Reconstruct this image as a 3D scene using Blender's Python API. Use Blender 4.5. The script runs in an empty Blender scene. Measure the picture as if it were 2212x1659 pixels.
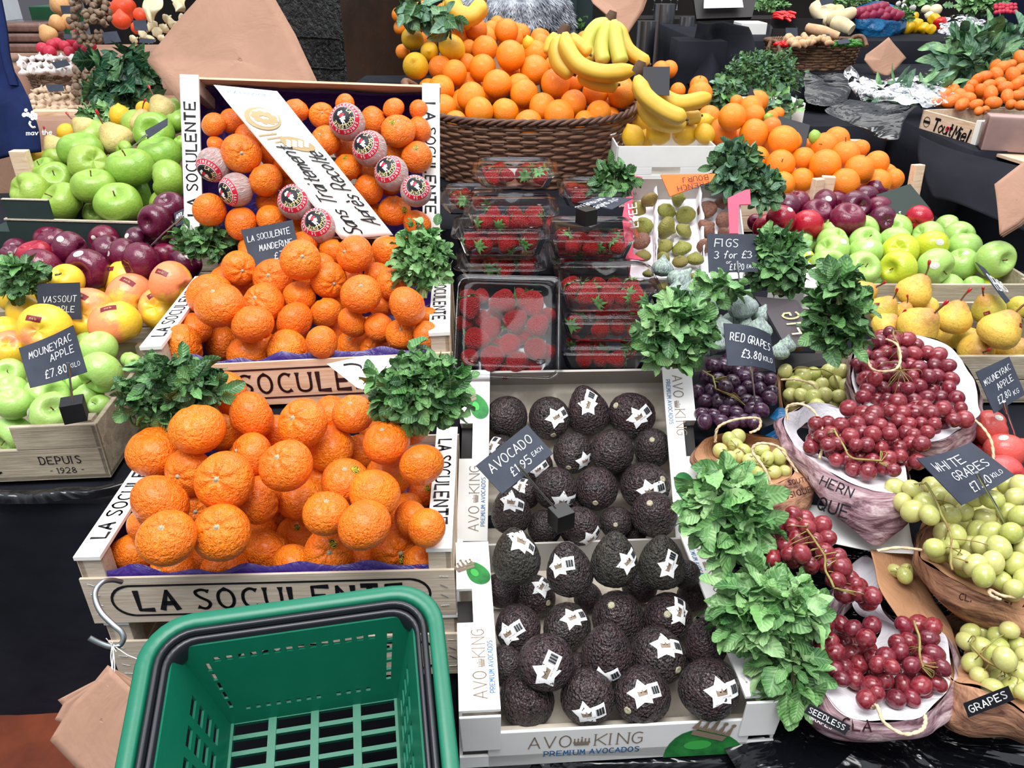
import bpy, math, random
from mathutils import Vector as V, Matrix, Quaternion
from mathutils import noise as NZ
PI=math.pi
rnd=random.Random(7)
SC=bpy.context.scene
COL=SC.collection
# ---------------------------------------------------------------- camera
F=1661.0; CX=1106.0; CY=829.5; PITCH=math.radians(29); CAMH=1.55
RIGHT=V((1,0,0)); FWD=V((0,math.cos(PITCH),-math.sin(PITCH))); DOWN=V((0,-math.sin(PITCH),-math.cos(PITCH)))
CAM=V((0,0,CAMH))
def P(px,py,z): return CAM+z*(FWD+RIGHT*((px-CX)/F)+DOWN*((py-CY)/F))
cd=bpy.data.cameras.new('camera'); cam=bpy.data.objects.new('camera',cd); COL.objects.link(cam)
cam.location=CAM; cam.rotation_euler=(PI/2-PITCH,0,0); cd.sensor_width=36; cd.lens=F*36/2212; cd.clip_start=.02; cd.clip_end=60
SC.camera=cam
# ---------------------------------------------------------------- materials
def lin(c):
    c=c/255.0
    return c/12.92 if c<=.04045 else ((c+.055)/1.055)**2.4
def C(h):
    h=h.lstrip('#'); return (lin(int(h[0:2],16)),lin(int(h[2:4],16)),lin(int(h[4:6],16)),1)
class Mat:
    def __init__(s,name,rough=.5,spec=.5,metal=0,**kw):
        s.m=bpy.data.materials.new(name); s.m.use_nodes=True; s.nt=s.m.node_tree; s.n=s.nt.nodes
        s.b=s.n['Principled BSDF']; s.b.inputs['Roughness'].default_value=rough; s.b.inputs['Specular IOR Level'].default_value=spec
        s.b.inputs['Metallic'].default_value=metal; s.tc=None
        for k,v in kw.items(): s.b.inputs[k.replace('_',' ')].default_value=v
    def link(s,a,b): s.nt.links.new(a,b)
    def co(s,scale=None):
        if not s.tc: s.tc=s.n.new('ShaderNodeTexCoord')
        o=s.tc.outputs['Object']
        if scale:
            m=s.n.new('ShaderNodeMapping'); m.inputs['Scale'].default_value=scale; s.link(o,m.inputs['Vector']); o=m.outputs['Vector']
        return o
    def noise(s,scale,detail=3,rough=.55,vs=None,dist=0):
        t=s.n.new('ShaderNodeTexNoise'); t.inputs['Scale'].default_value=scale; t.inputs['Detail'].default_value=detail
        t.inputs['Roughness'].default_value=rough; t.inputs['Distortion'].default_value=dist; s.link(s.co(vs),t.inputs['Vector']); return t.outputs['Fac']
    def vor(s,scale,vs=None,feature='F1'):
        t=s.n.new('ShaderNodeTexVoronoi'); t.feature=feature; t.inputs['Scale'].default_value=scale; s.link(s.co(vs),t.inputs['Vector']); return t.outputs['Distance']
    def ramp(s,fac,stops):
        r=s.n.new('ShaderNodeValToRGB'); e=r.color_ramp.elements
        while len(e)<len(stops): e.new(.5)
        for i,(p,c) in enumerate(stops):
            e[i].position=p; e[i].color=C(c) if isinstance(c,str) else c
        s.link(fac,r.inputs['Fac']); return r.outputs['Color']
    def mix(s,fac,a,b,mode='MIX'):
        m=s.n.new('ShaderNodeMix'); m.data_type='RGBA'; m.blend_type=mode
        for k,v in ((0,fac),(6,a),(7,b)):
            if isinstance(v,str): v=C(v)
            if hasattr(v,'is_output'): s.link(v,m.inputs[k])
            else: m.inputs[k].default_value=v
        return m.outputs[2]
    def math(s,op,a,b=0):
        m=s.n.new('ShaderNodeMath'); m.operation=op
        for k,v in ((0,a),(1,b)):
            if hasattr(v,'is_output'): s.link(v,m.inputs[k])
            else: m.inputs[k].default_value=v
        return m.outputs[0]
    def rand(s):
        return s.n.new('ShaderNodeObjectInfo').outputs['Random']
    def color(s,c):
        if isinstance(c,str): s.b.inputs['Base Color'].default_value=C(c)
        elif hasattr(c,'is_output'): s.link(c,s.b.inputs['Base Color'])
        else: s.b.inputs['Base Color'].default_value=c
        return s
    def bump(s,h,strength=.3,dist=.02):
        b=s.n.new('ShaderNodeBump'); b.inputs['Strength'].default_value=strength; b.inputs['Distance'].default_value=dist
        s.link(h,b.inputs['Height'])
        cur=s.b.inputs['Normal']
        if cur.is_linked: s.link(cur.links[0].from_socket,b.inputs['Normal'])
        s.link(b.outputs['Normal'],cur); return s
def plain(name,c,rough=.5,spec=.4,metal=0,bump=None,**kw):
    m=Mat(name,rough,spec,metal,**kw).color(c)
    if bump: m.bump(m.noise(bump[0],3),bump[1],bump[2])
    return m.m
def vary(name,c1,c2,scale,rough=.6,spec=.3,bump=None,vs=None,detail=4,mid=(.35,.65),**kw):
    m=Mat(name,rough,spec,**kw); m.color(m.ramp(m.noise(scale,detail,.6,vs),[(mid[0],c1),(mid[1],c2)]))
    if bump: m.bump(m.noise(bump[0],3,.6,vs),bump[1],bump[2])
    return m.m
MT={}
def mats():
    # mandarins / oranges (textures in unit-radius object space)
    def citrus(name,c1,c2,c3,pore,wr):
        m=Mat(name,.3,.55,Coat_Weight=.25,Coat_Roughness=.2); n=m.noise(1.3,2); base=m.ramp(n,[(.3,c1),(.7,c2)])
        base=m.mix(m.math('MULTIPLY',m.rand(),.55),base,c3); m.color(base)
        m.bump(m.noise(6.5,3,.55,None,.9),wr,.035); m.bump(m.vor(30),pore,.012); return m.m
    MT['mandarin']=citrus('mandarin_peel','#FF8C00','#FB7400','#F96800',.3,.5)
    MT['orange']=citrus('orange_peel','#FF9800','#FB8800','#FF7E00',.4,.12)
    MT['clement']=citrus('small_citrus_peel','#FA8410','#F26A08','#F47C08',.3,.3)
    MT['lemon']=citrus('lemon_peel','#F2C414','#E3AC0C','#D9A417',.35,.15)
    MT['lemon2']=citrus('bright_lemon_peel','#FFD028','#FBB80A','#FFB400',.35,.15)
    MT['lime']=citrus('lime_peel','#9CC04A','#7FAE38','#8DB845',.3,.15)
    m=Mat('tissue_wrap',.55,.35); m.color(m.ramp(m.noise(3,4),[(.38,'#FFC6BE'),(.6,'#FFE9E6')]))
    m.bump(m.noise(4,5,.7,(1,1,.25),1.5),.8,.1); MT['tissue']=m.m
    def apple(name,a,b,c,rough=.28,streak=False,cop=None,spots=True):
        m=Mat(name,rough,.5,Coat_Weight=.15,Coat_Roughness=.15)
        if streak: n=m.noise(2.2,5,.6,(3.5,3.5,.6))
        else: n=m.noise(1.4,3)
        col=m.ramp(n,[(.3,a),(.66,b)])
        col=m.mix(m.math('MULTIPLY',m.rand(),.7),col,c)
        if spots:
            v=m.vor(11); sp=m.math('LESS_THAN',v,.1); col=m.mix(m.math('MULTIPLY',sp,.45),col,'#E8E6B8' if not cop else cop)
        m.color(col); m.bump(m.noise(7,2),.08,.05); return m.m
    MT['apple_green']=apple('green_apple_skin','#A9CE62','#8FBE45','#B7CC4C')
    MT['apple_right']=apple('pale_green_apple_skin','#A8CC74','#90BE54','#AACA6E')
    MT['apple_ygreen']=apple('yellow_green_apple_skin','#C8CC2E','#A8BC30','#C4C832')
    MT['apple_cook']=apple('cooking_apple_skin','#8EB846','#6FA234','#9DB048',.35)
    MT['apple_purple']=apple('purple_apple_skin','#5A1230','#7A1436','#3E1030',.22,True,'#B06070')
    MT['apple_red']=apple('red_apple_skin','#A5102C','#8C1232','#B81A2C',.22,True,'#D08080')
    MT['apple_pink']=apple('pink_red_apple_skin','#C83444','#B01E36','#E06A58',.3,True,'#F0B0A0')
    m=Mat('yellow_apple_skin',.34,.5,Coat_Weight=.1)
    t=m.n.new('ShaderNodeSeparateXYZ'); m.link(m.co(),t.inputs[0])
    f=m.math('ADD',m.math('MULTIPLY',t.outputs[0],.55),m.math('MULTIPLY',m.noise(1.6,3),1.1))
    f=m.math('ADD',f,m.math('MULTIPLY',m.rand(),.35))
    m.color(m.ramp(f,[(.62,'#F4C93A'),(.76,'#F6B84A'),(1.0,'#F58E5E')])); m.bump(m.noise(6,2),.06,.05); MT['apple_yellow']=m.m
    m=Mat('plain_yellow_apple_skin',.34,.5); m.color(m.ramp(m.noise(1.4,2),[(.3,'#F3CF45'),(.7,'#EDBE30')])); MT['apple_plain']=m.m
    def pear(name,a,b,r):
        m=Mat(name,.42,.4); t=m.n.new('ShaderNodeSeparateXYZ'); m.link(m.co(),t.inputs[0])
        col=m.ramp(m.noise(1.6,4),[(.3,a),(.7,b)])
        fac=m.math('ADD',m.math('MULTIPLY',t.outputs[2],.55),m.math('MULTIPLY',m.noise(3,4),.5))
        col=m.mix(m.ramp(fac,[(.45,(0,0,0,1)),(.85,(1,1,1,1))]),col,r)
        v=m.noise(9,6,.75,None,1.4); col=m.mix(m.math('MULTIPLY',m.math('GREATER_THAN',v,.56),.45),col,'#9A6C2C')
        m.color(col); m.bump(m.noise(8,3),.12,.04); return m.m
    MT['pear']=pear('golden_pear_skin','#E8C458','#D8AE46','#B07C4A')
    MT['pear_green']=pear('green_pear_skin','#C9B84A','#B5AE45','#C58B4A')
    MT['pear_pale']=pear('pale_russet_pear_skin','#CFC27E','#C8B070','#B89A60')
    m=Mat('avocado_skin',.27,.7); n=m.noise(2,3)
    col=m.ramp(n,[(.35,'#3A2E34'),(.7,'#553A3E')]); col=m.mix(m.math('MULTIPLY',m.rand(),.5),col,'#45403A'); m.color(col)
    m.bump(m.vor(10),.75,.07); m.bump(m.noise(9,4),.6,.07); MT['avocado']=m.m
    m=Mat('avocado_skin_rough',.4,.5); m.color(m.ramp(m.noise(2,3),[(.35,'#38322E'),(.7,'#4E4A40')])); m.bump(m.vor(9),.7,.07); m.bump(m.noise(9,4),.6,.07); MT['avocado2']=m.m
    def grape(name,a,b,ss,bloom):
        m=Mat(name,.16,.6,Subsurface_Weight=.25,Subsurface_Scale=.006); m.b.inputs['Subsurface Radius'].default_value=ss
        col=m.mix(m.rand(),a,b); n=m.ramp(m.noise(2.5,3),[(.38,(0,0,0,1)),(.72,(1,1,1,1))]); col=m.mix(m.math('MULTIPLY',n,.42),col,bloom); m.color(col); 
        m.link(m.math('ADD',m.math('MULTIPLY',n,.22),.12),m.b.inputs['Roughness']); return m.m
    MT['grape_red']=grape('red_grape_skin','#6A101C','#8A242C',(1,.3,.2),'#A4646E')
    MT['grape_dark']=grape('black_grape_skin','#2A1220','#3E1830',(1,.3,.3),'#6A5876')
    MT['grape_dkred']=grape('dark_red_grape_skin','#5A1420','#7A1C2A',(1,.3,.3),'#8C5060')
    MT['grape_white']=grape('white_grape_skin','#AEB456','#C6C078',(.8,1,.3),'#CCD09A')
    m=Mat('strawberry_skin',.33,.5,Subsurface_Weight=.08,Subsurface_Scale=.01); v=m.vor(9.5,(1,1,.8)); sd=m.math('LESS_THAN',v,.15)
    m.color(m.mix(sd,m.mix(m.rand(),'#D81C22','#B81420'),'#F0B060')); m.bump(v,.9,.06); MT['straw']=m.m
    m=Mat('fig_skin_green',.5,.35); m.color(m.mix(m.rand(),m.ramp(m.noise(2,4,.6,(4,4,.7)),[(.35,'#8E8E3E'),(.7,'#6E7430')]),'#7C6A38')); m.bump(m.noise(3,3,.5,(4,4,.6)),.3,.06); MT['fig_green']=m.m
    m=Mat('fig_skin_purple',.5,.35); m.color(m.ramp(m.noise(2,4,.6,(3,3,.7)),[(.35,'#6A3A3E'),(.7,'#8C6A48')])); m.bump(m.noise(3,3,.5,(4,4,.6)),.3,.06); MT['fig_purple']=m.m
    m=Mat('fig_skin_bloom',.6,.3); m.color(m.mix(m.math('MULTIPLY',m.rand(),.6),m.ramp(m.noise(1.3,4,.65,(4.5,4.5,.5)),[(.36,'#6A5F7C'),(.48,'#8FA098'),(.64,'#B4CCB4')]),'#9AA6A4')); m.bump(m.noise(3,3,.5,(4,4,.6)),.35,.06); MT['fig_bloom']=m.m
    m=Mat('banana_skin',.45,.4); m.color(m.ramp(m.noise(9,4,.6,(1,1,1)),[(.3,'#E6BE50'),(.68,'#D8AA38')])); m.bump(m.noise(30,2),.05,.003); MT['banana']=m.m
    MT['banana_green']=vary('greenish_banana_skin','#CFC864','#B6BC50',8,.45)
    MT['banana_tip']=plain('banana_stalk_brown','#5C4638',.8,bump=(60,.6,.004))
    # leaves
    def leaf(name,a,b,c,scale=60):
        m=Mat(name,.42,.4); at=m.n.new('ShaderNodeAttribute'); at.attribute_name='leaf'; sp=m.n.new('ShaderNodeSeparateXYZ'); m.link(at.outputs['Vector'],sp.inputs[0])
        ab=m.math('ABSOLUTE',sp.outputs[0]); side=m.math('FRACT',m.math('SUBTRACT',m.math('MULTIPLY',sp.outputs[1],7.0),m.math('MULTIPLY',ab,1.6)))
        vein=m.math('MAXIMUM',m.math('LESS_THAN',side,.14),m.math('LESS_THAN',ab,.09))
        tri=m.math('ABSOLUTE',m.math('SUBTRACT',side,.5)); col=m.mix(sp.outputs[2],a,b); col=m.mix(m.ramp(m.noise(30,2),[(.4,(0,0,0,1)),(.7,(1,1,1,1))]),col,c)
        col=m.mix(m.math('MULTIPLY',vein,.3),col,'#A8C89A'); m.color(col); m.bump(tri,.5,.0022); m.bump(m.noise(scale*3,3),.3,.002); return m.m
    MT['mint']=leaf('mint_leaf','#528A42','#2C5A2C','#74A060')
    MT['mint_light']=leaf('light_mint_leaf','#7CAE64','#467E42','#A2C68A')
    MT['mint_dark']=leaf('dark_mint_leaf','#3A6636','#1E4222','#587E50')
    MT['oregano']=leaf('grey_green_herb_leaf','#4D7A5A','#2C5138','#7CA08A')
    MT['chard']=leaf('chard_leaf','#1F4A30','#10301F','#356A50')
    MT['bay']=leaf('bay_leaf','#5C8A55','#38663C','#86AE7C')
    MT['dill']=leaf('dill_frond','#3E7034','#22481E','#5A8A44')
    MT['stem_green']=vary('herb_stem','#7C9A5A','#6A5A48',40,.6)
    MT['calyx']=vary('strawberry_calyx','#4E8040','#6E9A5A',60,.6)
    MT['grape_stem']=vary('grape_stalk','#9A9A58','#8A6A40',60,.7)
    MT['woody']=vary('dry_fruit_stem','#8A8064','#B8B49A',30,.8)
    MT['brown_stem']=plain('brown_fruit_stem','#6A4028',.6)
    MT['wax']=plain('red_wax','#B01828',.3,.6)
    # wood, card, paper
    m=Mat('pale_wood',.65,.25); n=m.noise(3,5,.6,(2,26,26),1.5); m.color(m.ramp(n,[(.35,'#E9D3BA'),(.6,'#D9B898'),(.72,'#C79C7A')])); m.bump(m.noise(4,5,.6,(2,60,60)),.25,.002); MT['wood']=m.m
    m=Mat('pale_grey_wood',.7,.2); m.color(m.ramp(m.noise(3,5,.6,(2,40,26),2),[(.35,'#D2C5B4'),(.68,'#B9A893')])); m.bump(m.noise(4,5,.6,(2,60,60)),.25,.002); MT['wood2']=m.m
    m=Mat('weathered_wood',.85,.15); n=m.noise(2.5,6,.7,(2,14,14),1); m.color(m.mix(m.ramp(m.noise(7,4),[(.5,(0,0,0,1)),(.8,(1,1,1,1))]),m.ramp(n,[(.3,'#8F8474'),(.55,'#B3A892'),(.75,'#C8BEAB')]),'#7A6A58')); m.bump(m.noise(4,6,.7,(3,50,50)),.5,.003); MT['oldwood']=m.m
    MT['whitepaint']=plain('white_painted_rim','#F4F3EE',.5,bump=(80,.08,.001))
    MT['ink']=plain('black_print','#15171D',.5,.3)
    MT['inkbrown']=plain('brown_print','#3A2024',.6,.2)
    MT['inkblue']=plain('blue_print','#2A6FA8',.5,.3)
    MT['inktaupe']=plain('taupe_print','#8A7866',.5,.3)
    MT['whiteprint']=plain('white_print','#F2F2F2',.5,.3)
    MT['redprint']=plain('red_print','#C8203A',.5,.3)
    MT['yellowprint']=plain('yellow_print','#F0D820',.5,.3)
    MT['creamprint']=plain('cream_print','#EFE0A0',.5,.3)
    MT['goldprint']=plain('gold_print','#B8A070',.45,.4)
    MT['card_white']=vary('white_cardboard','#F0EFEC','#E2E1DF',5,.6,.3)
    MT['card_grey']=vary('grey_cardboard','#B3ADA6','#A39D97',6,.8,.2)
    MT['card_edge']=plain('corrugated_cardboard_edge','#C4B7A4',.9,bump=(300,.8,.002))
    MT['pulp']=vary('moulded_pulp_tray','#CFC5B6','#B9AEA0',12,.85,.2,bump=(90,.3,.002))
    MT['card_green']=vary('dark_green_cardboard','#2C3B3A','#22302F',6,.6,.3)
    MT['card_black']=plain('black_card_box','#232020',.55,.3)
    MT['card_pink']=plain('pink_red_cardboard','#E0506A',.6,.3)
    MT['card_purplegrey']=plain('dark_printed_cardboard','#4A4448',.6,.3)
    m=Mat('kraft_paper',.75,.2); m.color(m.ramp(m.noise(6,4,.6,(1,1,1)),[(.3,'#AC8672'),(.7,'#9C7864')])); m.bump(m.noise(9,4,.6,None,1),.5,.01); MT['kraft']=m.m
    m=Mat('tan_bag_paper',.75,.2); m.color(m.ramp(m.noise(6,4),[(.3,'#BC8E6C'),(.7,'#A87A58')])); m.bump(m.noise(14,4,.6,None,1.5),.6,.01); MT['tanpaper']=m.m
    m=Mat('white_bag_paper',.7,.25); m.color(m.ramp(m.noise(5,3),[(.3,'#F0EEF2'),(.7,'#E0DCE2')])); m.bump(m.noise(14,4,.6,None,1.5),.6,.01); MT['whitepaper']=m.m
    m=Mat('printed_bag_paper',.7,.25); col=m.ramp(m.noise(14,5,.7,(1,1,5),1),[(.38,'#5E4048'),(.5,'#A08088'),(.62,'#C8B4B4')]); m.color(col); m.bump(m.noise(14,4,.6,None,1.5),.6,.01); MT['printpaper']=m.m
    m=Mat('printed_tan_bag_paper',.7,.25); col=m.ramp(m.noise(14,5,.7,(1,1,5),1),[(.36,'#5A3A30'),(.5,'#9A7058'),(.62,'#C09070')]); m.color(col); m.bump(m.noise(14,4,.6,None,1.5),.6,.01); MT['printtan']=m.m
    m=Mat('purple_tissue_paper',.35,.5); m.color(m.ramp(m.noise(8,3),[(.3,'#2E1A66'),(.7,'#3E2478')])); m.bump(m.noise(18,4,.6,None,1.5),.7,.01); MT['purple']=m.m
    MT['slate']=vary('chalkboard_card','#333845','#2A2F3B',25,.65,.3)
    MT['slate_black']=plain('black_card','#25252B',.6,.3)
    MT['slate_green']=plain('dark_green_card','#2A3430',.7,.3)
    MT['chalk']=plain('chalk_writing','#E4E6EA',.8,.2)
    MT['steel']=plain('steel','#C0C4C8',.25,.5,1.0)
    MT['galv']=plain('galvanised_steel','#A4ACB0',.35,.5,.9)
    MT['blackplastic']=plain('black_plastic','#141518',.35,.5)
    # cloths
    m=Mat('black_cloth',.85,.15); m.color(m.ramp(m.noise(4,3),[(.3,'#15161C'),(.7,'#20212A')])); m.bump(m.noise(300,2),.2,.001); m.bump(m.noise(6,3),.5,.02); MT['cloth']=m.m
    m=Mat('black_film',.12,.6); m.color('#0C0D12'); m.bump(m.noise(7,3,.5,(1,2,1),1.5),.6,.03); MT['film']=m.m
    m=Mat('clear_film',.08,.5); m.color('#FFFFFF'); MT['_']=m.m
    def clear(name,tint,fac,rough,bumps):
        m=bpy.data.materials.new(name); m.use_nodes=True; nt=m.node_tree; n=nt.nodes; n.remove(n['Principled BSDF'])
        tr=n.new('ShaderNodeBsdfTransparent'); tr.inputs['Color'].default_value=C(tint)
        gl=n.new('ShaderNodeBsdfGlossy'); gl.inputs['Roughness'].default_value=rough; gl.inputs['Color'].default_value=(.6,.6,.62,1) if fac<.02 else (1,1,1,1)
        lw=n.new('ShaderNodeFresnel'); lw.inputs['IOR'].default_value=1.24
        ad=n.new('ShaderNodeMath'); ad.operation='ADD'; ad.inputs[1].default_value=fac; nt.links.new(lw.outputs[0],ad.inputs[0])
        mx=n.new('ShaderNodeMixShader'); nt.links.new(ad.outputs[0],mx.inputs[0]); nt.links.new(tr.outputs[0],mx.inputs[1]); nt.links.new(gl.outputs[0],mx.inputs[2])
        nt.links.new(mx.outputs[0],n['Material Output'].inputs['Surface'])
        tc=n.new('ShaderNodeTexCoord'); no=n.new('ShaderNodeTexNoise'); no.inputs['Scale'].default_value=bumps[0]; nt.links.new(tc.outputs['Object'],no.inputs['Vector'])
        b=n.new('ShaderNodeBump'); b.inputs['Strength'].default_value=bumps[1]; b.inputs['Distance'].default_value=bumps[2]; nt.links.new(no.outputs['Fac'],b.inputs['Height'])
        nt.links.new(b.outputs['Normal'],gl.inputs['Normal']); nt.links.new(b.outputs['Normal'],lw.inputs['Normal'])
        return m
    MT['punnet']=clear('clear_plastic','#FDFDFE',.006,.10,(14,.25,.006))
    MT['punnet_tray']=clear('clear_tray_plastic','#FDFDFE',.035,.14,(14,.3,.006)); MT['cello']=clear('cellophane','#F8FAFC',.1,.1,(14,1.0,.04))
    MT['glass']=clear('clear_glass','#E8EEF0',.08,.02,(3,.05,.002))
    # wicker
    m=Mat('brown_wicker',.5,.4); m.color(m.mix(m.rand(),m.ramp(m.noise(14,4),[(.3,'#6A4838'),(.7,'#4A3026')]),'#7A5844')); m.bump(m.noise(120,3),.3,.002); MT['wicker']=m.m
    MT['wicker_light']=vary('light_wicker','#7E5E46','#563C2C',40,.6,.3)
    MT['wicker_grey']=vary('grey_brown_wicker','#7E6C58','#5A4A3C',40,.6,.3)
    # basket
    m=Mat('green_plastic',.35,.45); m.color(m.mix(m.math('MULTIPLY',m.noise(40,5,.8),.25),'#066248','#2A8A70')); m.bump(m.noise(120,3),.12,.001); MT['green']=m.m
    MT['handle_black']=plain('dark_plastic_handle','#16181F',.32,.5)
    MT['rope']=vary('paper_cord','#D9C3A4','#C2A784',160,.8,.2,bump=(160,.5,.002))
    MT['string']=plain('white_string','#E8E8E4',.8)
    # ground & background
    MT['iron']=None
    m=Mat('rough_black_iron',.4,.5); m.color(m.ramp(m.noise(5,4),[(.35,'#17191A'),(.7,'#26292A')])); m.bump(m.noise(42,4,.6,None,.5),1.0,.03); MT['iron']=m.m
    m=Mat('painted_brown_iron',.45,.4); t=m.noise(3,4); m.color(m.ramp(t,[(.35,'#241A14'),(.6,'#3A261A'),(.8,'#2C2A28')])); m.bump(m.noise(20,3),.2,.01); MT['iron2']=m.m
    MT['greenpost']=vary('dark_green_paint','#1C2B2B','#243636',5,.45,.4)
    MT['floor']=vary('dark_stone_floor','#3A3836','#2A2826',3,.7,.3,bump=(12,.3,.01))
    MT['darkwall']=vary('dark_market_wall','#1C1A1A','#2A2422',1.5,.8,.2)
    MT['greenwall']=vary('green_painted_box','#1F5A3A','#17432C',3,.5,.3)
    MT['navy']=vary('navy_canvas','#14234E','#0E1A3C',14,.85,.15,bump=(500,.2,.001))
    MT['terracotta']=vary('red_brown_wood','#7A3A22','#5E2A1A',8,.7,.3)
    MT['bluebag']=vary('blue_plastic_bag','#1F6A9C','#124A78',20,.35,.5,bump=(30,.9,.01))
    MT['squash']=vary('butternut_skin','#E0B27A','#D09A60',10,.45,.4)
    MT['pumpkin']=vary('red_pumpkin_skin','#E24A2A','#EE5A30',6,.4,.4)
    MT['garlic']=vary('garlic_skin','#EEEAE6','#D8D0CC',14,.55,.3)
    MT['onion']=vary('white_onion_skin','#EFE6C8','#DCCB9A',14,.45,.3)
    MT['shroom']=vary('mushroom_cap','#D8C4AC','#B89878',16,.6,.3)
    MT['shallot']=vary('red_net_shallots','#B01C34','#D8405A',16,.45,.4)
    MT['brownonion']=vary('dried_brown_bulb','#6E5A4C','#96806A',16,.6,.3)
    MT['ginger']=vary('ginger_skin','#D9B490','#C2966E',30,.6,.3)
    MT['parsnip']=vary('cream_root','#E6D6B4','#D2BC90',16,.6,.3)
    MT['chilli_red']=plain('red_chilli','#D01A1C',.25,.5)
    MT['chilli_green']=plain('green_chilli','#3A7A2C',.25,.5)
    MT['pepper_y']=vary('yellow_pepper','#E8A50C','#C8B018',6,.25,.5)
    MT['pepper_r']=plain('red_pepper','#B81A1A',.25,.5)
    m=Mat('radicchio_stripes',.4,.4); m.color(m.ramp(m.noise(3,4,.6,(5,5,.6)),[(.46,'#F2EAEA'),(.54,'#8A2040')])); MT['radic']=m.m
    MT['screen']=plain('white_menu_sheet','#E4E4F0',.5)
    MT['furgrey']=None
    m=Mat('grey_fur',.8,.2); m.color(m.mix(m.rand(),m.ramp(m.noise(16,3),[(.4,'#5A5E68'),(.62,'#D0D4DC')]),'#8A8E98')); MT['furgrey']=m.m
    MT['skin']=plain('skin','#C89878',.5,.4,Subsurface_Weight=.1)
    MT['hair']=plain('dark_hair','#2A2018',.6)
    MT['trouser']=plain('black_trousers','#121214',.9,.1)
    MT['coat_navy']=plain('navy_coat','#151A2C',.9,.1)
    MT['pinkbox']=vary('pale_pink_brown_box','#BFA09A','#AE8E88',8,.6,.3)
    MT['wrap_brown']=vary('brown_packets','#9A7A6E','#7A5A50',18,.4,.4)
    MT['orange_card']=plain('fluorescent_orange_card','#FF6A1E',.6)
    MT['bluetray']=plain('blue_plastic','#2A5AA0',.5)
    MT['wallwhite']=vary('white_tiles','#DCE2E6','#C8D0D6',4,.4)
mats()
# ---------------------------------------------------------------- mesh helper
class M:
    def __init__(s): s.v=[]; s.f=[]; s.mi=[]; s.at=None
    def add(s,vs,fs,mi=0):
        o=len(s.v); s.v+= [V(p) for p in vs]
        for f in fs: s.f.append([o+i for i in f]); s.mi.append(mi)
        return s
    def quad(s,a,b,c,d,mi=0): return s.add([a,b,c,d],[(0,1,2,3)],mi)
    def poly(s,pts,mi=0): return s.add(pts,[tuple(range(len(pts)))],mi)
    def box(s,a,b,mi=0,mat=None):
        x0,y0,z0=a; x1,y1,z1=b
        vs=[V((x,y,z)) for z in (z0,z1) for y in (y0,y1) for x in (x0,x1)]
        if mat: vs=[mat@p for p in vs]
        return s.add(vs,[(0,2,3,1),(4,5,7,6),(0,1,5,4),(2,6,7,3),(0,4,6,2),(1,3,7,5)],mi)
    def grid(s,rows,mi=0,closed=False):
        n=len(rows[0]); vs=[p for r in rows for p in r]; fs=[]
        for j in range(len(rows)-1):
            for i in range(n if closed else n-1):
                k=(i+1)%n; fs.append((j*n+i,j*n+k,(j+1)*n+k,(j+1)*n+i))
        return s.add(vs,fs,mi)
    def tube(s,pts,r,n=6,mi=0,cap=True,flat=1.0):
        pts=[V(p) for p in pts]; rows=[]; up=None
        for i,p in enumerate(pts):
            t=(pts[min(i+1,len(pts)-1)]-pts[max(i-1,0)])
            if t.length<1e-9: t=V((0,0,1))
            t.normalize()
            if up is None: up=t.orthogonal().normalized()
            up=(up-t*up.dot(t)); 
            if up.length<1e-6: up=t.orthogonal()
            up.normalize(); sd=t.cross(up); rr=r[i] if isinstance(r,(list,tuple)) else r
            rows.append([p+(up*math.cos(2*PI*k/n)+sd*math.sin(2*PI*k/n)*flat)*rr for k in range(n)])
        s.grid(rows,mi,True)
        if cap:
            s.add(rows[0],[tuple(range(n-1,-1,-1))],mi); s.add(rows[-1],[tuple(range(n))],mi)
        return s
    def slab(s,pts,nrm,th,mi=0,mi2=None):
        pts=[V(p) for p in pts]; n=V(nrm).normalized()*th; m=len(pts); b=[p+n for p in pts]
        s.add(pts+b,[tuple(range(m))],mi); s.add(pts+b,[tuple(range(2*m-1,m-1,-1))]+[(i,m+i,m+(i+1)%m,(i+1)%m) for i in range(m)],mi if mi2 is None else mi2); return s
    def build(s,name,mat,parent=None,origin=None,smooth=True,kind=None):
        me=bpy.data.meshes.new(name); o0=V(origin) if origin is not None else V((0,0,0))
        me.from_pydata([tuple(p-o0) for p in s.v],[],s.f)
        if not isinstance(mat,(list,tuple)): mat=[mat]
        for m in mat: me.materials.append(MT[m] if isinstance(m,str) else m)
        me.polygons.foreach_set('material_index',s.mi)
        if smooth: me.polygons.foreach_set('use_smooth',[True]*len(s.f))
        if s.at:
            at=me.attributes.new('leaf','FLOAT_VECTOR','POINT'); at.data.foreach_set('vector',[c for q in s.at for c in q])
        me.update()
        o=bpy.data.objects.new(name,me); COL.objects.link(o)
        if parent is not None: o.parent=parent
        elif origin is not None: o.location=o0
        if kind: o['kind']=kind
        return o
def flat(o): return o
def tag(o,label,cat,group=None,kind=None):
    if label: o['label']=label
    if cat: o['category']=cat
    if group: o['group']=group
    if kind: o['kind']=kind
    return o
def thing(name,label,cat,loc=(0,0,0),rot=None,group=None):
    o=bpy.data.objects.new(name,None); COL.objects.link(o); o.empty_display_size=.02
    if rot is not None: o.matrix_world=Matrix.Translation(V(loc))@rot.to_4x4()
    else: o.location=loc
    return tag(o,label,cat,group)
def smoothpts(pts,n=8,closed=False):
    pts=[V(p) for p in pts]; out=[]; m=len(pts)
    for i in range(m if closed else m-1):
        g=(lambda k: pts[k%m]) if closed else (lambda k: pts[max(0,min(m-1,k))])
        a,b,c,d=g(i-1),g(i),g(i+1),g(i+2)
        for k in range(n):
            t=k/n; out.append(.5*((2*b)+(c-a)*t+(2*a-5*b+4*c-d)*t*t+(3*b-a-3*c+d)*t*t*t))
    if not closed: out.append(pts[-1])
    return out
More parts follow.
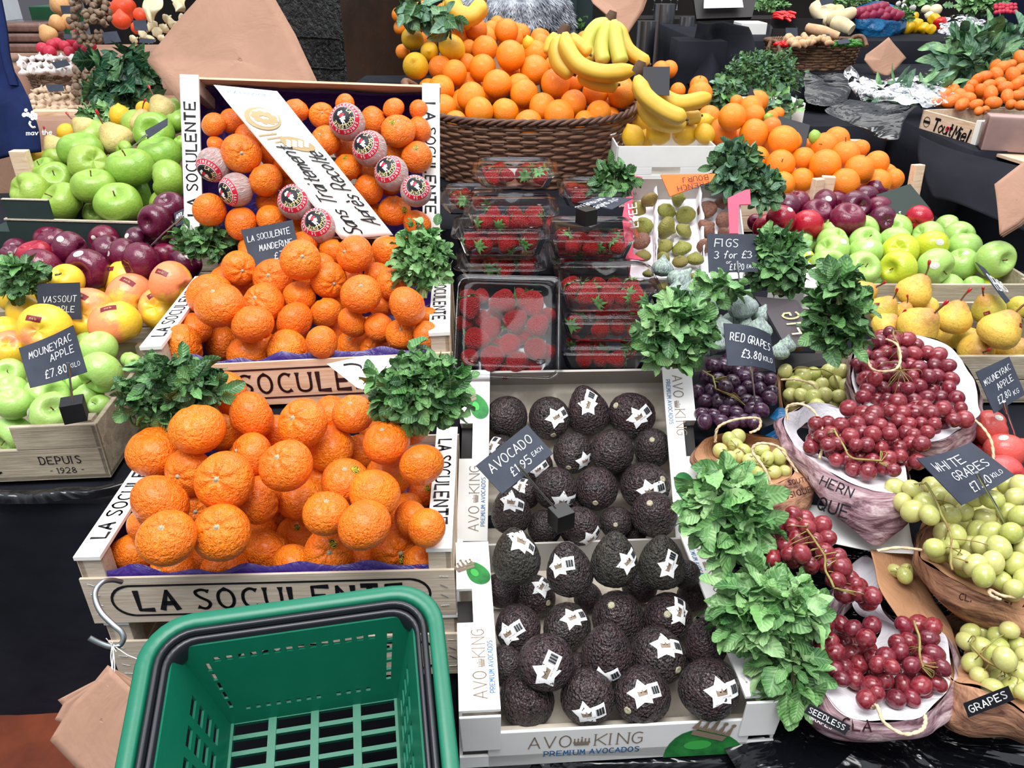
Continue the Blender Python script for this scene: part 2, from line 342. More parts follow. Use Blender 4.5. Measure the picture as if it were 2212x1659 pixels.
def solid(o,th,off=0):
    m=o.modifiers.new('thickness','SOLIDIFY'); m.thickness=th; m.offset=off; return o
def bevel(o,w,seg=2):
    m=o.modifiers.new('bevel','BEVEL'); m.width=w; m.segments=seg; m.limit_method='ANGLE'; m.angle_limit=.6; return o
# ---------------------------------------------------------------- stroke lettering
GL={'A':"00 4c 80|14 74",'B':"00 0c|~0c 4c 7b 78 46 06|~06 46 84 82 50 00",'C':"~7b 4c 1a 06 12 40 71",'D':"00 0c|~0c 4c 79 73 40 00",
'E':"8c 0c 00 80|06 66",'F':"8c 0c 00|06 66",'G':"~7b 4c 1a 06 12 40 72|72 76 46",'H':"00 0c|80 8c|06 86",'I':"40 4c",'J':"7c 73|~73 61 40 11",
'K':"00 0c|8c 05|26 80",'L':"0c 00 70",'M':"00 1c 44 7c 80",'N':"00 0c 80 8c",'O':"~4c 1a 06 12 40 72 86 7a 4c",'P':"00 0c|~0c 4c 79 66 45 05",
'Q':"~4c 1a 06 12 40 72 86 7a 4c|52 80",'R':"00 0c|~0c 4c 79 66 45 05|45 80",'S':"~7b 4c 1b 19 37 65 73 61 40 11",'T':"0c 8c|4c 40",'U':"~0c 04 11 40 71 84 8c",
'V':"0c 40 8c",'W':"0c 20 48 60 8c",'X':"00 8c|0c 80",'Y':"0c 46 8c|46 40",'Z':"0c 8c 00 80",'0':"~4c 19 16 13 40 73 76 79 4c",'1':"2a 4c 40",
'2':"~0a 2c 6c 89 65 00|00 80",'3':"~0b 4c 79 46|~46 83 40 01",'4':"6c 04 84|6c 60",'5':"7c 1c 07|~07 57 84 50 01",'6':"~7b 3b 05 22 50 73 57 15",
'7':"0c 8c 20",'8':"~4c 19 46 83 40 03 46 79 4c",'9':"~75 46 19 4c 7a 75 20",'£':"~8a 6c 39 35 10|10 80|16 66",'.':"30 31",'-':"26 66",
'a':"~66 37 04 20 52 67|67 60",'b':"0c 00|~05 47 64 40 00",'c':"~66 37 04 20 61",'d':"6c 60|~65 27 04 20 60",'e':"04 64|~64 57 27 04 20 61",'f':"~7b 5c 30|17 57",
'g':"~66 27 04 31 63|67 60 20",'h':"0c 00|~04 37 64|64 60",'i':"20 27|2a 2b",'k':"0c 00|57 03 60",'l':"2c 20",'m':"00 07|~05 27 45|45 40|~45 67 85|85 80",'n':"00 07|~05 37 65|65 60",
'o':"~37 04 30 64 37",'p':"07 00|~07 57 64 33 03",'r':"00 07|~05 37 57",'s':"~66 37 15 53 40 01",'t':"3b 31 50|17 57",'u':"~07 02 30 62|67 60",'y':"07 40|77 20",'v':"07 30 67",'w':"07 20 45 60 87",'é':"04 64|~64 57 27 04 20 61|39 5c",'è':"04 64|~64 57 27 04 20 61|59 3c"}
def strokes(ch):
    out=[]
    for s in GL[ch].split('|'):
        sm=s[0]=='~'; s=s.lstrip('~'); pts=[V((int(t[0],16)/12,int(t[1],16)/12,0)) for t in s.split()]
        if sm:
            cl=pts[0]==pts[-1] and len(pts)>3
            pts=smoothpts(pts[:-1],4,True)+[pts[0]] if cl else smoothpts(pts,4)
        out.append(pts)
    return out
def text(m,s,org,ux,uy,h,th=.09,mi=0,gap=.28,align=0,flare=0,serif=0,jit=0,wx=1.0,slant=0,seed=1,arc=None,off=0.0):
    """adds lettering to mesh m; ux,uy unit vectors of the plane, h cap height, align 0 left .5 centre"""
    R=random.Random(seed); ux=V(ux).normalized(); uy=V(uy).normalized(); n=ux.cross(uy).normalized(); org=V(org)
    adv=[]; 
    for ch in s:
        if ch==' ': adv.append(.42*wx)
        else:
            w=max(p.x for st in strokes(ch) for p in st); adv.append(w*wx+gap*.5 if ch in 'I1.il' else w*wx+gap)
    tot=sum(adv); x=-align*tot
    for ch,a in zip(s,adv):
        if ch!=' ':
            dy=R.uniform(-jit,jit); rot=R.uniform(-jit,jit)*1.5; sc=1+R.uniform(-jit,jit)
            sts=strokes(ch); x0=min(p.x for st in sts for p in st) if ch in 'I1.i' else 0
            for st in sts:
                pl=[]
                for p in st:
                    u=(p.x-x0)*wx*sc; v=p.y*sc; u,v=u-v*rot+v*slant,v+u*rot+dy
                    pl.append((x+u,v))
                L=len(pl)
                for i in range(L-1):
                    (a0,b0),(a1,b1)=pl[i],pl[i+1]; dx,dyy=a1-a0,b1-b0; l=math.hypot(dx,dyy)
                    if l<1e-6: continue
                    dx/=l; dyy/=l; t0=t1=th*.5
                    if flare:
                        if i==0: t0*=1+flare
                        if i==L-2: t1*=1+flare
                    e=th*.3; q=[(a0-dx*e-dyy*t0,b0-dyy*e+dx*t0),(a0-dx*e+dyy*t0,b0-dyy*e-dx*t0),(a1+dx*e+dyy*t1,b1+dyy*e-dx*t1),(a1+dx*e-dyy*t1,b1+dyy*e+dx*t1)]
                    m.quad(*[TP(c,org,ux,uy,n,h,arc,off) for c in q],mi)
                if serif:
                    for (e,o2) in ((pl[0],pl[1]),(pl[-1],pl[-2])):
                        if abs(e[0]-o2[0])<.28 and (e[1]<.03 or e[1]>.97):
                            w=th*1.4; q=[(e[0]-w,e[1]-th*.22),(e[0]+w,e[1]-th*.22),(e[0]+w,e[1]+th*.22),(e[0]-w,e[1]+th*.22)]
                            m.quad(*[TP(c,org,ux,uy,n,h,arc,off) for c in q],mi)
        x+=a
    return tot*h
def TP(c,org,ux,uy,n,h,arc,off):
    u,v=c[0]*h,c[1]*h
    if arc is None: return org+ux*u+uy*v+n*off
    return arc(u,v)
# ---------------------------------------------------------------- fruit shapes, unit equatorial radius, stem axis +Z
def interp(tab,t):
    for i in range(len(tab)-1):
        a,b=tab[i],tab[i+1]
        if t<=b[0]:
            k=(t-a[0])/(b[0]-a[0]+1e-9); k=k*k*(3-2*k)*.5+k*.5; return a[1]+(b[1]-a[1])*k
    return tab[-1][1]
def ex(x): return math.exp(-x*x)
def shape(kind,seed=0):
    R=random.Random(seed*13+5); a1,a2=R.uniform(0,6.28),R.uniform(0,6.28); e1=R.uniform(-.035,.035); k1=R.choice([7,8,9,10])
    def f(t,ph):
        s,c=math.sin(t),math.cos(t); w=1+e1*math.cos(2*ph+a1)+.012*math.cos(3*ph+a2)
        if kind=='mandarin':
            fold=.035*math.cos(k1*ph+a1)*ex((t-.42)/.3); r=(s+.02*math.sin(2*t))*w*(1+fold); z=.83*c-.12*ex(t/.2)+fold*.6+.02*math.cos(k1*ph)*ex((t-.5)/.3)-.05*ex((PI-t)/.25)
        elif kind=='orange':
            r=s*w; z=.97*c-.05*ex(t/.16)-.03*ex((PI-t)/.15)
        elif kind=='navel':
            r=s*w; z=.97*c-.05*ex(t/.16)-.07*ex((PI-t-.16)/.1)+.03*ex((PI-t)/.08)
        elif kind=='lemon':
            r=s**1.05*w*.95; z=1.08*c+.2*ex((PI-t)/.2)*-1+.08*ex(t/.2)
        elif kind=='lime':
            r=s*w*.95; z=1.08*c-.08*ex((PI-t)/.2)
        elif kind=='kumq':
            r=s*w*.82; z=1.1*c
        elif kind=='apple':
            r=(s**.88)*w*(1+.03*math.cos(5*ph+a1)*max(0,-c)); z=.88*c-.42*ex(t/.33)+.26*ex((PI-t)/.3)+.02*math.cos(5*ph+a1)*(1 if c<0 else .3)
            r*=1-.06*max(0,-c)
        elif kind=='cook':
            r=(s**.85)*w*(1+.05*math.cos(5*ph+a1)*(.4+.6*max(0,-c))); z=.8*c-.34*ex(t/.36)+.26*ex((PI-t)/.34)+.035*math.cos(5*ph+a1)*ex((t-2.5)/.6)
        elif kind=='pear':
            # t 0 top .. pi bottom
            z=-.95+2.35*(.5+.5*c); q=(z+.95)/2.35
            r=interp([(0,0),(.04,.42),(.14,.82),(.3,1.0),(.45,.96),(.6,.76),(.75,.53),(.88,.42),(.96,.3),(1,.0)],q)*w
            z+=.1*ex((PI-t)/.25)-.06*ex(t/.12)
        elif kind=='pearfat':
            z=-.95+2.0*(.5+.5*c); q=(z+.95)/2.0
            r=interp([(0,0),(.05,.45),(.16,.84),(.34,1.0),(.5,.97),(.66,.8),(.8,.58),(.9,.44),(.97,.28),(1,.0)],q)*w
            z+=.1*ex((PI-t)/.25)-.06*ex(t/.12)
        elif kind=='avo':
            L=1.22; z=L*c+.12*c*c; r=s*(1-.2*c-.05*c*c)*w
        elif kind=='avoround':
            z=1.07*c; r=s*(1-.1*c)*w
        elif kind=='fig':
            z=-.9+2.0*(.5+.5*c); q=(z+.9)/2.0
            r=interp([(0,0),(.05,.5),(.18,.88),(.36,1.0),(.52,.88),(.68,.58),(.8,.32),(.9,.18),(.98,.12),(1,0)],q)*(1+.02*math.cos(11*ph))*w
        elif kind=='figflat':
            z=-.75+1.5*(.5+.5*c); q=(z+.75)/1.5
            r=interp([(0,0),(.05,.55),(.2,.9),(.4,1.0),(.6,.85),(.75,.55),(.87,.25),(.96,.15),(1,0)],q)*(1+.02*math.cos(11*ph))*w
        elif kind=='straw':
            z=-1.25+2.1*(.5+.5*c); q=(z+1.25)/2.1
            r=interp([(0,0),(.04,.26),(.2,.6),(.45,.88),(.7,1.0),(.86,.9),(.95,.6),(1,0)],q)*w
        elif kind=='grape': r=s*w*.98; z=1.14*c
        elif kind=='grape_round': r=s*w; z=1.03*c
        elif kind=='bulb':
            z=-.8+1.9*(.5+.5*c); q=(z+.8)/1.9
            r=interp([(0,0),(.06,.6),(.2,.92),(.36,1.0),(.5,.82),(.62,.42),(.74,.2),(.97,.12),(1,0)],q)*(1+.06*math.cos(7*ph+a1))*w
        elif kind=='pumpkin': r=s*w*(1+.02*math.cos(9*ph)); z=.85*c+.35*ex(t/.35)
        elif kind=='ball': r=s*w; z=c
        elif kind=='pepper': r=s**.7*w*(1+.1*math.cos(4*ph+a1)); z=1.1*c-.3*ex(t/.4)
        else: r=s; z=c
        return V((r*math.cos(ph),r*math.sin(ph),z))
    return f
MESH={}
def fmesh(kind,mat,seed=0,nt=22,npn=32):
    key=(kind,mat,seed,nt)
    if key in MESH: return MESH[key]
    if kind in('avo','avoround'): nt,npn=44,60
    if kind=='mandarin': nt,npn=30,44
    f=shape(kind,seed); m=M(); rows=[]
    for j in range(1,nt):
        u=j/nt; t=PI*u
        if kind in('mandarin','apple','cook'): t=PI*(u-.06*math.sin(2*PI*u))
        rows.append([f(t,2*PI*i/npn) for i in range(npn)])
    if kind in('avo','avoround','mandarin'):
        am=.022 if kind!='mandarin' else .010; fq=7.5 if kind!='mandarin' else 5
        rows=[[q+q.normalized()*am*(NZ.noise(q*fq+V((seed*3,0,0)))+.5*NZ.noise(q*fq*2.1)) for q in r] for r in rows]
    m.grid(rows,0,True); top=f(0.0001,0); bot=f(PI-.0001,0); top.x=top.y=bot.x=bot.y=0
    o=len(m.v); m.v+=[top,bot]
    for i in range(npn):
        k=(i+1)%npn; m.f.append((o,k,i)); m.mi.append(0); b=(nt-2)*npn; m.f.append((o+1,b+i,b+k)); m.mi.append(0)
    # make outward normals consistent
    me=bpy.data.meshes.new(kind); me.from_pydata([tuple(p) for p in m.v],[],[tuple(reversed(q)) if False else q for q in m.f])
    me.materials.append(MT[mat]); me.polygons.foreach_set('use_smooth',[True]*len(m.f)); me.update(); MESH[key]=me; return me
PART={}
def part_mesh(key,fn,mats_):
    if key in PART: return PART[key]
    m=M(); fn(m); me=bpy.data.meshes.new(key.split(':')[0]); me.from_pydata([tuple(p) for p in m.v],[],m.f)
    for x in mats_: me.materials.append(MT[x])
    me.polygons.foreach_set('material_index',m.mi); me.polygons.foreach_set('use_smooth',[True]*len(m.f)); me.update(); PART[key]=me; return me
def child(name,me,parent,loc=(0,0,0),rot=None,sc=1.0):
    o=bpy.data.objects.new(name,me); COL.objects.link(o); o.parent=parent
    mt=Matrix.Translation(V(loc))@(rot.to_4x4() if rot is not None else Matrix.Identity(4))@Matrix.Scale(sc,4)
    o.matrix_local=mt; return o
def button(m):   # woody citrus button
    n=10
    for (r,z0) in ((.075,0),):
        rows=[[V((rr*math.cos(2*PI*i/n)*(1+.15*math.cos(5*2*PI*i/n)),rr*math.sin(2*PI*i/n)*(1+.15*math.cos(5*2*PI*i/n)),z)) for i in range(n)] for rr,z in ((.13,-.03),(.11,.02),(.06,.03),(.05,.07),(.0001,.075))]
        m.grid(rows,0,True)
def twig(m): m.tube([(0,0,-.1),(.01,0,.1),(.04,.02,.22),(.09,.03,.34)],[.04,.03,.028,.04],6)
def pearstem(m): m.tube([(0,0,-.12),(.02,0,.1),(.08,.02,.38),(.2,.04,.66)],[.06,.045,.05,.06],7)
def pearwax(m): m.tube([(.17,.035,.58),(.2,.04,.66),(.24,.05,.76),(.28,.06,.83)],[.07,.085,.09,.05],8)
def scar(m):
    n=10; m.grid([[V((r*math.cos(2*PI*i/n),r*math.sin(2*PI*i/n),z)) for i in range(n)] for r,z in ((.15,-.02),(.12,.03),(.07,.025),(.0001,.01))],0,True)
def strawcalyx(m):
    R=random.Random(3)
    for k in range(9):
        a=2*PI*k/9+R.uniform(-.15,.15); d=V((math.cos(a),math.sin(a),0)); s=V((-d.y,d.x,0)); L=R.uniform(.8,1.15)
        z=.02; pts=[]
        rows=[]
        for q,(u,w) in enumerate(((0,.1),(.3,.2),(.6,.17),(1,.01))):
            c=d*u*L+V((0,0,z+.16*math.sin(u*2.6)-(.18*u*u)*(k%3)))
            rows.append([c-s*w,c+V((0,0,.04)),c+s*w])
        m.grid(rows,0)
    m.tube([(0,0,-.05),(.02,0,.2),(.06,0,.38)],[.05,.04,.045],6)
def local_frame(d,hint=None):
    d=d.normalized(); h=hint if hint is not None else V((0,0,1))
    if abs(d.dot(h.normalized()))>.98: h=V((1,0,0)) if abs(d.x)<.9 else V((0,1,0))
    u=(h-d*h.dot(d)).normalized(); return u,d.cross(u)
def patch(parent,kind,seed,d,up,name,shapes,mats_,lift=.006,label=None):
    """stickers: 2d polygons (angular units) laid on the fruit surface around local direction d"""
    f=shape(kind,seed); u,v=local_frame(d,up); v=-v; m=M()   # u = up, v = right
    def surf(a,b,l):
        rr_=min(.9,a*a+b*b); dd=(d*math.sqrt(1-rr_)+u*b+v*a).normalized(); 
        # find t with shape direction matching
        t=math.acos(max(-1,min(1,dd.z))); ph=math.atan2(dd.y,dd.x)
        for _ in range(4):
            p=f(max(.001,t),ph); ta=math.acos(max(-1,min(1,p.z/max(1e-6,p.length)))); t+=math.acos(max(-1,min(1,dd.z)))-ta
            t=max(.001,min(PI-.001,t))
        p=f(t,ph); return p+dd*l
    for li,(pts,mi) in enumerate(shapes):
        cx=sum(p[0] for p in pts)/len(pts); cy=sum(p[1] for p in pts)/len(pts); l=lift*(1+min(li,4)*.4); c0=(cx,cy)
        dense=[]
        for i in range(len(pts)):
            a,b=pts[i],pts[(i+1)%len(pts)]; n=max(1,int(math.hypot(b[0]-a[0],b[1]-a[1])/.12))
            for k in range(n): dense.append((a[0]+(b[0]-a[0])*k/n,a[1]+(b[1]-a[1])*k/n))
        sz=max(math.hypot(p[0]-cx,p[1]-cy) for p in pts); nr=max(2,int(sz/.09)) if sz>.15 else 2
        rows=[[surf(c0[0]+(p[0]-c0[0])*q/nr,c0[1]+(p[1]-c0[1])*q/nr,l) for p in dense] for q in range(nr,0,-1)]
        m.grid(rows,mi,True); o=len(m.v); m.v.append(surf(c0[0],c0[1],l)); n=len(dense); b=o-n
        for i in range(n): m.f.append((b+i,b+(i+1)%n,o)); m.mi.append(mi)
    o=m.build(name,mats_,parent)
    if label: o['label']=label
    return o
def circ(r,n=16,cx=0,cy=0,ry=None): return [(cx+r*math.cos(2*PI*i/n),cy+(ry or r)*math.sin(2*PI*i/n)) for i in range(n)]
def rect(w,h,cx=0,cy=0,rot=0):
    c,s=math.cos(rot),math.sin(rot); return [(cx+x*c-y*s,cy+x*s+y*c) for x,y in ((-w,-h),(w,-h),(w,h),(-w,h))]
def textpoly(s,h,cx,cy,th=.14,rot=0,gap=.3):
    """text as little quads for stickers -> list of 2d polys"""
    m=M(); text(m,s,(0,0,0),(1,0,0),(0,1,0),h,th,align=.5,gap=gap); out=[]; c,sn=math.cos(rot),math.sin(rot)
    for q in m.f:
        out.append([(cx+m.v[i].x*c-(m.v[i].y-h/2)*sn,cy+m.v[i].x*sn+(m.v[i].y-h/2)*c) for i in q])
    return out
STK={}
STK['mand']=([(circ(.17,16,0,0,.23),0),(circ(.15,16,0,0,.21),1),(circ(.135,16,0,0,.19),0)]+[(p,1) for p in textpoly('SOCUL',.085,0,.02,.2)]+[(p,1) for p in textpoly('LA',.05,0,.11,.2)]+[(p,1) for p in textpoly('ENTE',.05,0,-.09,.2)],['ink','yellowprint'])
STK['round']=([(circ(.23,18,0,0,.19),0),(circ(.2,18,0,0,.165),1),(circ(.185,18,0,0,.15),0),(circ(.12,14,0,0,.1),1),(circ(.105,14,0,0,.085),0)],['creamwhite','inktaupe'])
STK['redrect']=([(rect(.3,.12),0)]+[(p,1) for p in textpoly('mela',.1,0,0,.14)],['darkred','goldprint'])
STK['blackrect']=([(rect(.24,.08),0)]+[(rect(.02,.04,-.15+.06*i,0,.3),1) for i in range(6)],['ink','goldprint'])
STK['pearred']=([(rect(.2,.11),0)]+[(p,1) for p in textpoly('Mar',.1,0,0,.12)],['darkred','goldprint'])
def starpts():
    pts=[]
    for k in range(10):
        r=.5 if k%2==0 else .3; a=PI/2+2*PI*k/10; pts.append((r*math.cos(a)-.16,r*math.sin(a)))
    return pts
MT['creamwhite']=plain('cream_sticker','#F0F0E2',.45); MT['darkred']=plain('dark_red_sticker','#7A1428',.4)
MT['stickerwhite']=plain('white_sticker','#F6F6F6',.4)
bars=[(rect(.007+.005*(i%3),.13,.2+.03*i,-.0),2) for i in range(10)]
STK['avo']=([(starpts(),0),(rect(.22,.25,.3,0),0)]+bars+[(p,3) for p in ([(-.3,-.08),(.02,-.08),(.05,.1),(-.06,-.0),(-.13,.14),(-.2,.0),(-.32,.1)],)]+[(p,3) for p in textpoly('AVO KING',.05,.0,-.14,.14)],['stickerwhite','inktaupe','ink','inktaupe'])
# ---------------------------------------------------------------- pile placement
ORD=['first','second','third','fourth','fifth','sixth','seventh','eighth','ninth','tenth','eleventh','twelfth']
def parse(s):
    out=[]
    for tok in s.split(';'):
        t=tok.split()
        if not t: continue
        d=dict(x=float(t[0]),y=float(t[1]),r=float(t[2]),c=None,s=None,l=0,fl='')
        for q in t[3:]:
            if q[0]=='c' and ',' in q: d['c']=tuple(float(a) for a in q[1:].split(','))
            elif q[0]=='s' and ',' in q: d['s']=tuple(float(a) for a in q[1:].split(','))
            elif q in('b','d','t'): d['l']={'b':1,'d':2,'t':-1}[q]
            elif q[0]=='z': d['dz']=float(q[1:])
            elif q[0]=='a': d['a']=tuple(float(a) for a in q[1:].split(','))
            else: d['fl']+=q
        out.append(d)
    return out
def zone(tab,xs=0,x0=1106):
    def f(x,y):
        if y<=tab[0][0]: z=tab[0][1]
        elif y>=tab[-1][0]: z=tab[-1][1]
        else:
            for (a,za),(b,zb) in zip(tab,tab[1:]):
                if a<=y<=b: z=za+(zb-za)*(y-a)/(b-a); break
        return z+xs*(x-x0)
    return f
def settle(items,zf,tight=.93,asp=1.0,its=80,wall=None):
    for d in items:
        z=zf(d['x'],d['y']); R=d['r']*z/F; d['z']=z+d['l']*.62*R+d.get('dz',0); d['pref']=d['z']
    n=len(items)
    def pos(d):
        d['R']=d['r']*d['z']/F; d['p']=P(d['x'],d['y'],d['z'])
        if wall:
            yf,zt=wall
            for _ in range(3):
                need=yf+d['R']*.95-d['p'].y
                if need>0 and d['p'].z-d['R']*.75<zt: d['z']+=need*1.1; d['R']=d['r']*d['z']/F; d['p']=P(d['x'],d['y'],d['z'])
    for d in items: pos(d)
    for it in range(its):
        mv=0
        for i in range(n):
            for j in range(i+1,n):
                a,b=items[i],items[j]; s=(a['R']+b['R'])*tight*asp
                dd=(a['p']-b['p']).length
                if dd<s:
                    ka=(a['l'],-a['y']); kb=(b['l'],-b['y']); f,g=(a,b) if ka<=kb else (b,a)
                    lat2=max(0,dd*dd-(f['z']-g['z'])**2); need=math.sqrt(max(0,s*s-lat2)); cur=g['z']-f['z']; e=(need-cur)*.5
                    if e>0:
                        e=min(e,.01); f['z']-=e*.5; g['z']+=e*.9; pos(f); pos(g); mv+=e
        if mv<1e-4: break
    return items
def stemdir(d):
    if d['c']:
        ox=(d['c'][0]-d['x'])/d['r']; oy=(d['c'][1]-d['y'])/d['r']; m=math.hypot(ox,oy)
        if m>.96: ox*=.96/m; oy*=.96/m
        return (RIGHT*ox+DOWN*oy-FWD*math.sqrt(max(0,1-ox*ox-oy*oy))).normalized(),True
    if 'a' in d:   # axis in picture: dx,dy, toward camera component
        ax=d['a']; return (RIGHT*ax[0]+DOWN*ax[1]-FWD*ax[2]).normalized(),False
    if 'u' in d['fl']: return (V((rnd.uniform(-.25,.25),-.1,1))).normalized(),False
    while True:
        v=V((rnd.gauss(0,1),rnd.gauss(0,1),rnd.gauss(0,1))).normalized()
        if v.dot(FWD)>.1: return v,False
def label_rows(items,keyr=None):
    its=sorted(items,key=lambda d:-d['y']); med=sorted(d['r'] for d in items)[len(items)//2]; rows=[]; cur=[]; y0=None
    for d in its:
        if y0 is None or y0-d['y']<1.15*med: 
            if y0 is None: y0=d['y']
            cur.append(d)
        else: rows.append(cur); cur=[d]; y0=d['y']
    if cur: rows.append(cur)
    for ri,r in enumerate(rows):
        r.sort(key=lambda d:d['x']); n=len(r)
        for i,d in enumerate(r):
            if n==1: p='alone in'
            elif i==0: p='leftmost in'
            elif i==n-1: p='rightmost in'
            else: p=ORD[min(i,11)]+' from left in'
            if len(rows)==1: q='the row'
            elif ri==0: q='the front row'
            elif ri==len(rows)-1: q='the back row'
            else: q='row '+['one','two','three','four','five','six','seven','eight','nine','ten','eleven','twelve'][min(ri,11)]+' up'
            d['where']=p+' '+q
def fruits(s,zf,kind,mat,name,desc,where,cat,group,stem=None,sticker=None,seeds=3,tight=.93,fill=0,floor=None,smp=None,kinds=None,rs=1.0,wall=None,xr=None):
    items=parse(s) if isinstance(s,str) else s
    for d in items: d['r']*=rs
    settle(items,zf,tight,wall=wall); label_rows(items); out=[]
    for n,d in enumerate(items):
        if d['fl']:
            pass
        mt=mat; ds=desc
        if smp:
            for k,(m2,d2) in smp.items():
                if k in d['fl']: mt,ds=m2,d2
        kd=kind
        if kinds:
            for k,k2 in kinds.items():
                if k in d['fl']: kd=k2
        seed=n%seeds; sd,vis=stemdir(d); q=V((0,0,1)).rotation_difference(sd)@Quaternion((0,0,1),rnd.uniform(0,6.28))
        o=bpy.data.objects.new(name,fmesh(kd,mt,seed)); COL.objects.link(o)
        R=d['R']; o.matrix_world=Matrix.Translation(d['p'])@q.to_matrix().to_4x4()@Matrix.Scale(R,4)
        ft=''
        if d['s'] and sticker:
            ox=(d['s'][0]-d['x'])/d['r']; oy=(d['s'][1]-d['y'])/d['r']; m=math.hypot(ox,oy)
            if m>.85: ox*=.85/m; oy*=.85/m
            w=(RIGHT*ox+DOWN*oy-FWD*math.sqrt(max(0,1-ox*ox-oy*oy)))
            loc=(q.inverted()@w).normalized(); sh,mm=STK[sticker] if not (sticker=='redrect' and 'k' in d['fl']) else STK['blackrect']
            ang=rnd.uniform(-.5,.5) if sticker!='avo' else rnd.uniform(-1.2,.6)
            up=q.inverted()@(-DOWN*math.cos(ang)+RIGHT*math.sin(ang))
            patch(o,kd,seed,loc,up,'sticker',sh,mm,.012)
            ft=' with sticker'
        if stem and (vis or stem in('pearstem','calyx') ):
            if stem=='button' and vis: child('stem_button',part_mesh('button',button,['woody']),o,(0,0,shape(kd,seed)(.001,0).z)); ft+=' and stem button' if ft else ' with stem button'
            if stem=='twig' and vis: child('stem',part_mesh('twig',twig,['brown_stem']),o,(0,0,shape(kd,seed)(.001,0).z)); ft+=' and stem hollow' if ft else ' with stem hollow'
            if stem=='pearstem':
                st=child('stem',part_mesh('pearstem',pearstem,['brown_stem']),o,(0,0,shape(kd,seed)(.001,0).z))
                w=child('wax_tip',part_mesh('pearwax',pearwax,['wax']),st); w['label']='red wax stem tip'
            if stem=='scar' and vis: child('stem_scar',part_mesh('scar',scar,['woody']),o,(0,0,shape(kd,seed)(.001,0).z-.01)); ft+=' and stem scar' if ft else ' with stem scar'
            if stem=='calyx': child('calyx',part_mesh('calyx',strawcalyx,['calyx']),o,(0,0,shape(kd,seed)(.001,0).z-.06))
        if d['l']==2: ft=' in shade'
        lb=f"{ds}{ft}, {d['where']} {where}"
        if len(lb.split())>16: lb=f"{ds}{ft.split(' and ')[0]}, {d['where']} {where}"
        if len(lb.split())>16: lb=f"{ds}, {d['where']} {where}"
        tag(o,lb,cat,group); out.append((o,d))
    if fill:
        pl=[(d['p'],d['R'],d['x'],d['y'],d['z'],d['r']) for d in items]; cnt=0
        xs=[d['x'] for d in items]; ys=[d['y'] for d in items]
        cands=list(items); R2=random.Random(len(items)); R2.shuffle(cands)
        for d in cands:
            if cnt>=fill: break
            for k in range(5):
                x=d['x']+R2.uniform(-1,1)*d['r']; y=d['y']+R2.uniform(-1,.6)*d['r']; z=d['z']+d['R']*R2.uniform(1.5,2.2); r=d['R']*.98
                if x<min(xs) or x>max(xs): continue
                p=P(x,y,z)
                if floor and p.z<floor+r: continue
                if wall and p.y<wall[0]+r: continue
                if xr and not xr[0]+r<p.x<xr[1]-r: continue
                if all((p-q[0]).length>.93*(r+q[1]) for q in pl):
                    o=bpy.data.objects.new(name,fmesh(kind,mat,cnt%seeds)); COL.objects.link(o); v=V((rnd.gauss(0,1),rnd.gauss(0,1),rnd.gauss(0,1))).normalized()
                    o.matrix_world=Matrix.Translation(p)@V((0,0,1)).rotation_difference(v).to_matrix().to_4x4()@Matrix.Scale(r,4)
                    tag(o,f"{desc} half hidden beneath the others {where}",cat,group); pl.append((p,r,x,y,z,r)); cnt+=1; break
    return out
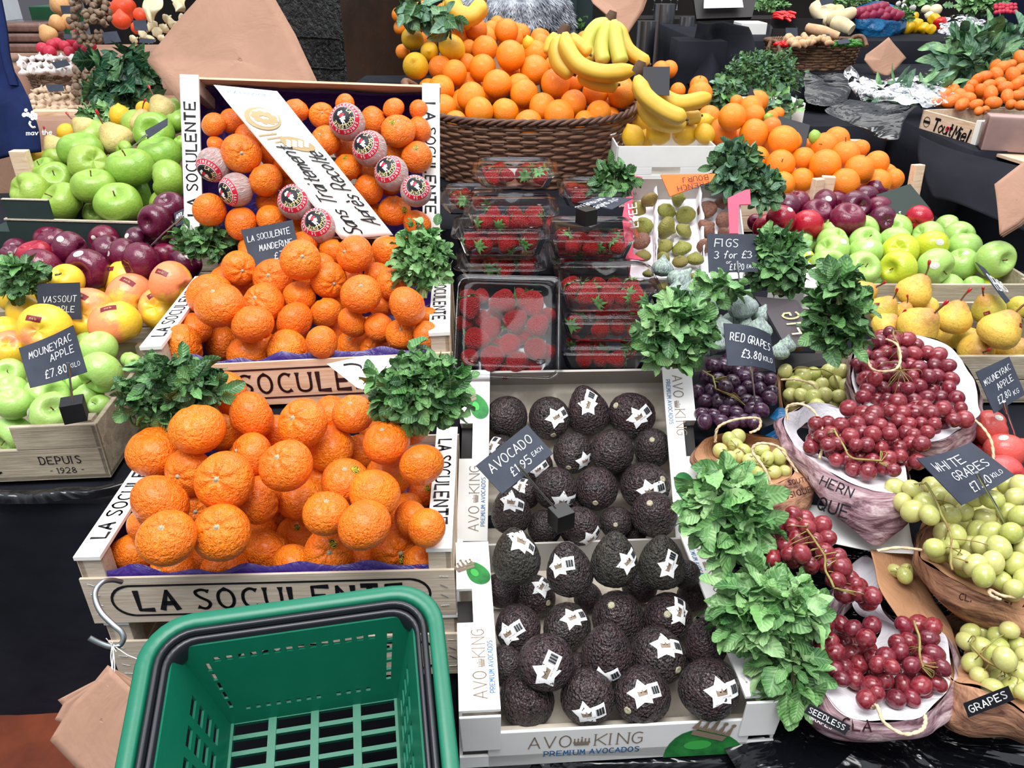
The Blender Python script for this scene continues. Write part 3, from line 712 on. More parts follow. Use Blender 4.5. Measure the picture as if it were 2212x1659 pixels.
# ---------------------------------------------------------------- boxes
def rodm(r):
    v=V(r); a=v.length
    return Quaternion(v.normalized(),a).to_matrix() if a>1e-9 else Matrix.Identity(3)
def soc_crate(raw,label,front_text,name='wooden_crate',W=.5,D=.3,H=.118,rimtext=(True,True),liner=True,plankdrop=.036,pink=False,lt=None,ltop=None):
    t=thing(name,label,'crate',raw[3:],rodm(raw[:3]),None)
    X,Y,Z=V((1,0,0)),V((0,1,0)),V((0,0,1)); rw=.032; mw='wood' if pink else 'wood2'
    for x in (0,W-rw):
        for y in (0,D-.03):
            m=M().box((x,y,-H),(x+rw,y+.03,-.003)); bevel(m.build('corner_post','wood2',t,smooth=False),.001)
    fr=M().box((-.003,-.004,-H),(W+.003,0,-plankdrop)).build('front_panel',mw,t,smooth=False)
    bk=M().box((-.003,D,-H),(W+.003,D+.004,-.012)).build('back_panel',mw,t,smooth=False)
    for k,x in enumerate((0,W-.008)):
        M().box((x,.0,-H+.01),(x+.008,D,-.004)).build('side_panel','wood',t,smooth=False)
        xx=-.001 if k==0 else W-rw-.002
        rim=M().box((xx,-.003,-.004),(xx+rw+.003,D+.004,.002)).build('end_rim','whitepaint',t,smooth=False)
        if rimtext[k]:
            m=M()
            if k==0: text(m,'LA SOCULENTE',(xx+.027,.035,.0026),Y,-X,.02,.13,gap=.3,flare=.7,wx=1.0*(D-.07)/.213*.98)
            else: text(m,'LA SOCULENTE',(xx+.006,D-.035,.0026),-Y,X,.02,.13,gap=.3,flare=.7,wx=1.0*(D-.07)/.213*.98)
            m.build('lettering','ink',rim,smooth=False)
    m=M()
    for k in range(5): m.box((.0,.01+k*(D-.02)/5,-H),(W,.01+(k+.8)*(D-.02)/5,-H+.006))
    m.build('base','wood2',t,smooth=False)
    if front_text:
        m=M(); z0=-H+.012; hh=H-plankdrop-.024; yf=-.0046; x0,x1=.03,W-.03; r=hh/2; cz=z0+r; pts=[]
        for i in range(13): a=PI/2+PI*i/12; pts.append((x0+r+r*math.cos(a),cz+r*math.sin(a)))
        for i in range(13): a=-PI/2+PI*i/12; pts.append((x1-r+r*math.cos(a),cz+r*math.sin(a)))
        n=len(pts)
        for i in range(n):
            a,b=pts[i],pts[(i+1)%n]; A=V((a[0],yf,a[1])); B=V((b[0],yf,b[1])); c=V((W/2,yf,cz))
            ia=V((a[0]+(.0035 if a[0]<W/2 else -.0035)*(abs(a[0]-W/2)>W/2-.03-r),yf,cz+(a[1]-cz)*.88)); ib=V((b[0]+(.0035 if b[0]<W/2 else -.0035)*(abs(b[0]-W/2)>W/2-.03-r),yf,cz+(b[1]-cz)*.88)); m.quad(A,B,ib,ia)
        text(m,'LA SOCULENTE',(W/2+.004,yf,z0+hh*.2),X,Z,hh*.60,.13,align=.5,gap=.36,flare=.8,wx=.92)
        m.build('lettering','ink' if not pink else 'inkbrown',fr,smooth=False)
    # staples
    m=M(); R=random.Random(3)
    for x in (.012,W-.012):
        m=M()
        for k in range(4):
            z=-plankdrop-.01-k*.018; a=R.uniform(-.6,.2); dx=V((math.cos(a)*.006,0,math.sin(a)*.006)); m.tube([V((x,-.005,z))-dx,V((x,-.005,z))+dx],.0005,4)
        m.build('staple_row','steel',fr)
    if liner:
        R=random.Random(int(W*100+raw[4]*100)); inx0,inx1=.02 if not lt else .01,W-.02
        rows=[]; hfront=.016; 
        N=46
        def ring(off,zz,amp,sd):
            pts=[]; per=[]
            x0,x1,y0,y1=.012-off*0+off,W-.012-off,.004+off,D-.006-off
            for i in range(N): per.append((x0+(x1-x0)*i/N,y0,0))
            for i in range(N//2): per.append((x1,y0+(y1-y0)*i/(N//2),1))
            for i in range(N): per.append((x1-(x1-x0)*i/N,y1,2))
            for i in range(N//2): per.append((x0,y1-(y1-y0)*i/(N//2),3))
            for (x,y,sd2) in per:
                nz=NZ.noise(V((x*14,y*14,sd))); n2=NZ.noise(V((x*30,y*30,sd+5)))
                z=zz+amp*nz+amp*.5*n2
                pts.append(V((x+n2*.003,y+NZ.noise(V((x*25,y*25,9)))*.003,z)))
            return pts
        m=M(); m.grid([ring(0,(-plankdrop+.008) if ltop is None else ltop,.014,1.3),ring(.0,(-plankdrop-.02) if ltop is None else ltop-.02,.004,2),ring(.004,-H+.012,.002,3),ring(.1,-H+.01,.002,4)],0,True)
        solid(m.build('paper_liner','purple',t),.0006)
    return t
def avo_crown(m,org,u,v,s,mi=0):
    """engraved crown emblem"""
    n=V(u).cross(V(v))*.0004; u=V(u);v=V(v);org=V(org)+n
    def q(pts,k=mi): m.poly([org+u*(x*s)+v*(y*s) for x,y in pts],k)
    q([(0,.0),(1,.0),(1.03,.2),(-.03,.2)])
    for x in (0.0,.25,.5,.75,1.0):
        top=.95 if x==.5 else .75; q([(x-.1,.24),(x+.1,.24),(x+.025,top*.8),(x-.025,top*.8)])
        m.poly([org+u*((x+.07*math.cos(a*PI/4))*s)+v*((top*.88+.07*math.sin(a*PI/4))*s) for a in range(8)],mi)
    for x in (.125,.375,.625,.875): q([(x-.05,.24),(x+.05,.24),(x,.42)])
def greenavo(m,org,u,v,s,mi=(0,1)):
    u=V(u);v=V(v);n=u.cross(v)*.0003;org=V(org)+n; pts=[]
    for i in range(28):
        a=2*PI*i/28; r=1-.18*math.cos(a); pts.append(org+u*(s*1.3*math.cos(a)*1)+v*(s*.8*r*math.sin(a)))
    m.poly(pts,mi[0]); m.poly([org+n+u*(s*(.1+.45*math.cos(2*PI*i/14)))+v*(s*(.2+.28*math.sin(2*PI*i/14))) for i in range(14)],mi[1])
MT['avog1']=vary('printed_green_dark','#1F6A34','#2F8A3E',60,.6); MT['avog2']=plain('printed_green_light','#3FAE4C',.6)
def avo_box(raw,label,W=.4,D=.3,H=.1,bevelfront=True):
    t=thing('cardboard_tray',label,'box',raw[3:],rodm(raw[:3])); X,Y,Z=V((1,0,0)),V((0,1,0)),V((0,0,1)); fw=.05; T=.004
    fh=H*.36
    fr=M(); fr.box((.035,-T,-H),(W-.035,0,-fh)); fr.box((0,-T,-H),(W,0,-H*.78)); f=fr.build('front_panel','card_white',t,smooth=False); bevel(f,.001)
    for sx,x0 in ((1,.0),(-1,W)):
        m=M(); pts=[V((x0,-T-.001,-.0)),V((x0+sx*fw,-T-.001,-.0)),V((x0+sx*fw,-T-.001,-H*.62)),V((x0+sx*.004,-T-.001,-H*.62))]
        if sx<0: pts.reverse()
        m.slab(pts,(0,-1,0),.003); bevel(m.build('corner_flap','card_white',t,smooth=False),.001)
    bk=M().box((0,D-T,-H),(W,D,-.002)).build('back_panel','card_grey',t,smooth=False)
    M().box((0,0,-H),(W,D,-H+T)).build('base','card_grey',t,smooth=False)
    for k,sx in enumerate((1,-1)):
        x0=0 if k==0 else W
        # side wall with hand hole
        m=M(); ya,yb=D*.46,D*.67; za,zb=-H*.62,-.012
        def bb(y0,y1,z0,z1): m.box((min(x0,x0+sx*T),y0,z0),(max(x0,x0+sx*T),y1,z1))
        bb(0,ya,-H,0); bb(yb,D,-H,0); bb(ya,yb,-H,za)
        sd=m.build('side_wall','card_white',t,smooth=False)
        # top flap with hand slot at outer edge
        fl=M(); e=.022
        def fb(xa,xb,y0,y1):
            a,b=x0+sx*xa,x0+sx*xb; fl.box((min(a,b),y0,-.001),(max(a,b),y1,.003))
        fb(0,fw,0,ya); fb(0,fw,yb,D); fb(e,fw,ya,yb)
        flo=fl.build('top_flap','card_white',t,smooth=False)
        M().box((min(x0+sx*.001,x0+sx*e),ya+.001,-.05),(max(x0+sx*.001,x0+sx*e),yb-.001,-.02)).build('slot_shade_block','card_black',sd,smooth=False)  # black block fills the slot, its colour standing in for the shade inside
        p=M(); zz=.0034
        if k==0:
            text(p,'AVO',(.035,.016,zz),Y,-X,.0165,.08,gap=.22,serif=1,mi=0); text(p,'KING',(.035,.079,zz),Y,-X,.0165,.08,gap=.2,serif=1,mi=0)
            avo_crown(p,(.034,.064,zz),Y,-X,.011,0); p.build('lettering','inktaupe',flo,smooth=False); p=M(); text(p,'PREMIUM AVOCADOS',(.045,.024,zz),Y,-X,.0062,.14,gap=.24,serif=1); p.build('lettering','inkblue',flo,smooth=False)
            p=M(); avo_crown(p,(.004,D-.066,zz),V((1,.45,0)).normalized(),V((-.45,1,0)).normalized(),.026,0); p.build('crown_print','inktaupe',flo,smooth=False)
            p=M(); greenavo(p,(.031,D-.068,zz),V((-.45,1,0)).normalized(),V((-1,-.45,0)).normalized(),.019,(0,1))
        else:
            text(p,'AVO',(W-.034,D-.016,zz),-Y,X,.0165,.08,gap=.22,serif=1,mi=0); text(p,'KING',(W-.034,D-.079,zz),-Y,X,.0165,.08,gap=.2,serif=1,mi=0)
            avo_crown(p,(W-.034,D-.064,zz),-Y,X,.011,0); p.build('lettering','inktaupe',flo,smooth=False); p=M(); text(p,'PREMIUM AVOCADOS',(W-.045,D-.024,zz),-Y,X,.0062,.14,gap=.24,serif=1); p.build('lettering','inkblue',flo,smooth=False)
            p=M(); avo_crown(p,(W-.046,.036,zz),V((1,.3,0)).normalized(),V((.3,-1,0)).normalized(),.024,0); p.build('crown_print','inktaupe',flo,smooth=False)
            p=M(); greenavo(p,(W-.028,.085,zz),V((.2,-1,0)).normalized(),V((1,.2,0)).normalized(),.020,(0,1))
        p.build('fruit_print',['avog1','avog2'],flo,smooth=False)
    p=M(); y=-T-.0006
    text(p,'AVO',(.085,y,-H*.68),X,Z,.021,.08,gap=.25,serif=1); avo_crown(p,(.142,y,-H*.66),X,Z,.018); text(p,'KING',(.168,y,-H*.68),X,Z,.021,.08,gap=.22,serif=1)
    p.build('lettering','inktaupe',f,smooth=False); p=M(); text(p,'PREMIUM AVOCADOS',(.105,y,-H*.84),X,Z,.009,.15,gap=.26,serif=1); p.build('lettering','inkblue',f,smooth=False); p=M()
    # green fruit print clipped to the panel
    o=V((.31,y,-H)); pts=[]
    for i in range(15):
        a=PI*i/14; pts.append(o+X*(.052*math.cos(a))+Z*(.05*math.sin(a)*(1-.25*math.cos(a))))
    p.poly(pts,0); p.poly([o+V((-.01,-.0003,.022))+X*(.018*math.cos(2*PI*i/14))+Z*(.009*math.sin(2*PI*i/14)) for i in range(14)],1); p.build('fruit_print',['avog1','avog2'],f,smooth=False); p=M()
    avo_crown(p,(.288,y-.0005,-H*.56),V((.93,0,-.36)),V((.36,0,.93)),.046)
    p.build('crown_print','inktaupe',f,smooth=False)
    # moulded pulp tray
    rows=[]; nx,ny=64,48
    for j in range(ny+1):
        r=[]
        for i in range(nx+1):
            x=T+(W-2*T)*i/nx; yy=T+(D-2*T)*j/ny; q=math.cos((x-.02)/.0715*2*PI)*.5+.5; w=math.cos((yy-.02)/.066*2*PI)*.5+.5
            z=-H+.012+.03*max(q,w)**2; ed=min(x,W-x,yy,D-yy); z=max(z,-H+.045-ed*.6) if ed<.04 else z
            r.append(V((x,yy,z)))
        rows.append(r)
    M().grid(rows).build('pulp_tray','pulp',t)
    return t
# ---------------------------------------------------------------- generic pieces in world space
def sheet(rows,n=10,amp=0,freq=12,sub=None,seed=0):
    """rows of world points -> dense noisy grid"""
    R=[smoothpts(r,n) for r in rows]; cols=len(R[0]); dense=[smoothpts([R[j][i] for j in range(len(R))],n) for i in range(cols)]
    out=[[dense[i][j] for i in range(cols)] for j in range(len(dense[0]))]
    if amp:
        for r in out:
            for k,p in enumerate(r):
                q=p*freq+V((seed,seed*2,0)); r[k]=p+V((NZ.noise(q),NZ.noise(q+V((7,1,3))),NZ.noise(q+V((3,9,5)))))*amp
    return out
def pxs(pts,z=None): return [P(p[0],p[1],p[2] if len(p)>2 else z) for p in pts]
def crinkle(p,f,a,seed=0):
    q=p*f+V((seed,0,seed)); return p+V((NZ.noise(q),NZ.noise(q+V((5,5,5))),NZ.noise(q+V((9,2,7)))))*a
def bunch_leaves(name,mats_,center,ax,n,L,label,group=None,cat='herbs',seed=1,shape_='mint',dense=1.0,stems=True,down=.2,width=.5,parent=None,up=0.35):
    """ax = (right half, up half, depth half) in metres; leaves cover the camera/up side and all round"""
    R=random.Random(seed); cx,cy,cz=ax; ms=[M() for _ in mats_]; U=-DOWN; m=M()
    stm=M()
    root=center-U*cy*.9
    n=int(n*(1.7 if shape_=='mint' else 1.25)); L*=.92 if shape_=='mint' else 1
    for q_ in ms: q_.at=[]
    for i in range(n):
        while True:
            d=V((R.gauss(0,1),R.gauss(0,1),R.gauss(0,1)))
            if d.length>.1: d.normalize()
            else: continue
            if d.z>-.8: break
        rr=R.uniform(.2,1.0)**.45
        lump=.78+.42*NZ.noise(d*2.6+V((seed,0,0)))
        base=center+(RIGHT*(d.dot(RIGHT)*cx)+U*(d.dot(U)*cy)+FWD*(d.dot(FWD)*cz))*rr*lump
        out=(d+V((R.gauss(0,.6),R.gauss(0,.6),R.gauss(0,.6)))+V((0,0,up))-U*down*.3).normalized()
        tip=(out+V((R.gauss(0,.6),R.gauss(0,.6),R.gauss(0,.5)-down))).normalized()
        nrm=(d*.6+V((0,0,.5))-FWD*.3+V((R.gauss(0,.65),R.gauss(0,.65),R.gauss(0,.65))))
        nrm=(nrm-tip*nrm.dot(tip))
        if nrm.length<.05: continue
        nrm.normalize(); sd=tip.cross(nrm); l=L*R.uniform(.5,1.15); w=l*width*1.3*R.uniform(.85,1.15); curl=R.uniform(-.15,.5); fold=R.uniform(.05,.5); ruf=R.uniform(.04,.2); tw=R.uniform(-.6,.6); ph0=R.uniform(0,6)
        prof={'mint':[(0,.08),(.07,.42),(.16,.72),(.27,.92),(.38,1.0),(.5,1.0),(.62,.95),(.74,.82),(.85,.62),(.94,.36),(1,.04)],'long':[(0,.06),(.15,.4),(.4,.9),(.6,1),(.8,.7),(.93,.3),(1,.02)],
              'round':[(0,.1),(.12,.65),(.3,.95),(.5,1),(.7,.9),(.88,.55),(1,.05)],'lobed':[(0,.1),(.12,.8),(.25,.5),(.4,1.1),(.55,.6),(.7,.9),(.85,.4),(1,.05)]}[shape_]
        rows=[]; rv=R.random(); q_=ms[i%len(mats_)]
        for k,(u,ww) in enumerate(prof):
            ser=1+(.07 if k%2 else -.05)*(1 if shape_=='mint' else .3); an=tw*u; s2=sd*math.cos(an)+nrm*math.sin(an); n2=nrm*math.cos(an)-sd*math.sin(an)
            c=base+tip*(l*u)-nrm*(curl*l*u*u); r=[]
            for a_ in (-1,-.55,0,.55,1):
                r.append(c+s2*(a_*w*.5*ww*ser)+n2*(fold*w*.5*ww*a_*a_+ruf*w*.5*math.sin(u*11+ph0+a_*2)*abs(a_))); q_.at.append((a_,u,rv))
            rows.append(r)
        q_.grid(rows)
        if stems and i%9==0: stm.tube([root+V((R.uniform(-1,1)*cx*.15,R.uniform(-1,1)*cx*.15,0)),center+(base-center)*.45,base],[.0018,.0016,.0012],5)
    t=parent
    if parent is None: t=thing(name,label,cat,root,None,group)
    for k,mm in enumerate(ms):
        if mm.f:
            q=mm.build('leaves',mats_[k],t); q.location=-V(t.location) if parent is None else (0,0,0)
    if stems and stm.f: 
        q=stm.build('stems','stem_green',t); q.location=-V(t.location) if parent is None else (0,0,0)
    return t
def px_bunch(px,py,rx,ry,z,n,Lpx,label,mats_=('mint','mint_light'),**k):
    s=z/F; return bunch_leaves(k.pop('name','mint_bunch'),mats_,P(px,py,z+ry*s*.3),(rx*s,ry*s,k.pop('dep',.7)*min(rx,ry)*s),n,Lpx*s,label,**k)
def price_card(corners,lines,label,th=.0012,mat='slate',rod=None,base=None,bs=.026,rot=0,curve=0,name='chalkboard_sign',chalk='chalk',cat='sign'):
    """corners TL,TR,BR,BL with depth; lines (text,u,v,h,wx) in card coords"""
    tl,tr,br,bl=[P(*c) for c in corners]; t=thing(name,label,cat,(tl+tr+br+bl)/4)
    o0=V(t.location); nrm=(tr-tl).cross(bl-tl).normalized()
    if nrm.dot(FWD)>0: nrm=-nrm
    def pt(u,v,l=0):
        a=tl.lerp(tr,u); b=bl.lerp(br,u); p=b.lerp(a,v); return p+nrm*(l+curve*math.sin(PI*u))
    m=M(); N=10
    fr=[[pt(i/N,j/4,0) for i in range(N+1)] for j in range(5)]; bk=[[p-nrm*th for p in r] for r in fr]
    m.grid(fr); m.grid([list(reversed(r)) for r in bk])
    m.grid([fr[0],bk[0]]); m.grid([fr[-1],bk[-1]]); m.grid([[r[0] for r in fr],[r[0] for r in bk]]); m.grid([[r[-1] for r in fr],[r[-1] for r in bk]])
    c=m.build('card',mat,t); c.location=-o0
    if lines:
        m=M(); W=(tr-tl).length; H=(bl-tl).length
        for ln in lines:
            s,u,v,h=ln[:4]; r=ln[4] if len(ln)>4 else 0; wx=ln[5] if len(ln)>5 else 1
            cr,sr=math.cos(r),math.sin(r)
            def arc(a,b,u=u,v=v,cr=cr,sr=sr):
                a,b=a*cr-b*sr,a*sr+b*cr; return pt(u+a/W,v+b/H,.0006)
            tw=sum((.42*wx if ch==' ' else max(q.x for st in strokes(ch) for q in st)*wx+(.12 if ch in 'I1.il' else .24)) for ch in s)*h*H
            av=((ln[6] if len(ln)>6 else .94)-u)*W if abs(r)<1 else 9
            if tw>av: wx*=max(.5,av/tw)*.97
            text(m,s,(0,0,0),(1,0,0),(0,1,0),h*H,.095,gap=.24*min(1,av/tw),jit=.05,seed=len(s)+int(v*50),wx=wx,slant=.12,arc=arc)
        q=m.build('writing',chalk,t,smooth=False); q.location=-o0
    if rod:
        pts=pxs(rod); m=M().tube(pts,.0016,8); q=m.build('rod','steel',t); q.location=-o0
        d=(pts[0]-pts[-1]).normalized(); m=M(); m.tube([pts[0]-d*.012,pts[0]-d*.002,pts[0]+d*.012],[.0022,.0034,.0026],8); q=m.build('clip','steel',t); q.location=-o0
    if base:
        c=P(*base); R=Matrix.Rotation(rot,3,'Z'); m=M().box((-bs/2,-bs/2,-bs/2),(bs/2,bs/2,bs/2),mat=Matrix.Translation(c)@R.to_4x4()); q=m.build('block_base','blackplastic',t,smooth=False); q.location=-o0; bevel(q,.0008)
    return t
def cloth_block(name,x0,x1,y0,y1,zt,zb,label,mat='cloth',cat='draped table',seed=1,wav=.012,rot=0,group=None,film=False):
    """covered display step: top and draped sides with folds, real thickness below"""
    t=thing(name,label,cat,((x0+x1)/2,(y0+y1)/2,zb),Matrix.Rotation(rot,3,'Z'),group); cx,cy=(x1-x0)/2,(y1-y0)/2; H=zt-zb; m=M()
    per=[]; n=60
    def lp(a,b,k): return [(a[0]+(b[0]-a[0])*i/k,a[1]+(b[1]-a[1])*i/k) for i in range(k)]
    per=lp((-cx,-cy),(cx,-cy),n)+lp((cx,-cy),(cx,cy),n//2)+lp((cx,cy),(-cx,cy),n)+lp((-cx,cy),(-cx,-cy),n//2)
    rows=[]
    for j in range(13):
        v=j/12; r=[]
        for k,(x,y) in enumerate(per):
            ln=math.hypot(x,y) or 1; w=NZ.noise(V((x*9+seed,y*9,v*1.2)))*wav*(.15+v)+NZ.noise(V((x*25,y*25+seed,v*2)))*wav*.35*(.1+v)
            r.append(V((x+x/ln*w,y+y/ln*w,H*(1-v)+ (NZ.noise(V((x*6,y*6,seed)))*.004 if j==0 else 0))))
        rows.append(r)
    m.grid([[V((p.x*.5,p.y*.5,H+.001)) for p in rows[0]]]+[[V((p.x*.985,p.y*.985,H)) for p in rows[0]]]+rows,0,True)
    m.poly([V((p.x*.5,p.y*.5,H+.001)) for p in rows[0]])
    m.build('cloth_cover',mat,t); return t
# ================================================================ THE PLACE
def H_(py,z): return CAMH-z*(.48481+((py-CY)/F)*.87462)
# ---------------------------------------------------------------- setting
M().quad((-4,-1,0),(5,-1,0),(5,9,0),(-4,9,0)).build('floor','floor',kind='structure',smooth=False)
M().box((-4,8,0),(5,8.2,4)).build('wall_back','darkwall',kind='structure',smooth=False)
M().box((-4.1,5.2,0),(-3.08,5.35,4)).build('wall_left','wallwhite',kind='structure',smooth=False)
# ---------------------------------------------------------------- crates
low=soc_crate([0,0,.036,-.582,.784,.852],'pale wooden crate with white end rims, full of mandarins, behind the green basket',True)
low2=soc_crate([0,0,.03,-.575,.787,.730],'pale wooden crate underneath the front mandarin crate',True,liner=False,rimtext=(False,False))
upp=soc_crate([.0137,-.0241,.0624,-.6025,1.1203,.997],'pinkish wooden crate of mandarins, second from the front, below the tilted crate',True,pink=True)
tilt=soc_crate([1.1587,.0915,.0515,-.6457,1.4754,1.0731],'crate of mandarins tipped up towards the viewer with a white banner across',False,pink=True,H=.13,plankdrop=.012,ltop=-.045)
avf=avo_box([.0058,.0216,.0769,-.0633,.6102,.7644],'white cardboard avocado tray nearest the viewer, beside the green basket')
avb=avo_box([.6678,-.0405,-.0161,-.0891,.9604,.7275],'white cardboard avocado tray behind the front one, tilted, with the avocado sign')
# banner on the tilted crate
def banner():
    tl,tr=P(448,170,1.43),P(588,184,1.44); bl,br=P(738,517,1.475),P(850,508,1.485)
    t=thing('paper_banner','white printed paper banner running diagonally across the tipped mandarin crate','banner',(tl+br)/2); o=V(t.location)
    def pt(u,v,l=0):
        a=tl.lerp(tr,u); b=bl.lerp(br,u); p=a.lerp(b,v); return p-FWD*(l+.012*math.sin(PI*v)*.6-.03*ex(v/.1))
    m=M(); m.grid([[pt(i/8,j/30) for i in range(9)] for j in range(31)]); b=m.build('paper','whitepaint',t); b.location=-o; solid(b,.0008)
    m=M(); 
    def A(u0,v0,s): 
        Wd=(tr-tl).length; Ld=(bl-tl).length
        return lambda a,b: pt(u0-b/Wd,v0-a/Ld,.0025)   # text runs up the banner
    text(m,'Sans Traitement',(0,0,0),(1,0,0),(0,1,0),.032,.10,gap=.11,jit=.05,slant=.2,wx=.72,arc=A(.47,.98,1))
    text(m,'Après Recolte',(0,0,0),(1,0,0),(0,1,0),.032,.10,gap=.11,jit=.05,slant=.2,wx=.72,arc=A(.90,.93,1),seed=4)
    text(m,'LA SOCULENTE',(0,0,0),(1,0,0),(0,1,0),.008,.13,gap=.3,mi=1,arc=lambda a,b: pt(.82-a/(tr-tl).length,.055-b/(bl-tl).length,.0025))
    # halved citrus drawing
    def el(cx,cy,rx,ry,rot,mi,n=22,l=.0025):
        m.poly([pt(cx+(rx*math.cos(2*PI*i/n)*math.cos(rot)-ry*math.sin(2*PI*i/n)*math.sin(rot)),cy+(rx*math.cos(2*PI*i/n)*math.sin(rot)+ry*math.sin(2*PI*i/n)*math.cos(rot))*.28,l) for i in range(n)],mi)
    el(.38,.24,.33,.24,-.6,2); el(.42,.235,.27,.19,-.6,3,l=.003)
    for k in range(9):
        a=2*PI*k/9; el(.42+.14*math.cos(a),.235+.028*math.sin(a),.055,.085,a+.9,2,8,.0035)
    el(.62,.40,.26,.16,.3,2); 
    for k in range(12): el(.5+.1*(k%4)-.03*(k//4),.385+.014*(k//4),.04,.04,0,3,7,.003)
    for k in range(5): m.poly([pt(.05+.09*k,.36+.02*k,.0022),pt(.09+.09*k,.35+.02*k,.0022),pt(.42+.05*k,.33+.02*k,.0022),pt(.4+.05*k,.34+.02*k,.0022)],2)
    q=m.build('print',['ink','inkblue','goldprint','whiteprint'],t,smooth=False); q.location=-o
banner()
# corner of a second banner lying over the rim of the middle crate
def cornerpaper():
    pts=pxs([(706,786,1.225),(790,768,1.22),(862,770,1.215),(800,845,1.20),(772,838,1.20)]); t=thing('paper_banner','folded white paper corner lying over the front of the middle mandarin crate','banner',pts[0]); o=V(t.location)
    m=M(); m.slab(pts,FWD,.0008); q=m.build('paper','whitepaint',t,smooth=False); q.location=-o
    m=M(); m.tube(smoothpts(pxs([(742,788,1.218),(760,786,1.217),(778,790,1.214),(782,800,1.213)])),.0016,5); m.tube(smoothpts(pxs([(775,815,1.206),(790,818,1.205),(785,830,1.203)])),.0008,5); q=m.build('handwriting','ink',t); q.location=-o
cornerpaper()
# ---------------------------------------------------------------- citrus piles
zl=zone([(890,1.21),(960,1.15),(1040,1.07),(1120,1.03),(1180,1.04),(1250,1.11)])
LOW="""335 976 57 u; 427 928 56 u t; 482 936 42 b; 543 897 50 t; 409 1019 49 c395,1028; 486 1039 60 c484,1027 t; 543 983 47 c509,967; 619 1007 55 c604,976 t; 655 915 52 c637,896 t;
597 936 38 b; 712 969 50 b; 763 895 43 c760,861; 835 957 49 c827,915 t; 780 978 38 d; 911 1005 46; 746 1040 50 c752,1000 s779,1006; 840 1026 46 b; 810 1067 52 t; 914 1070 35 b s928,1050;
650 1077 50; 705 1110 49 c712,1068 t; 787 1133 55 t; 873 1106 42 b; 921 1140 40; 640 1157 41 b s651,1130; 710 1193 50 c724,1183 s730,1163; 856 1183 50 c877,1190 s878,1204 b; 772 1217 48 s749,1204 b; 909 1216 37 s886,1224 b; 636 1228 50 b;
346 1086 61 t; 361 1163 59 c365,1123 t; 290 1195 45 b; 424 1101 45 c440,1100 b; 479 1151 59 c485,1124 t; 558 1080 50; 560 1145 36 b; 571 1194 53 c555,1226 b; 371 1234 46 c353,1223 b; 486 1234 48 c503,1232 b; 438 1212 38 d; 270 1256 30 b; 355 1032 38 d; 690 1045 38 d; 600 1122 40 d; 308 1135 34 d; 680 1130 36 d"""
fruits(LOW,zl,'mandarin','mandarin','mandarin','orange mandarin','of lower crate','mandarin','mandarins in the lower crate','button','mand',fill=34,floor=.745,rs=1.06,wall=(.80,.82),xr=(-.57,-.09))
zu=zone([(540,1.46),(600,1.41),(680,1.33),(760,1.27),(785,1.29)])
UPP="""475 660 51 c467,622 t; 569 657 44 c557,643; 517 580 37 c537,592; 480 600 24 b; 518 622 34 b; 590 602 41 c589,598; 649 562 42 c666,558 t; 646 642 33; 546 700 44 t; 637 693 40; 415 712 40; 394 749 47; 481 745 42 b; 534 768 44 b; 567 748 32 b; 628 715 40 c608,717 s594,728 b; 623 758 45; 590 703 28 b;  483 705 28 d;
710 605 38 c733,620; 719 544 30 b; 767 550 40 c743,547 t; 840 545 37; 815 592 28; 780 636 42 c787,616 t; 742 645 30 b; 848 613 34 c862,606; 880 662 42 t; 705 676 34; 761 697 33; 820 708 33; 867 722 33 c870,710; 922 724 30; 926 684 20 b; 715 722 33 c707,716 b; 696 739 34; 763 746 35 c759,728 b; 810 754 31 c807,757 b; 715 772 33 b; 876 757 34 s848,762 b; 695 548 25 d; 822 660 25 d; 656 527 30 b; 535 552 24 b; 757 600 28 d; 808 562 26 b; 696 575 28 b; 660 600 26 d"""
fruits(UPP,zu,'mandarin','mandarin','mandarin','orange mandarin','of middle crate','mandarin','mandarins in the middle crate','button','mand',fill=26,floor=.89,rs=1.05,wall=(1.15,.96),xr=(-.59,-.11))
zt=zone([(240,1.49),(500,1.51)],.00012,680)
TIL="""521 332 42 c536,342; 575 390 37; 453 454 36; 520 482 36; 587 475 33; 461 269 27 d; 540 300 34 d; 590 335 30 d; 620 358 28 b; 467 313 20 d; 581 437 28 d c589,431; 625 395 26 d; 703 305 34 c692,294; 860 284 38 c865,264 s851,272; 750 362 33 s751,345; 796 410 32; 852 456 36 c855,430 s878,459; 901 340 34 s902,326; 901 484 32; 695 250 28 d c703,250; 806 264 33 d; 906 281 28 d; 745 320 28 d; 855 336 30 d; 792 380 26 d; 655 470 28 d; 800 470 34 d; 840 400 26 d; 700 400 30 d; 640 310 26 d; 640 238 27 d; 850 234 24 d; 905 238 22 d; 500 262 26 d; 745 225 22 d"""
fruits(TIL,zt,'mandarin','mandarin','mandarin','orange mandarin','of tipped crate','mandarin','mandarins in the tipped crate','button','mand',tight=.88)
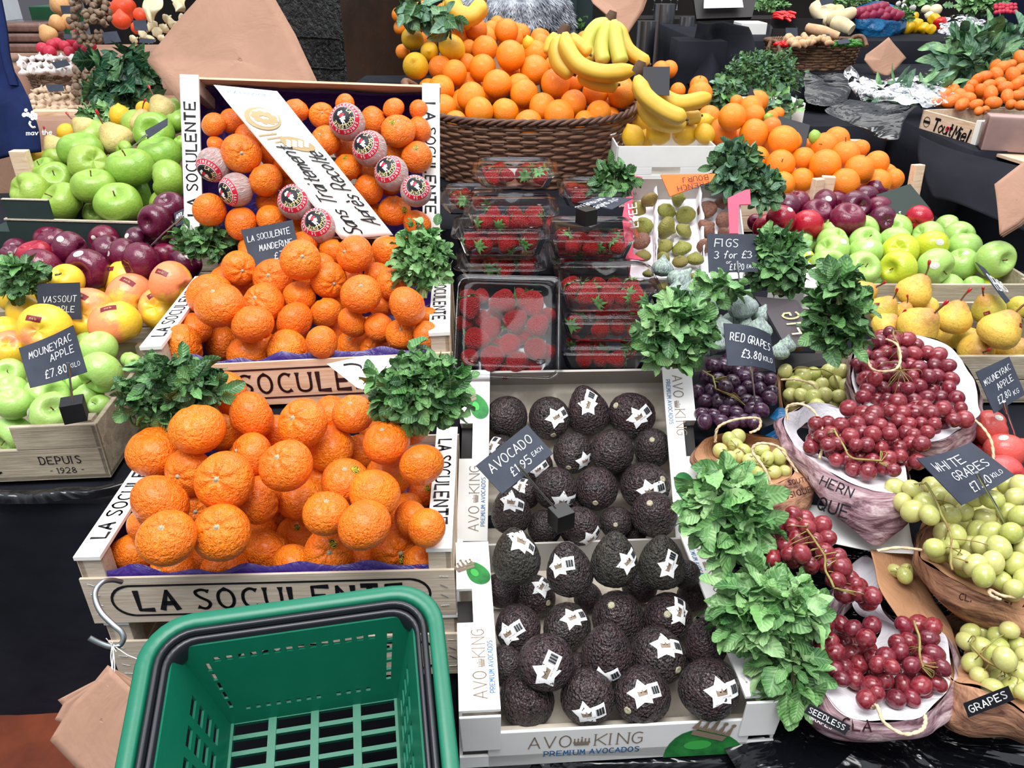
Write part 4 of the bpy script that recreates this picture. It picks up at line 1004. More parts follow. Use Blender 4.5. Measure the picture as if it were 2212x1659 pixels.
# tissue wrapped ones
def badge(o):
    shp=[(circ(.83,28),1),(circ(.63,24),2),(circ(.6,24),3)]
    shp+= [([( -.08,-.38),(.1,-.38),(.13,-.15),(.16,.02),(.1,.03),(.07,-.08),(.06,.1),(.0,.1),(-.01,-.07),(-.04,.08),(-.09,.06),(-.08,-.1),(-.14,-.02),(-.18,-.05),(-.12,-.2)],4)]
    shp+= [(circ(.1,8,-.08,.1),1),(circ(.08,8,.04,.13),1),(circ(.09,8,-.14,.26),4),(circ(.07,7,-.02,.3),4),(circ(.06,7,-.2,.18),4)]
    for i,ch in enumerate('LA SOCULENTE'):
        if ch==' ': continue
        a=-1.2-i*.0+ (PI*.62) - i*.33; r=.48; cx,cy=r*math.cos(a),r*math.sin(a)
        shp+=[(p,5) for p in textpoly(ch,.16,cx,cy,.2,a-PI/2)]
    for i,ch in enumerate('LEMENARA SANCHO SA LEMENARA'):
        if ch==' ': continue
        a=PI/2-i*2*PI/27; shp+=[(p,4) for p in textpoly(ch,.11,.725*math.cos(a),.725*math.sin(a),.2,a-PI/2)]
    return shp,['whiteprint','redprint','whiteprint','ink','whiteprint','creamprint']
WR=parse("750 264 39 c748,266; 799 322 38 c789,318; 846 375 37 c836,368; 898 413 34 c903,408; 638 437 38 c638,432; 689 488 38 c688,482; 510 410 36 c490,425; 461 356 36 c452,384")
settle(WR,lambda x,y:1.475,.5); label_rows(WR)
shp,bm=badge(None)
for i,d in enumerate(WR):
    sd,_=stemdir(d); q=V((0,0,1)).rotation_difference(-sd)
    o=bpy.data.objects.new('wrapped_mandarin',fmesh('ball','tissue',0)); COL.objects.link(o); o.matrix_world=Matrix.Translation(d['p'])@q.to_matrix().to_4x4()@Matrix.Scale(d['R'],4)
    up=q.inverted()@(-DOWN*math.cos(.5)+RIGHT*math.sin(rnd.uniform(-.9,.3)))
    patch(o,'ball',0,V((0,0,-1)),up,'printed_badge',shp,bm,.004,'round black and red printed badge')
    tag(o,f"wrapped mandarin in pale tissue, {d['where']} of wrapped ones",'mandarin','tissue wrapped mandarins')
# basket oranges
zb=zone([(60,2.52),(120,2.38),(200,2.24),(268,2.12)])
BAS="""1074 182 31 t; 1132 202 30; 1200 181 32 t; 1154 152 32; 1103 121 32 t; 1042 147 29 c1029,133; 1018 210 31 t c1017,214; 1011 186 29 b; 1035 241 31 t; 1091 242 29; 1141 269 31; 1208 249 33 t; 1172 232 30; 1238 224 29; 1286 202 28 c1286,196; 1343 202 31 t; 1293 244 27; 1263 262 23; 1241 176 23 b; 953 192 29; 925 190 20 b; 958 233 29; 984 264 25; 951 147 26; 982 157 27; 1009 137 20 b; 1013 103 17 b; 981 82 28; 1047 106 28; 1045 84 28 b c1025,80; 1028 64 25; 1062 62 17 b; 1094 68 26; 1103 88 28 b c1107,67; 1126 72 20 b; 1157 115 27; 1168 92 20 b; 1165 82 20 d; 1099 162 24 b c1113,166; 909 44 25; 952 52 25; 862 32 16 b; 927 84 20 b; 866 60 16 d; 870 112 16 d; 1192 140 17 b; 1135 242 22 d; 1250 92 15 b; 1185 92 14 d; 1060 200 22 d; 1310 230 22 d; 900 215 22 b"""
fruits(BAS,zb,'orange','orange','orange','round orange','in wicker basket','orange','oranges in the wicker basket',None,None,fill=24,floor=1.02,kinds={'n':'navel'})
LEM="891 84 25 c884,90; 898 143 29; 976 103 28 c952,89; 928 112 21 b; 1142 94 14 b"
fruits(LEM,zone([(60,2.42),(150,2.26)]),'lemon','lemon','lemon','yellow lemon','left of the basket oranges','lemon','lemons beside the oranges')
fruits("1422 288 25; 1480 286 29; 1522 289 22; 1368 296 25; 1384 262 24 d; 1520 262 18 b; 1395 300 20 d; 1450 262 20 d",zone([(260,2.14),(290,2.1)]),'lemon','lemon','lemon','dull yellow lemon','in white box below bananas','lemon','lemons in the white box')
ORR="""1512 204 27; 1510 184 20 b c1508,174; 1464 196 17 b; 1428 152 20 b; 1532 252 24; 1581 253 30 t; 1561 284 30; 1629 248 22; 1622 232 25 b; 1628 289 31; 1692 305 33 t; 1706 308 26 b; 1637 341 24; 1686 355 31 c1679,357; 1735 343 25; 1690 398 27; 1732 389 26; 1781 316 29 c1765,319; 1782 357 34 t; 1827 334 30 c1821,308; 1856 366 31 c1862,341 t; 1894 352 26; 1825 395 31 t; 1894 395 30; 1930 386 22; 1857 408 14 b; 1591 219 14 b; 1668 252 14 b; 1747 314 15 b; 1660 310 24 d; 1760 375 26 d; 1600 300 22 d; 1640 400 20 b; 1860 320 18 d"""
fruits(ORR,zone([(200,2.4),(260,2.3),(320,2.2),(400,2.12)]),'orange','orange','orange','large orange','of right orange heap','orange','oranges heaped right of centre','twig',None,fill=12,floor=.95)
fruits("1666 274 21",zone([(270,2.24)]),'orange','clement','grapefruit','pinkish red citrus fruit','among the large oranges, under dark card','grapefruit',None)
fruits("1760 296 14; 1659 253 9",zone([(250,2.3),(300,2.2)]),'lime','lime','lime','small green lime','on the right orange heap','lime','limes')
# ---------------------------------------------------------------- apples, pears (left)
fruits("""65 415 44; 95 367 29 b c87,351; 121 387 38 c133,377; 133 438 45 c112,420 ; 175 324 46 u; 192 355 43; 203 402 45 c205,366 t; 256 440 49 c260,413 t; 281 362 50 c277,322 t; 332 284 42 c340,288; 344 334 47 u; 363 389 44 t; 387 262 31; 296 419 40 b; 208 462 28 b; 351 440 27 b; 122 345 28 b; 272 322 18 b; 252 398 22 d; 391 309 18 d""",
 zone([(260,2.02),(340,1.92),(440,1.82)]),'cook','apple_cook','cooking_apple','big green cooking apple','of upper left heap','apple','green cooking apples at upper left','twig',None,fill=8,floor=1.0)
def pearlist(s,zf,mat,kind,name,desc,where,group,sticker=None,smp=None,kinds=None):
    return fruits(s,zf,kind,mat,name,desc,where,'pear',group,'pearstem',sticker,tight=.9,smp=smp,kinds=kinds)
pearlist("182 277 27 a-.75,-.55,.2; 250 300 36 a-.55,-.75,.4 R; 309 264 27 a.1,-.9,.3 R; 353 238 33 a-.5,-.8,.2; 118 315 24 a-.5,-.8,.3",zone([(230,2.1),(320,1.98)]),'pear_pale','pearfat','pear','pale russet pear','behind the big green cooking apples','pears at upper left')
fruits("260 252 24; 275 266 18 b; 143 286 19; 311 236 17 b; 80 340 19 c76,325",zone([(230,2.16),(340,2.02)]),'lemon','lemon2','lemon','bright yellow lemon','among the pale pears','lemon','lemons at upper left')
fruits("""336 478 37 c326,490 t; 115 523 33 u; 151 537 37 s149,522; 225 519 33 s215,520; 298 519 29 s286,514; 76 553 38 u R s46,545; 26 551 25 u; 90 581 45 a.3,-.6,-.6; 169 565 40 s149,543 b; 191 583 46 c188,597 s188,553 t; 237 543 38 ; 265 549 35 s245,552; 306 567 43 t; 342 529 34 b s305,535; 358 553 30; 402 567 36 s420,557; 390 529 22 b s376,522; 60 600 24 d; 250 590 30 d; 130 590 26 d""",
 zone([(470,1.70),(550,1.68),(600,1.62)]),'apple','apple_purple','purple_apple','dark purple apple','of left purple crate','apple','purple apples at left','twig','round',smp={'R':('apple_red','bright red apple')},fill=6,floor=.9)
fruits("""271 603 46 s252,586; 370 611 47 s368,594 t; 284 643 53 s296,612; 346 667 46 s346,638 ; 189 677 56 s196,640; 249 699 55 s256,668 t; 97 710 55 s101,690 t; 66 677 49 P; 38 645 42 k s32,628 P; 143 607 38 k s138,590 P; 195 627 34 k s180,618 P b; 10 716 36 P; 22 752 40; 308 702 25 b; 34 710 22 d P; 330 715 24 d; 160 720 30 d P; 120 650 28 d P""",
 zone([(600,1.60),(700,1.50),(760,1.45)]),'apple','apple_yellow','yellow_apple','yellow blushed apple','of left yellow crate','apple','yellow apples at left',None,'redrect',smp={'P':('apple_plain','plain yellow apple')},fill=4,floor=.88)
fruits("""213 752 40 u; 218 804 47 c197,836 t; 288 782 18 b; 20 808 34 c32,800; 22 845 36 u s5,866; 30 872 38 u; 100 857 47 c140,845; 116 892 47 c137,876 s78,890 t; 30 938 42 c14,962 b; 190 856 33 b; 216 876 25 c208,868 b; 56 829 22 d; 160 825 24 d; 130 930 26 b; 75 930 26 d; 170 890 24 d""",
 zone([(745,1.42),(850,1.34),(950,1.27)]),'apple','apple_right','green_apple','pale green apple','of grey wooden crate','apple','green apples in the grey crate','twig','round',fill=4,floor=.81)
# ---------------------------------------------------------------- apples, pears (right)
fruits("""1700 447 30; 1722 437 27 b; 1687 474 32 R t s1698,458; 1655 492 30 R; 1743 487 35 R; 1764 463 34 a.1,-.3,.6; 1780 440 31 b s1778,436; 1805 433 26 b; 1830 474 38 a.05,-.5,.6 t; 1847 445 33 c1852,452; 1869 426 27 b; 1898 450 28 b; 1906 475 30; 1985 471 28 t R; 1963 480 20 b; 1632 480 18 d; 1700 500 24 d; 1790 490 26 d; 1870 480 26 d""",
 zone([(425,2.03),(470,1.99),(495,1.97)]),'apple','apple_purple','purple_apple','glossy purple apple','of right purple crate','apple','purple apples at right','twig','round',smp={'R':('apple_red','red-purple apple')},fill=5,floor=.85)
fruits("""1740 516 32 c1762,520; 1797 498 29 s1818,502; 1863 500 35 s1845,491; 1933 495 34; 2003 511 34; 2072 511 33; 1799 524 35; 1869 524 35 c1868,512; 1933 521 33; 2011 532 37 Y s2010,530; 2083 532 35; 1797 543 37 s1810,527; 1869 543 36 s1863,534; 1944 543 39 Y; 1789 575 39 c1791,570 t; 1863 580 38 c1860,577 t; 1940 580 40 Y c1906,583 t; 2019 575 40 s2000,579 c2040,598 t; 2078 569 35 s2070,548; 2150 560 41 c2160,571 t; 1708 519 18 Y b; 1736 562 26 Y s1740,549; 1909 623 24; 2051 623 33; 2104 616 22; 2128 631 36 Y b; 2198 628 22 Y; 1830 610 24 d; 1980 615 24 d; 1900 560 24 d""",
 zone([(495,1.95),(540,1.88),(580,1.80),(630,1.78)]),'apple','apple_right','green_apple','light green apple','of right apple crate','apple','green apples at right','twig','round',smp={'Y':('apple_ygreen','yellow-green apple')},fill=8,floor=.84)
pearlist("""1976 628 38 c1990,597 F t; 1861 637 34 c1880,624 G; 1909 668 32 c1918,648 G s1874,653; 1914 703 30 c1930,686; 1952 674 24 c1952,656 b; 1987 702 44 c1998,680 s2018,668 t; 2061 686 38 a.12,-.8,.35 ; 2003 663 22 b; 2134 665 34 a-.5,-.65,.4 G s2116,680 b; 2162 712 45 a.4,-.75,.4 s2190,705 t; 2203 663 24 s2205,658 b G; 2094 735 32 c2104,726 b G; 2110 758 37 a-.2,.1,.8 ; 2048 732 28 b; 2187 758 36 a.3,-.3,.6 b; 1960 740 26 d""",
 zone([(610,1.64),(680,1.54),(760,1.47)]),'pear','pearfat','pear','golden russet pear','of right pear crate','golden pears at right','pearred',smp={'G':('pear_green','greenish russet pear')})
fruits("2140 925 40 s2140,900; 2170 975 42 s2150,935; 2125 990 36 b; 2165 1025 44; 2105 940 26 b; 2210 970 24 b; 2185 1080 38 b",zone([(900,1.30),(1030,1.2)]),'apple','apple_pink','pink_apple','shiny pink-red apple','behind the white grapes sign','apple','pink-red apples at far right',None,'round')
# ---------------------------------------------------------------- avocados
AVB="""1096 902 42 a.3,.5,-.5; 1187 905 43 c1193,936 s1205,896; 1270 890 43 a-.25,-.85,.2 L s1269,868; 1363 896 47 c1328,876 s1378,895; 1237 980 41 c1226,1005 s1266,991; 1323 977 45 a.3,.4,-.6; 1409 966 39 c1402,948; 1198 1057 44 a-.3,.2,-.6 s1218,1077; 1288 1057 44 c1282,1079; 1395 1049 49 c1422,1031 s1401,1052; 1133 1068 32 b s1125,1045; 1104 1106 41 a-.1,-.9,.3 L s1110,1082 t; 1176 1140 36 b; 1254 1138 42 s1277,1154; 1331 1129 34 c1325,1127 b; 1412 1110 47 c1397,1082 t; 1079 978 36 b s1064,958; 1155 1003 36 b s1166,1008; 1240 1095 24 d; 1370 1150 26 d; 1350 1020 22 d"""
def avos(s,zf,where,group):
    its=parse(s)
    return fruits(its,zf,'avoround','avocado','avocado','dark avocado',where,'avocado',group,'scar','avo',tight=.9,rs=1.05,kinds={'L':'avo'},smp={'Q':('avocado2','rough olive-black avocado')})
avos(AVB,zone([(880,1.36),(1000,1.30),(1140,1.21)]),'of rear avocado tray','avocados in the rear tray')
AVF="""1115 1204 49 a-.12,-.95,.25 LQ s1132,1168 t; 1230 1232 48 a-.2,-.9,.3 L s1210,1212 t; 1327 1212 48 a.0,-.95,.2 LQ s1355,1200 t; 1429 1218 47 a.0,-.95,.25 LQ s1438,1208 t; 1155 1290 44 c1181,1291 s1172,1256 b; 1082 1275 34 b; 1118 1357 47 a-.1,.2,-.6 s1104,1350; 1223 1356 48 c1189,1369 s1240,1322; 1334 1332 53 c1316,1297; 1442 1335 51 c1432,1313 s1460,1304; 1311 1410 52 a.05,-.9,.3 L s1304,1445 t; 1182 1432 57 a.3,.3,-.6 s1182,1423 t; 1422 1418 56 c1452,1427 s1437,1380; 1094 1437 38 b; 1523 1390 42 a-.15,-.9,.2 L; 1138 1514 56 a.1,.5,-.6; 1267 1506 55 a-.3,.6,-.4 s1270,1518; 1385 1503 57 c1350,1513 s1388,1474; 1533 1485 60 a.4,-.3,-.5 s1550,1470 t; 1381 1262 36 d; 1492 1290 30 d; 1270 1290 30 d; 1250 1440 26 d; 1360 1440 26 d; 1480 1240 30 b; 1500 1440 30 d"""
avos(AVF,zone([(1200,1.10),(1290,1.12),(1400,1.03),(1510,.975)]),'of front avocado tray','avocados in the front tray')
# ---------------------------------------------------------------- display steps under the produce
cloth_block('display_table',-1.75,-.60,1.0,1.40,.772,.21,'dark draped table on the left, under the grey crate','cloth',seed=3,wav=.02)
cloth_block('display_table',-.585,-.085,.81,1.09,.606,0,'dark stand beneath the front mandarin crates','cloth',seed=4,wav=.006)
cloth_block('display_table',-.60,-.09,1.12,1.46,.872,0,'dark stand beneath the middle mandarin crate','cloth',seed=5,wav=.006)
cloth_block('display_table',-.66,-.10,1.64,1.9,1.03,0,'dark stand behind the tipped mandarin crate','cloth',seed=6,wav=.006)
cloth_block('display_table',-1.9,-.67,1.42,1.77,.84,0,'dark step under the yellow and purple apples at left','cloth',seed=7,wav=.01)
cloth_block('display_table',-1.9,-.67,1.80,2.3,.93,0,'dark step under the green cooking apples','cloth',seed=8,wav=.01)
cloth_block('display_table',-.06,1.75,.62,1.02,.655,0,'table wrapped in shiny black film at lower right','film',seed=9,wav=.02)
cloth_block('display_table',-.08,1.7,1.04,1.42,.70,0,'dark step under the rear avocado tray and grape bags','cloth',seed=10,wav=.01)
cloth_block('display_table',-.08,1.8,1.42,1.75,.84,0,'dark step under the strawberry punnets','cloth',seed=11,wav=.01)
cloth_block('display_table',.25,2.0,1.76,1.99,.80,0,'dark step under the right hand apple crates','cloth',seed=12,wav=.01)
cloth_block('display_table',.47,1.28,2.02,2.62,.868,0,'dark step under the right hand orange heap','cloth',seed=17,wav=.01)
cloth_block('display_table',-.45,.45,2.0,2.56,.975,0,'dark step under the wicker basket of oranges','cloth',seed=13,wav=.01)
cloth_block('display_table',-.50,-.02,2.62,2.8,1.2,0,'dark raised block under the lemons behind the basket','cloth',seed=15,wav=.004)
cloth_block('display_table',-.42,-.05,.22,.60,.64,0,'dark ledge carrying the green shopping basket','cloth',seed=14,wav=.004)
# black film with ridges lying over the table edge
def film():
    R=random.Random(5); rows=[]; NX,NY=26,9
    for j in range(NY):
        y=.60+.42*j/(NY-1); r=[]
        for i in range(NX):
            x=.28+1.45*i/(NX-1)+(R.uniform(-.02,.02) if 0<j<NY-1 else 0); n=NZ.noise(V((x*3.1,y*4.5,2))); rid=(1-abs(NZ.noise(V((x*3.5+y*2,y*5-x*1.2,7)))*2.6)); rid=max(0,rid)**5
            r.append(V((x,y+(R.uniform(-.018,.018) if 0<j<NY-1 else 0),.666+R.uniform(-.0,.02)*(1 if 0<j<NY-1 else .2))))
        rows.append(r)
    front=[[V((p.x,.595-.01*NZ.noise(p*6),p.z-.14*k)) for p in rows[0]] for k in (3,2,1,.3)]
    t=thing('black_film','shiny creased black plastic film over the front table edge','film',(1,.6,.66)); q=M().grid(front+rows).build('film','film',t,smooth=False); q.location=-V(t.location)
film()
def film_left():
    rows=sheet([pxs([(-40,1058,1.24),(60,1060,1.24),(150,1052,1.245),(240,1044,1.25),(330,1010,1.27)]),pxs([(-40,1066,1.23),(60,1070,1.225),(150,1062,1.23),(240,1054,1.235),(330,1022,1.26)]),pxs([(-40,1085,1.23),(60,1088,1.225),(150,1082,1.23),(240,1070,1.24),(320,1050,1.262)])],8,.004,20)
    t=thing('black_film','strip of shiny black plastic along the left table edge','film',rows[0][0]); q=M().grid(rows).build('film','film',t); q.location=-V(t.location); solid(q,.0008)
film_left()
# ---------------------------------------------------------------- worn wooden crates
def old_crate(fl,fr,D,H,label,notch=None,left=True,txt=None,mat='oldwood',open_=True,cat='crate',name='weathered_crate'):
    """fl, fr world points of the front top corners"""
    fl,fr=V(fl),V(fr); fr.z=fl.z; ux=(fr-fl).normalized(); uy=V((-ux.y,ux.x,0)); W=(fr-fl).length; R=Matrix((ux,uy,V((0,0,1)))).transposed()
    t=thing(name,label,cat,fl,R); th=.008
    if notch:
        a,b,dz=notch; m=M(); m.box((0,0,-H),(W,th,-dz)); m.box((b,0,-dz),(W,th,0)); 
        if a>0: m.box((0,0,-dz),(a,th,0))
    else: m=M(); m.box((0,0,-H),(W,th,-H*.52)); m.box((0,0,-H*.5),(W,th,0))
    f=m.build('front_panel',mat,t,smooth=False); bevel(f,.0015)
    M().box((0,D-th,-H),(W,D,0)).build('back_panel',mat,t,smooth=False)
    for x in (0,W-th): bevel(M().box((x,0,-H),(x+th,D,-.002)).build('side_panel',mat,t,smooth=False),.001)
    M().box((0,0,-H),(W,D,-H+.008)).build('base',mat,t,smooth=False)
    for x in (th,W-.024-th):
        for y in (th,D-.03): M().box((x,y,-H),(x+.024,y+.022,.004)).build('corner_post',mat,t,smooth=False)
    if txt:
        m=M()
        for (s,x,z,h,wx,k) in txt: text(m,s,(x,-.0008,z),V((1,0,0)),V((0,0,1)),h,.12,gap=.3,serif=1,wx=wx)
        m.build('lettering','ink',f,smooth=False)
    return t
g0=V((-.676,1.058,.889)); q=Matrix.Rotation(.075,3,'Z')
old_crate(g0+q@V((-.50,0,0)),g0+q@V((0,0,0)),.31,.105,'weathered grey wooden crate of pale green apples, front left',notch=(.0,.365,.045),
   txt=[('AC',.285,-.088,.028,1.0,0),('DEPUIS',.395,-.073,.014,.95,0),('- 1928 -',.405,-.092,.0105,.95,0)])
old_crate((-1.25,1.40,.93),(-.70,1.44,.93),.26,.085,'weathered crate under the yellow apples at left')
old_crate((-1.35,1.61,.975),(-.66,1.66,.975),.12,.10,'weathered crate under the purple apples at left')
a=P(1745,650,1.70); b=P(2240,650,1.70); a.z=b.z=.925
old_crate(a,b,.36,.085,'weathered crate holding the light green apples at right')
a=P(1830,790,1.44); b=P(2330,778,1.44); a.z=b.z=.90
old_crate(a,b,.26,.10,'weathered crate holding the golden pears')
a=P(1640,520,1.93); b=P(2020,512,1.96); a.z=b.z=.885
old_crate(a,b,.30,.08,'weathered crate holding the purple apples at right')
a=P(1570,432,2.12); b=P(1975,425,2.14); a.z=b.z=.965
old_crate(a,b,.36,.09,'pale wooden crate under the right orange heap',mat='wood',name='wooden_crate')
# loose pale wooden posts standing in the heap
def block(pt,h,w,d,label,mat='wood',rz=0,tilt_=0,name='wooden_post'):
    m=M().box((-w/2,-d/2,0),(w/2,d/2,h)); o=m.build(name,mat,None,pt,smooth=False); 
    o.data.transform(Matrix.Translation(V(pt))); o.location=pt; o.rotation_euler=(tilt_,0,rz); bevel(o,.002)
    return tag(o,label,'post')
p=P(1760,430,2.06); block(p-V((0,0,.02)),.075,.028,.02,'pale wooden crate post in front of the right oranges',rz=.3)
p=P(1782,425,2.07); block(p-V((0,0,.02)),.075,.034,.02,'pink-tinged wooden crate post, right one of a pair before oranges',rz=-.2)
p=P(1846,320,2.32); block(p-V((0,0,.03)),.055,.034,.02,'small pale post behind the oranges at right')
p=P(1975,410,2.2); block(p-V((0,0,.03)),.10,.03,.024,'pale post standing right of the dark green card',tilt_=-.1,rz=.2)
p=P(62,395,1.93); block(p-V((0,0,.02)),.10,.04,.025,'pale crate post left of the green cooking apples',tilt_=0)
# white crate end left of the pears
p=P(1730,668,1.60)
t=thing('white_box','small whitewashed wooden box between mint and pears','box',p,Matrix.Rotation(.12,3,'Z')); bevel(M().box((0,0,-.055),(.075,.16,.05)).build('body','whitepaint',t,smooth=False),.003)
# dark green cardboard tray under cooking apples
fl=P(12,473,1.76); fr=P(420,473,1.72)
t=thing('cardboard_tray','dark green cardboard tray holding the big green cooking apples','box',fl,Matrix.Rotation(math.atan2(fr.y-fl.y,fr.x-fl.x),3,'Z')); W=(fr-fl).length
m=M().box((0,0,-.14),(W,.005,0)); m.box((.005,.0,0),(.115,.005,.045)); m.box((-.06,-.0,-.14),(0,.3,-.03)); q=m.build('front_panel','card_green',t,smooth=False)
m=M().box((0,.28,-.14),(W,.285,.03)); m.build('back_panel','card_green',t,smooth=False); M().box((0,0,-.14),(W,.28,-.135)).build('base','card_green',t,smooth=False)
m=M().box((-.003,-.002,-.002),(W,.0062,.0015)); m.build('cut_edge','card_edge',t,smooth=False); M().box((.005,-.0015,.045),(.115,.0062,.047)).build('cut_edge','card_edge',t,smooth=False)
# white cardboard box with hand hole under the bananas
fl=P(1333,316,2.02); fr=P(1548,313,2.02); R=Matrix.Rotation(math.atan2(fr.y-fl.y,fr.x-fl.x),3,'Z')
t=thing('white_box','white cardboard box with an oval hand hole, below the bananas','box',fl,R); W=(fr-fl).length; m=M(); h0,h1=W*.37,W*.66
m.box((0,0,-.115),(W,.004,-.075)); m.box((0,0,-.055),(W,.004,0)); m.box((0,0,-.075),(h0,.004,-.055)); m.box((h1,0,-.075),(W,.004,-.055)); bevel(m.build('front_panel','card_white',t,smooth=False),.001)
for x in (0,W-.004): M().box((x,0,-.115),(x+.004,.2,0)).build('side_panel','card_white',t,smooth=False)
M().box((0,.196,-.115),(W,.2,0)).build('back_panel','card_white',t,smooth=False); M().box((0,0,-.115),(W,.2,-.11)).build('base','card_white',t,smooth=False)
# ---------------------------------------------------------------- fig trays
def figtray():
    c=[P(1366,408,1.93),P(1592,408,1.93),P(1612,580,1.70),P(1362,580,1.70)]; o=sum(c,V((0,0,0)))/4
    t=thing('fig_tray','open cardboard fig box with white paper and red printed sides','box',o); n=(c[1]-c[0]).cross(c[3]-c[0]).normalized(); n=n if n.dot(FWD)<0 else -n
    c2=[p-n*.03 for p in c]
    m=M().slab(c2,-n,.012); q=m.build('base','card_grey',t,smooth=False); q.location=-o
    def wall(nm,a,b,h,mat,th=.003):
        d=(b-a).cross(n).normalized()*th; m=M(); m.add([a-n*.03,b-n*.03,b+n*h,a+n*h,a-n*.03+d,b-n*.03+d,b+n*h+d,a+n*h+d],[(0,1,2,3),(7,6,5,4),(0,4,5,1),(3,2,6,7),(0,3,7,4),(1,5,6,2)]); q=m.build(nm,mat,t,smooth=False); q.location=-o; return q
    wall('back_wall',c[0],c[1],.03,'card_grey'); wall('left_wall',c[0],c[3],.014,'card_pink'); wall('right_wall',c[1],c[2],.012,'card_white'); 
    for u in (.215,.63):
        a=c[0].lerp(c[1],u); b=c[3].lerp(c[2],u); rows=sheet([[a-n*.028,a.lerp(b,.5)-n*.028,b-n*.028],[a,a.lerp(b,.33)+n*.004,a.lerp(b,.66)-n*.002,b][:3],[a+n*.01+RIGHT*.004,a.lerp(b,.5)+n*.008+RIGHT*.006,b+n*.006+RIGHT*.003]],10,.004,40); q=M().grid(rows).build('paper_divider','whitepaper',t); q.location=-o; solid(q,.001)
    rows=sheet([[c2[0].lerp(c2[1],i/6)+n*.003 for i in range(7)],[c2[0].lerp(c2[3],.5).lerp(c2[1].lerp(c2[2],.5),i/6)+n*.002 for i in range(7)],[c2[3].lerp(c2[2],i/6)+n*.003 for i in range(7)]],8,.006,30); q=M().grid(rows).build('paper_liner','whitepaper',t); q.location=-o; solid(q,.0008)
    return t
figtray()
def slabthing(name,pts,label,cat,mat,th=.003,txt=None,depth=None):
    w=pxs(pts); o=sum(w,V((0,0,0)))/len(w); n=(w[1]-w[0]).cross(w[2]-w[1]).normalized(); n=n if n.dot(FWD)>0 else -n
    t=thing(name,label,cat,o); q=M().slab(w,n,th).build('panel',mat,t,smooth=False); q.location=-o
    if txt:
        m=M()
        for (s,a,b,h,mi,off) in txt:
            A=P(*a); B=P(*b); ux=(B-A).normalized(); uy=n.cross(ux).normalized()
            if off<0: uy=-uy
            nn=ux.cross(uy); sg=1 if nn.dot(n)<0 else -1
            text(m,s,A,ux,uy,h,.13,gap=.3,off=.0008*sg)
        q=m.build('lettering',txt[0][4],t,smooth=False); q.location=-o
    return t
slabthing('box_flap',[(1366,425,1.62),(1368,548,1.58),(1393,562,1.57),(1352,558,1.58),(1344,470,1.61),(1352,425,1.63)],'pink-red printed box side left of the figs','box flap','card_pink',txt=[('FREE',(1362,492,1.592),(1357,440,1.612),.016,'whiteprint',1)])
slabthing('box_flap',[(1572,428,1.72),(1576,504,1.68),(1595,504,1.68),(1597,442,1.71),(1622,441,1.71),(1620,409,1.73),(1610,410,1.73)],'pink-red printed box side right of the figs','box flap','card_pink')
slabthing('box_flap',[(1340,372,1.86),(1342,398,1.85),(1385,404,1.84),(1388,382,1.86)],'small pink cardboard tab left of the orange card','box flap','card_pink')
slabthing('orange_card',[(1427,377,1.80),(1447,424,1.78),(1535,392,1.79),(1546,375,1.80)],'fluorescent orange card with upside-down black lettering','sign','orange_card',txt=[('FRENCH',(1530,392,1.784),(1452,404,1.784),.0135,'ink',-1),('BOURJ',(1528,378,1.79),(1452,387,1.79),.013,'ink',-1)])
slabthing('fig_box_lid',[(1630,640,1.52),(1720,648,1.50),(1752,690,1.45),(1735,712,1.44),(1770,745,1.40),(1700,752,1.39),(1655,672,1.47)],'dark printed fig box flap beside the pears','box flap','card_purplegrey',txt=[('FIG',(1712,722,1.418),(1700,700,1.44),.03,'creamprint',1)])
def figs(s,zf,mat,kind,name,desc,where,group,smp=None,kinds=None): return fruits(s,zf,kind,mat,name,desc,where,'fig',group,None,None,tight=.85,smp=smp,kinds=kinds,rs=1.1)
figs("""1404 434 18 a.35,.85,.3 t; 1380 449 17 a.3,-.3,.8; 1388 486 21 a-.2,-.5,.8; 1386 523 19 a.3,.3,-.6 p; 1390 550 16 a0,-.7,.5; 1441 453 19 a.2,-.6,.7; 1467 428 18 a.8,.1,.4; 1481 461 20 a-.2,-.5,.8; 1442 494 24 a.8,.45,.3 t; 1479 496 18 a.5,-.6,.5; 1434 530 18 a-.4,-.6,.6; 1472 534 20 a-.3,-.8,.4; 1528 455 20 a.3,.3,-.6 p; 1560 440 16 p; 1561 476 17 p; 1529 492 21 a.7,-.5,.4 p; 1521 530 16 p; 1502 557 18 a0,-.8,.4; 1469 563 16 a-.2,-.7,.6; 1434 559 15; 1565 503 13 p; 1400 590 11 a.1,-.9,.2; 1415 609 13 p; 1434 619 14 a.2,-.8,.2; 1506 600 16 a.5,-.7,.2; 1692 707 15 d; 1722 742 16 p d""",
 zone([(430,1.90),(500,1.81),(560,1.72),(620,1.62),(740,1.42)]),'fig_green','figflat','fig','small green-brown fig','of fig trays','green figs in the fig trays',smp={'p':('fig_purple','small purple-brown fig')})
figs("""1431 576 22 a.1,-.9,.1 t; 1471 604 27 a.65,-.7,.1; 1510 626 34 a.2,-.9,.2; 1556 612 28 a-.1,-.9,.2; 1548 648 22 a-.2,-.8,.4; 1604 659 30 a-.2,-.9,.2 t; 1461 628 22 a0,-.9,.3; 1585 690 24 a.2,-.9,.2; 1644 679 20 a.4,-.85,.1; 1640 709 26 a0,-.8,.4; 1560 708 25 a-.2,-.8,.3; 1615 702 16 a.2,-.9,.1; 1684 758 20 a.1,-.9,.1; 1700 744 18 a.1,-.9,.2; 1549 739 21 a.1,-.9,.2; 1530 752 18 a-.2,-.8,.3 b; 1638 740 24 b a0,-.7,.4; 1592 728 24 b""",
 zone([(570,1.63),(620,1.55),(700,1.45),(760,1.38)]),'fig_bloom','fig','fig','large pale bluish fig','around the figs sign','large bloom-covered figs')
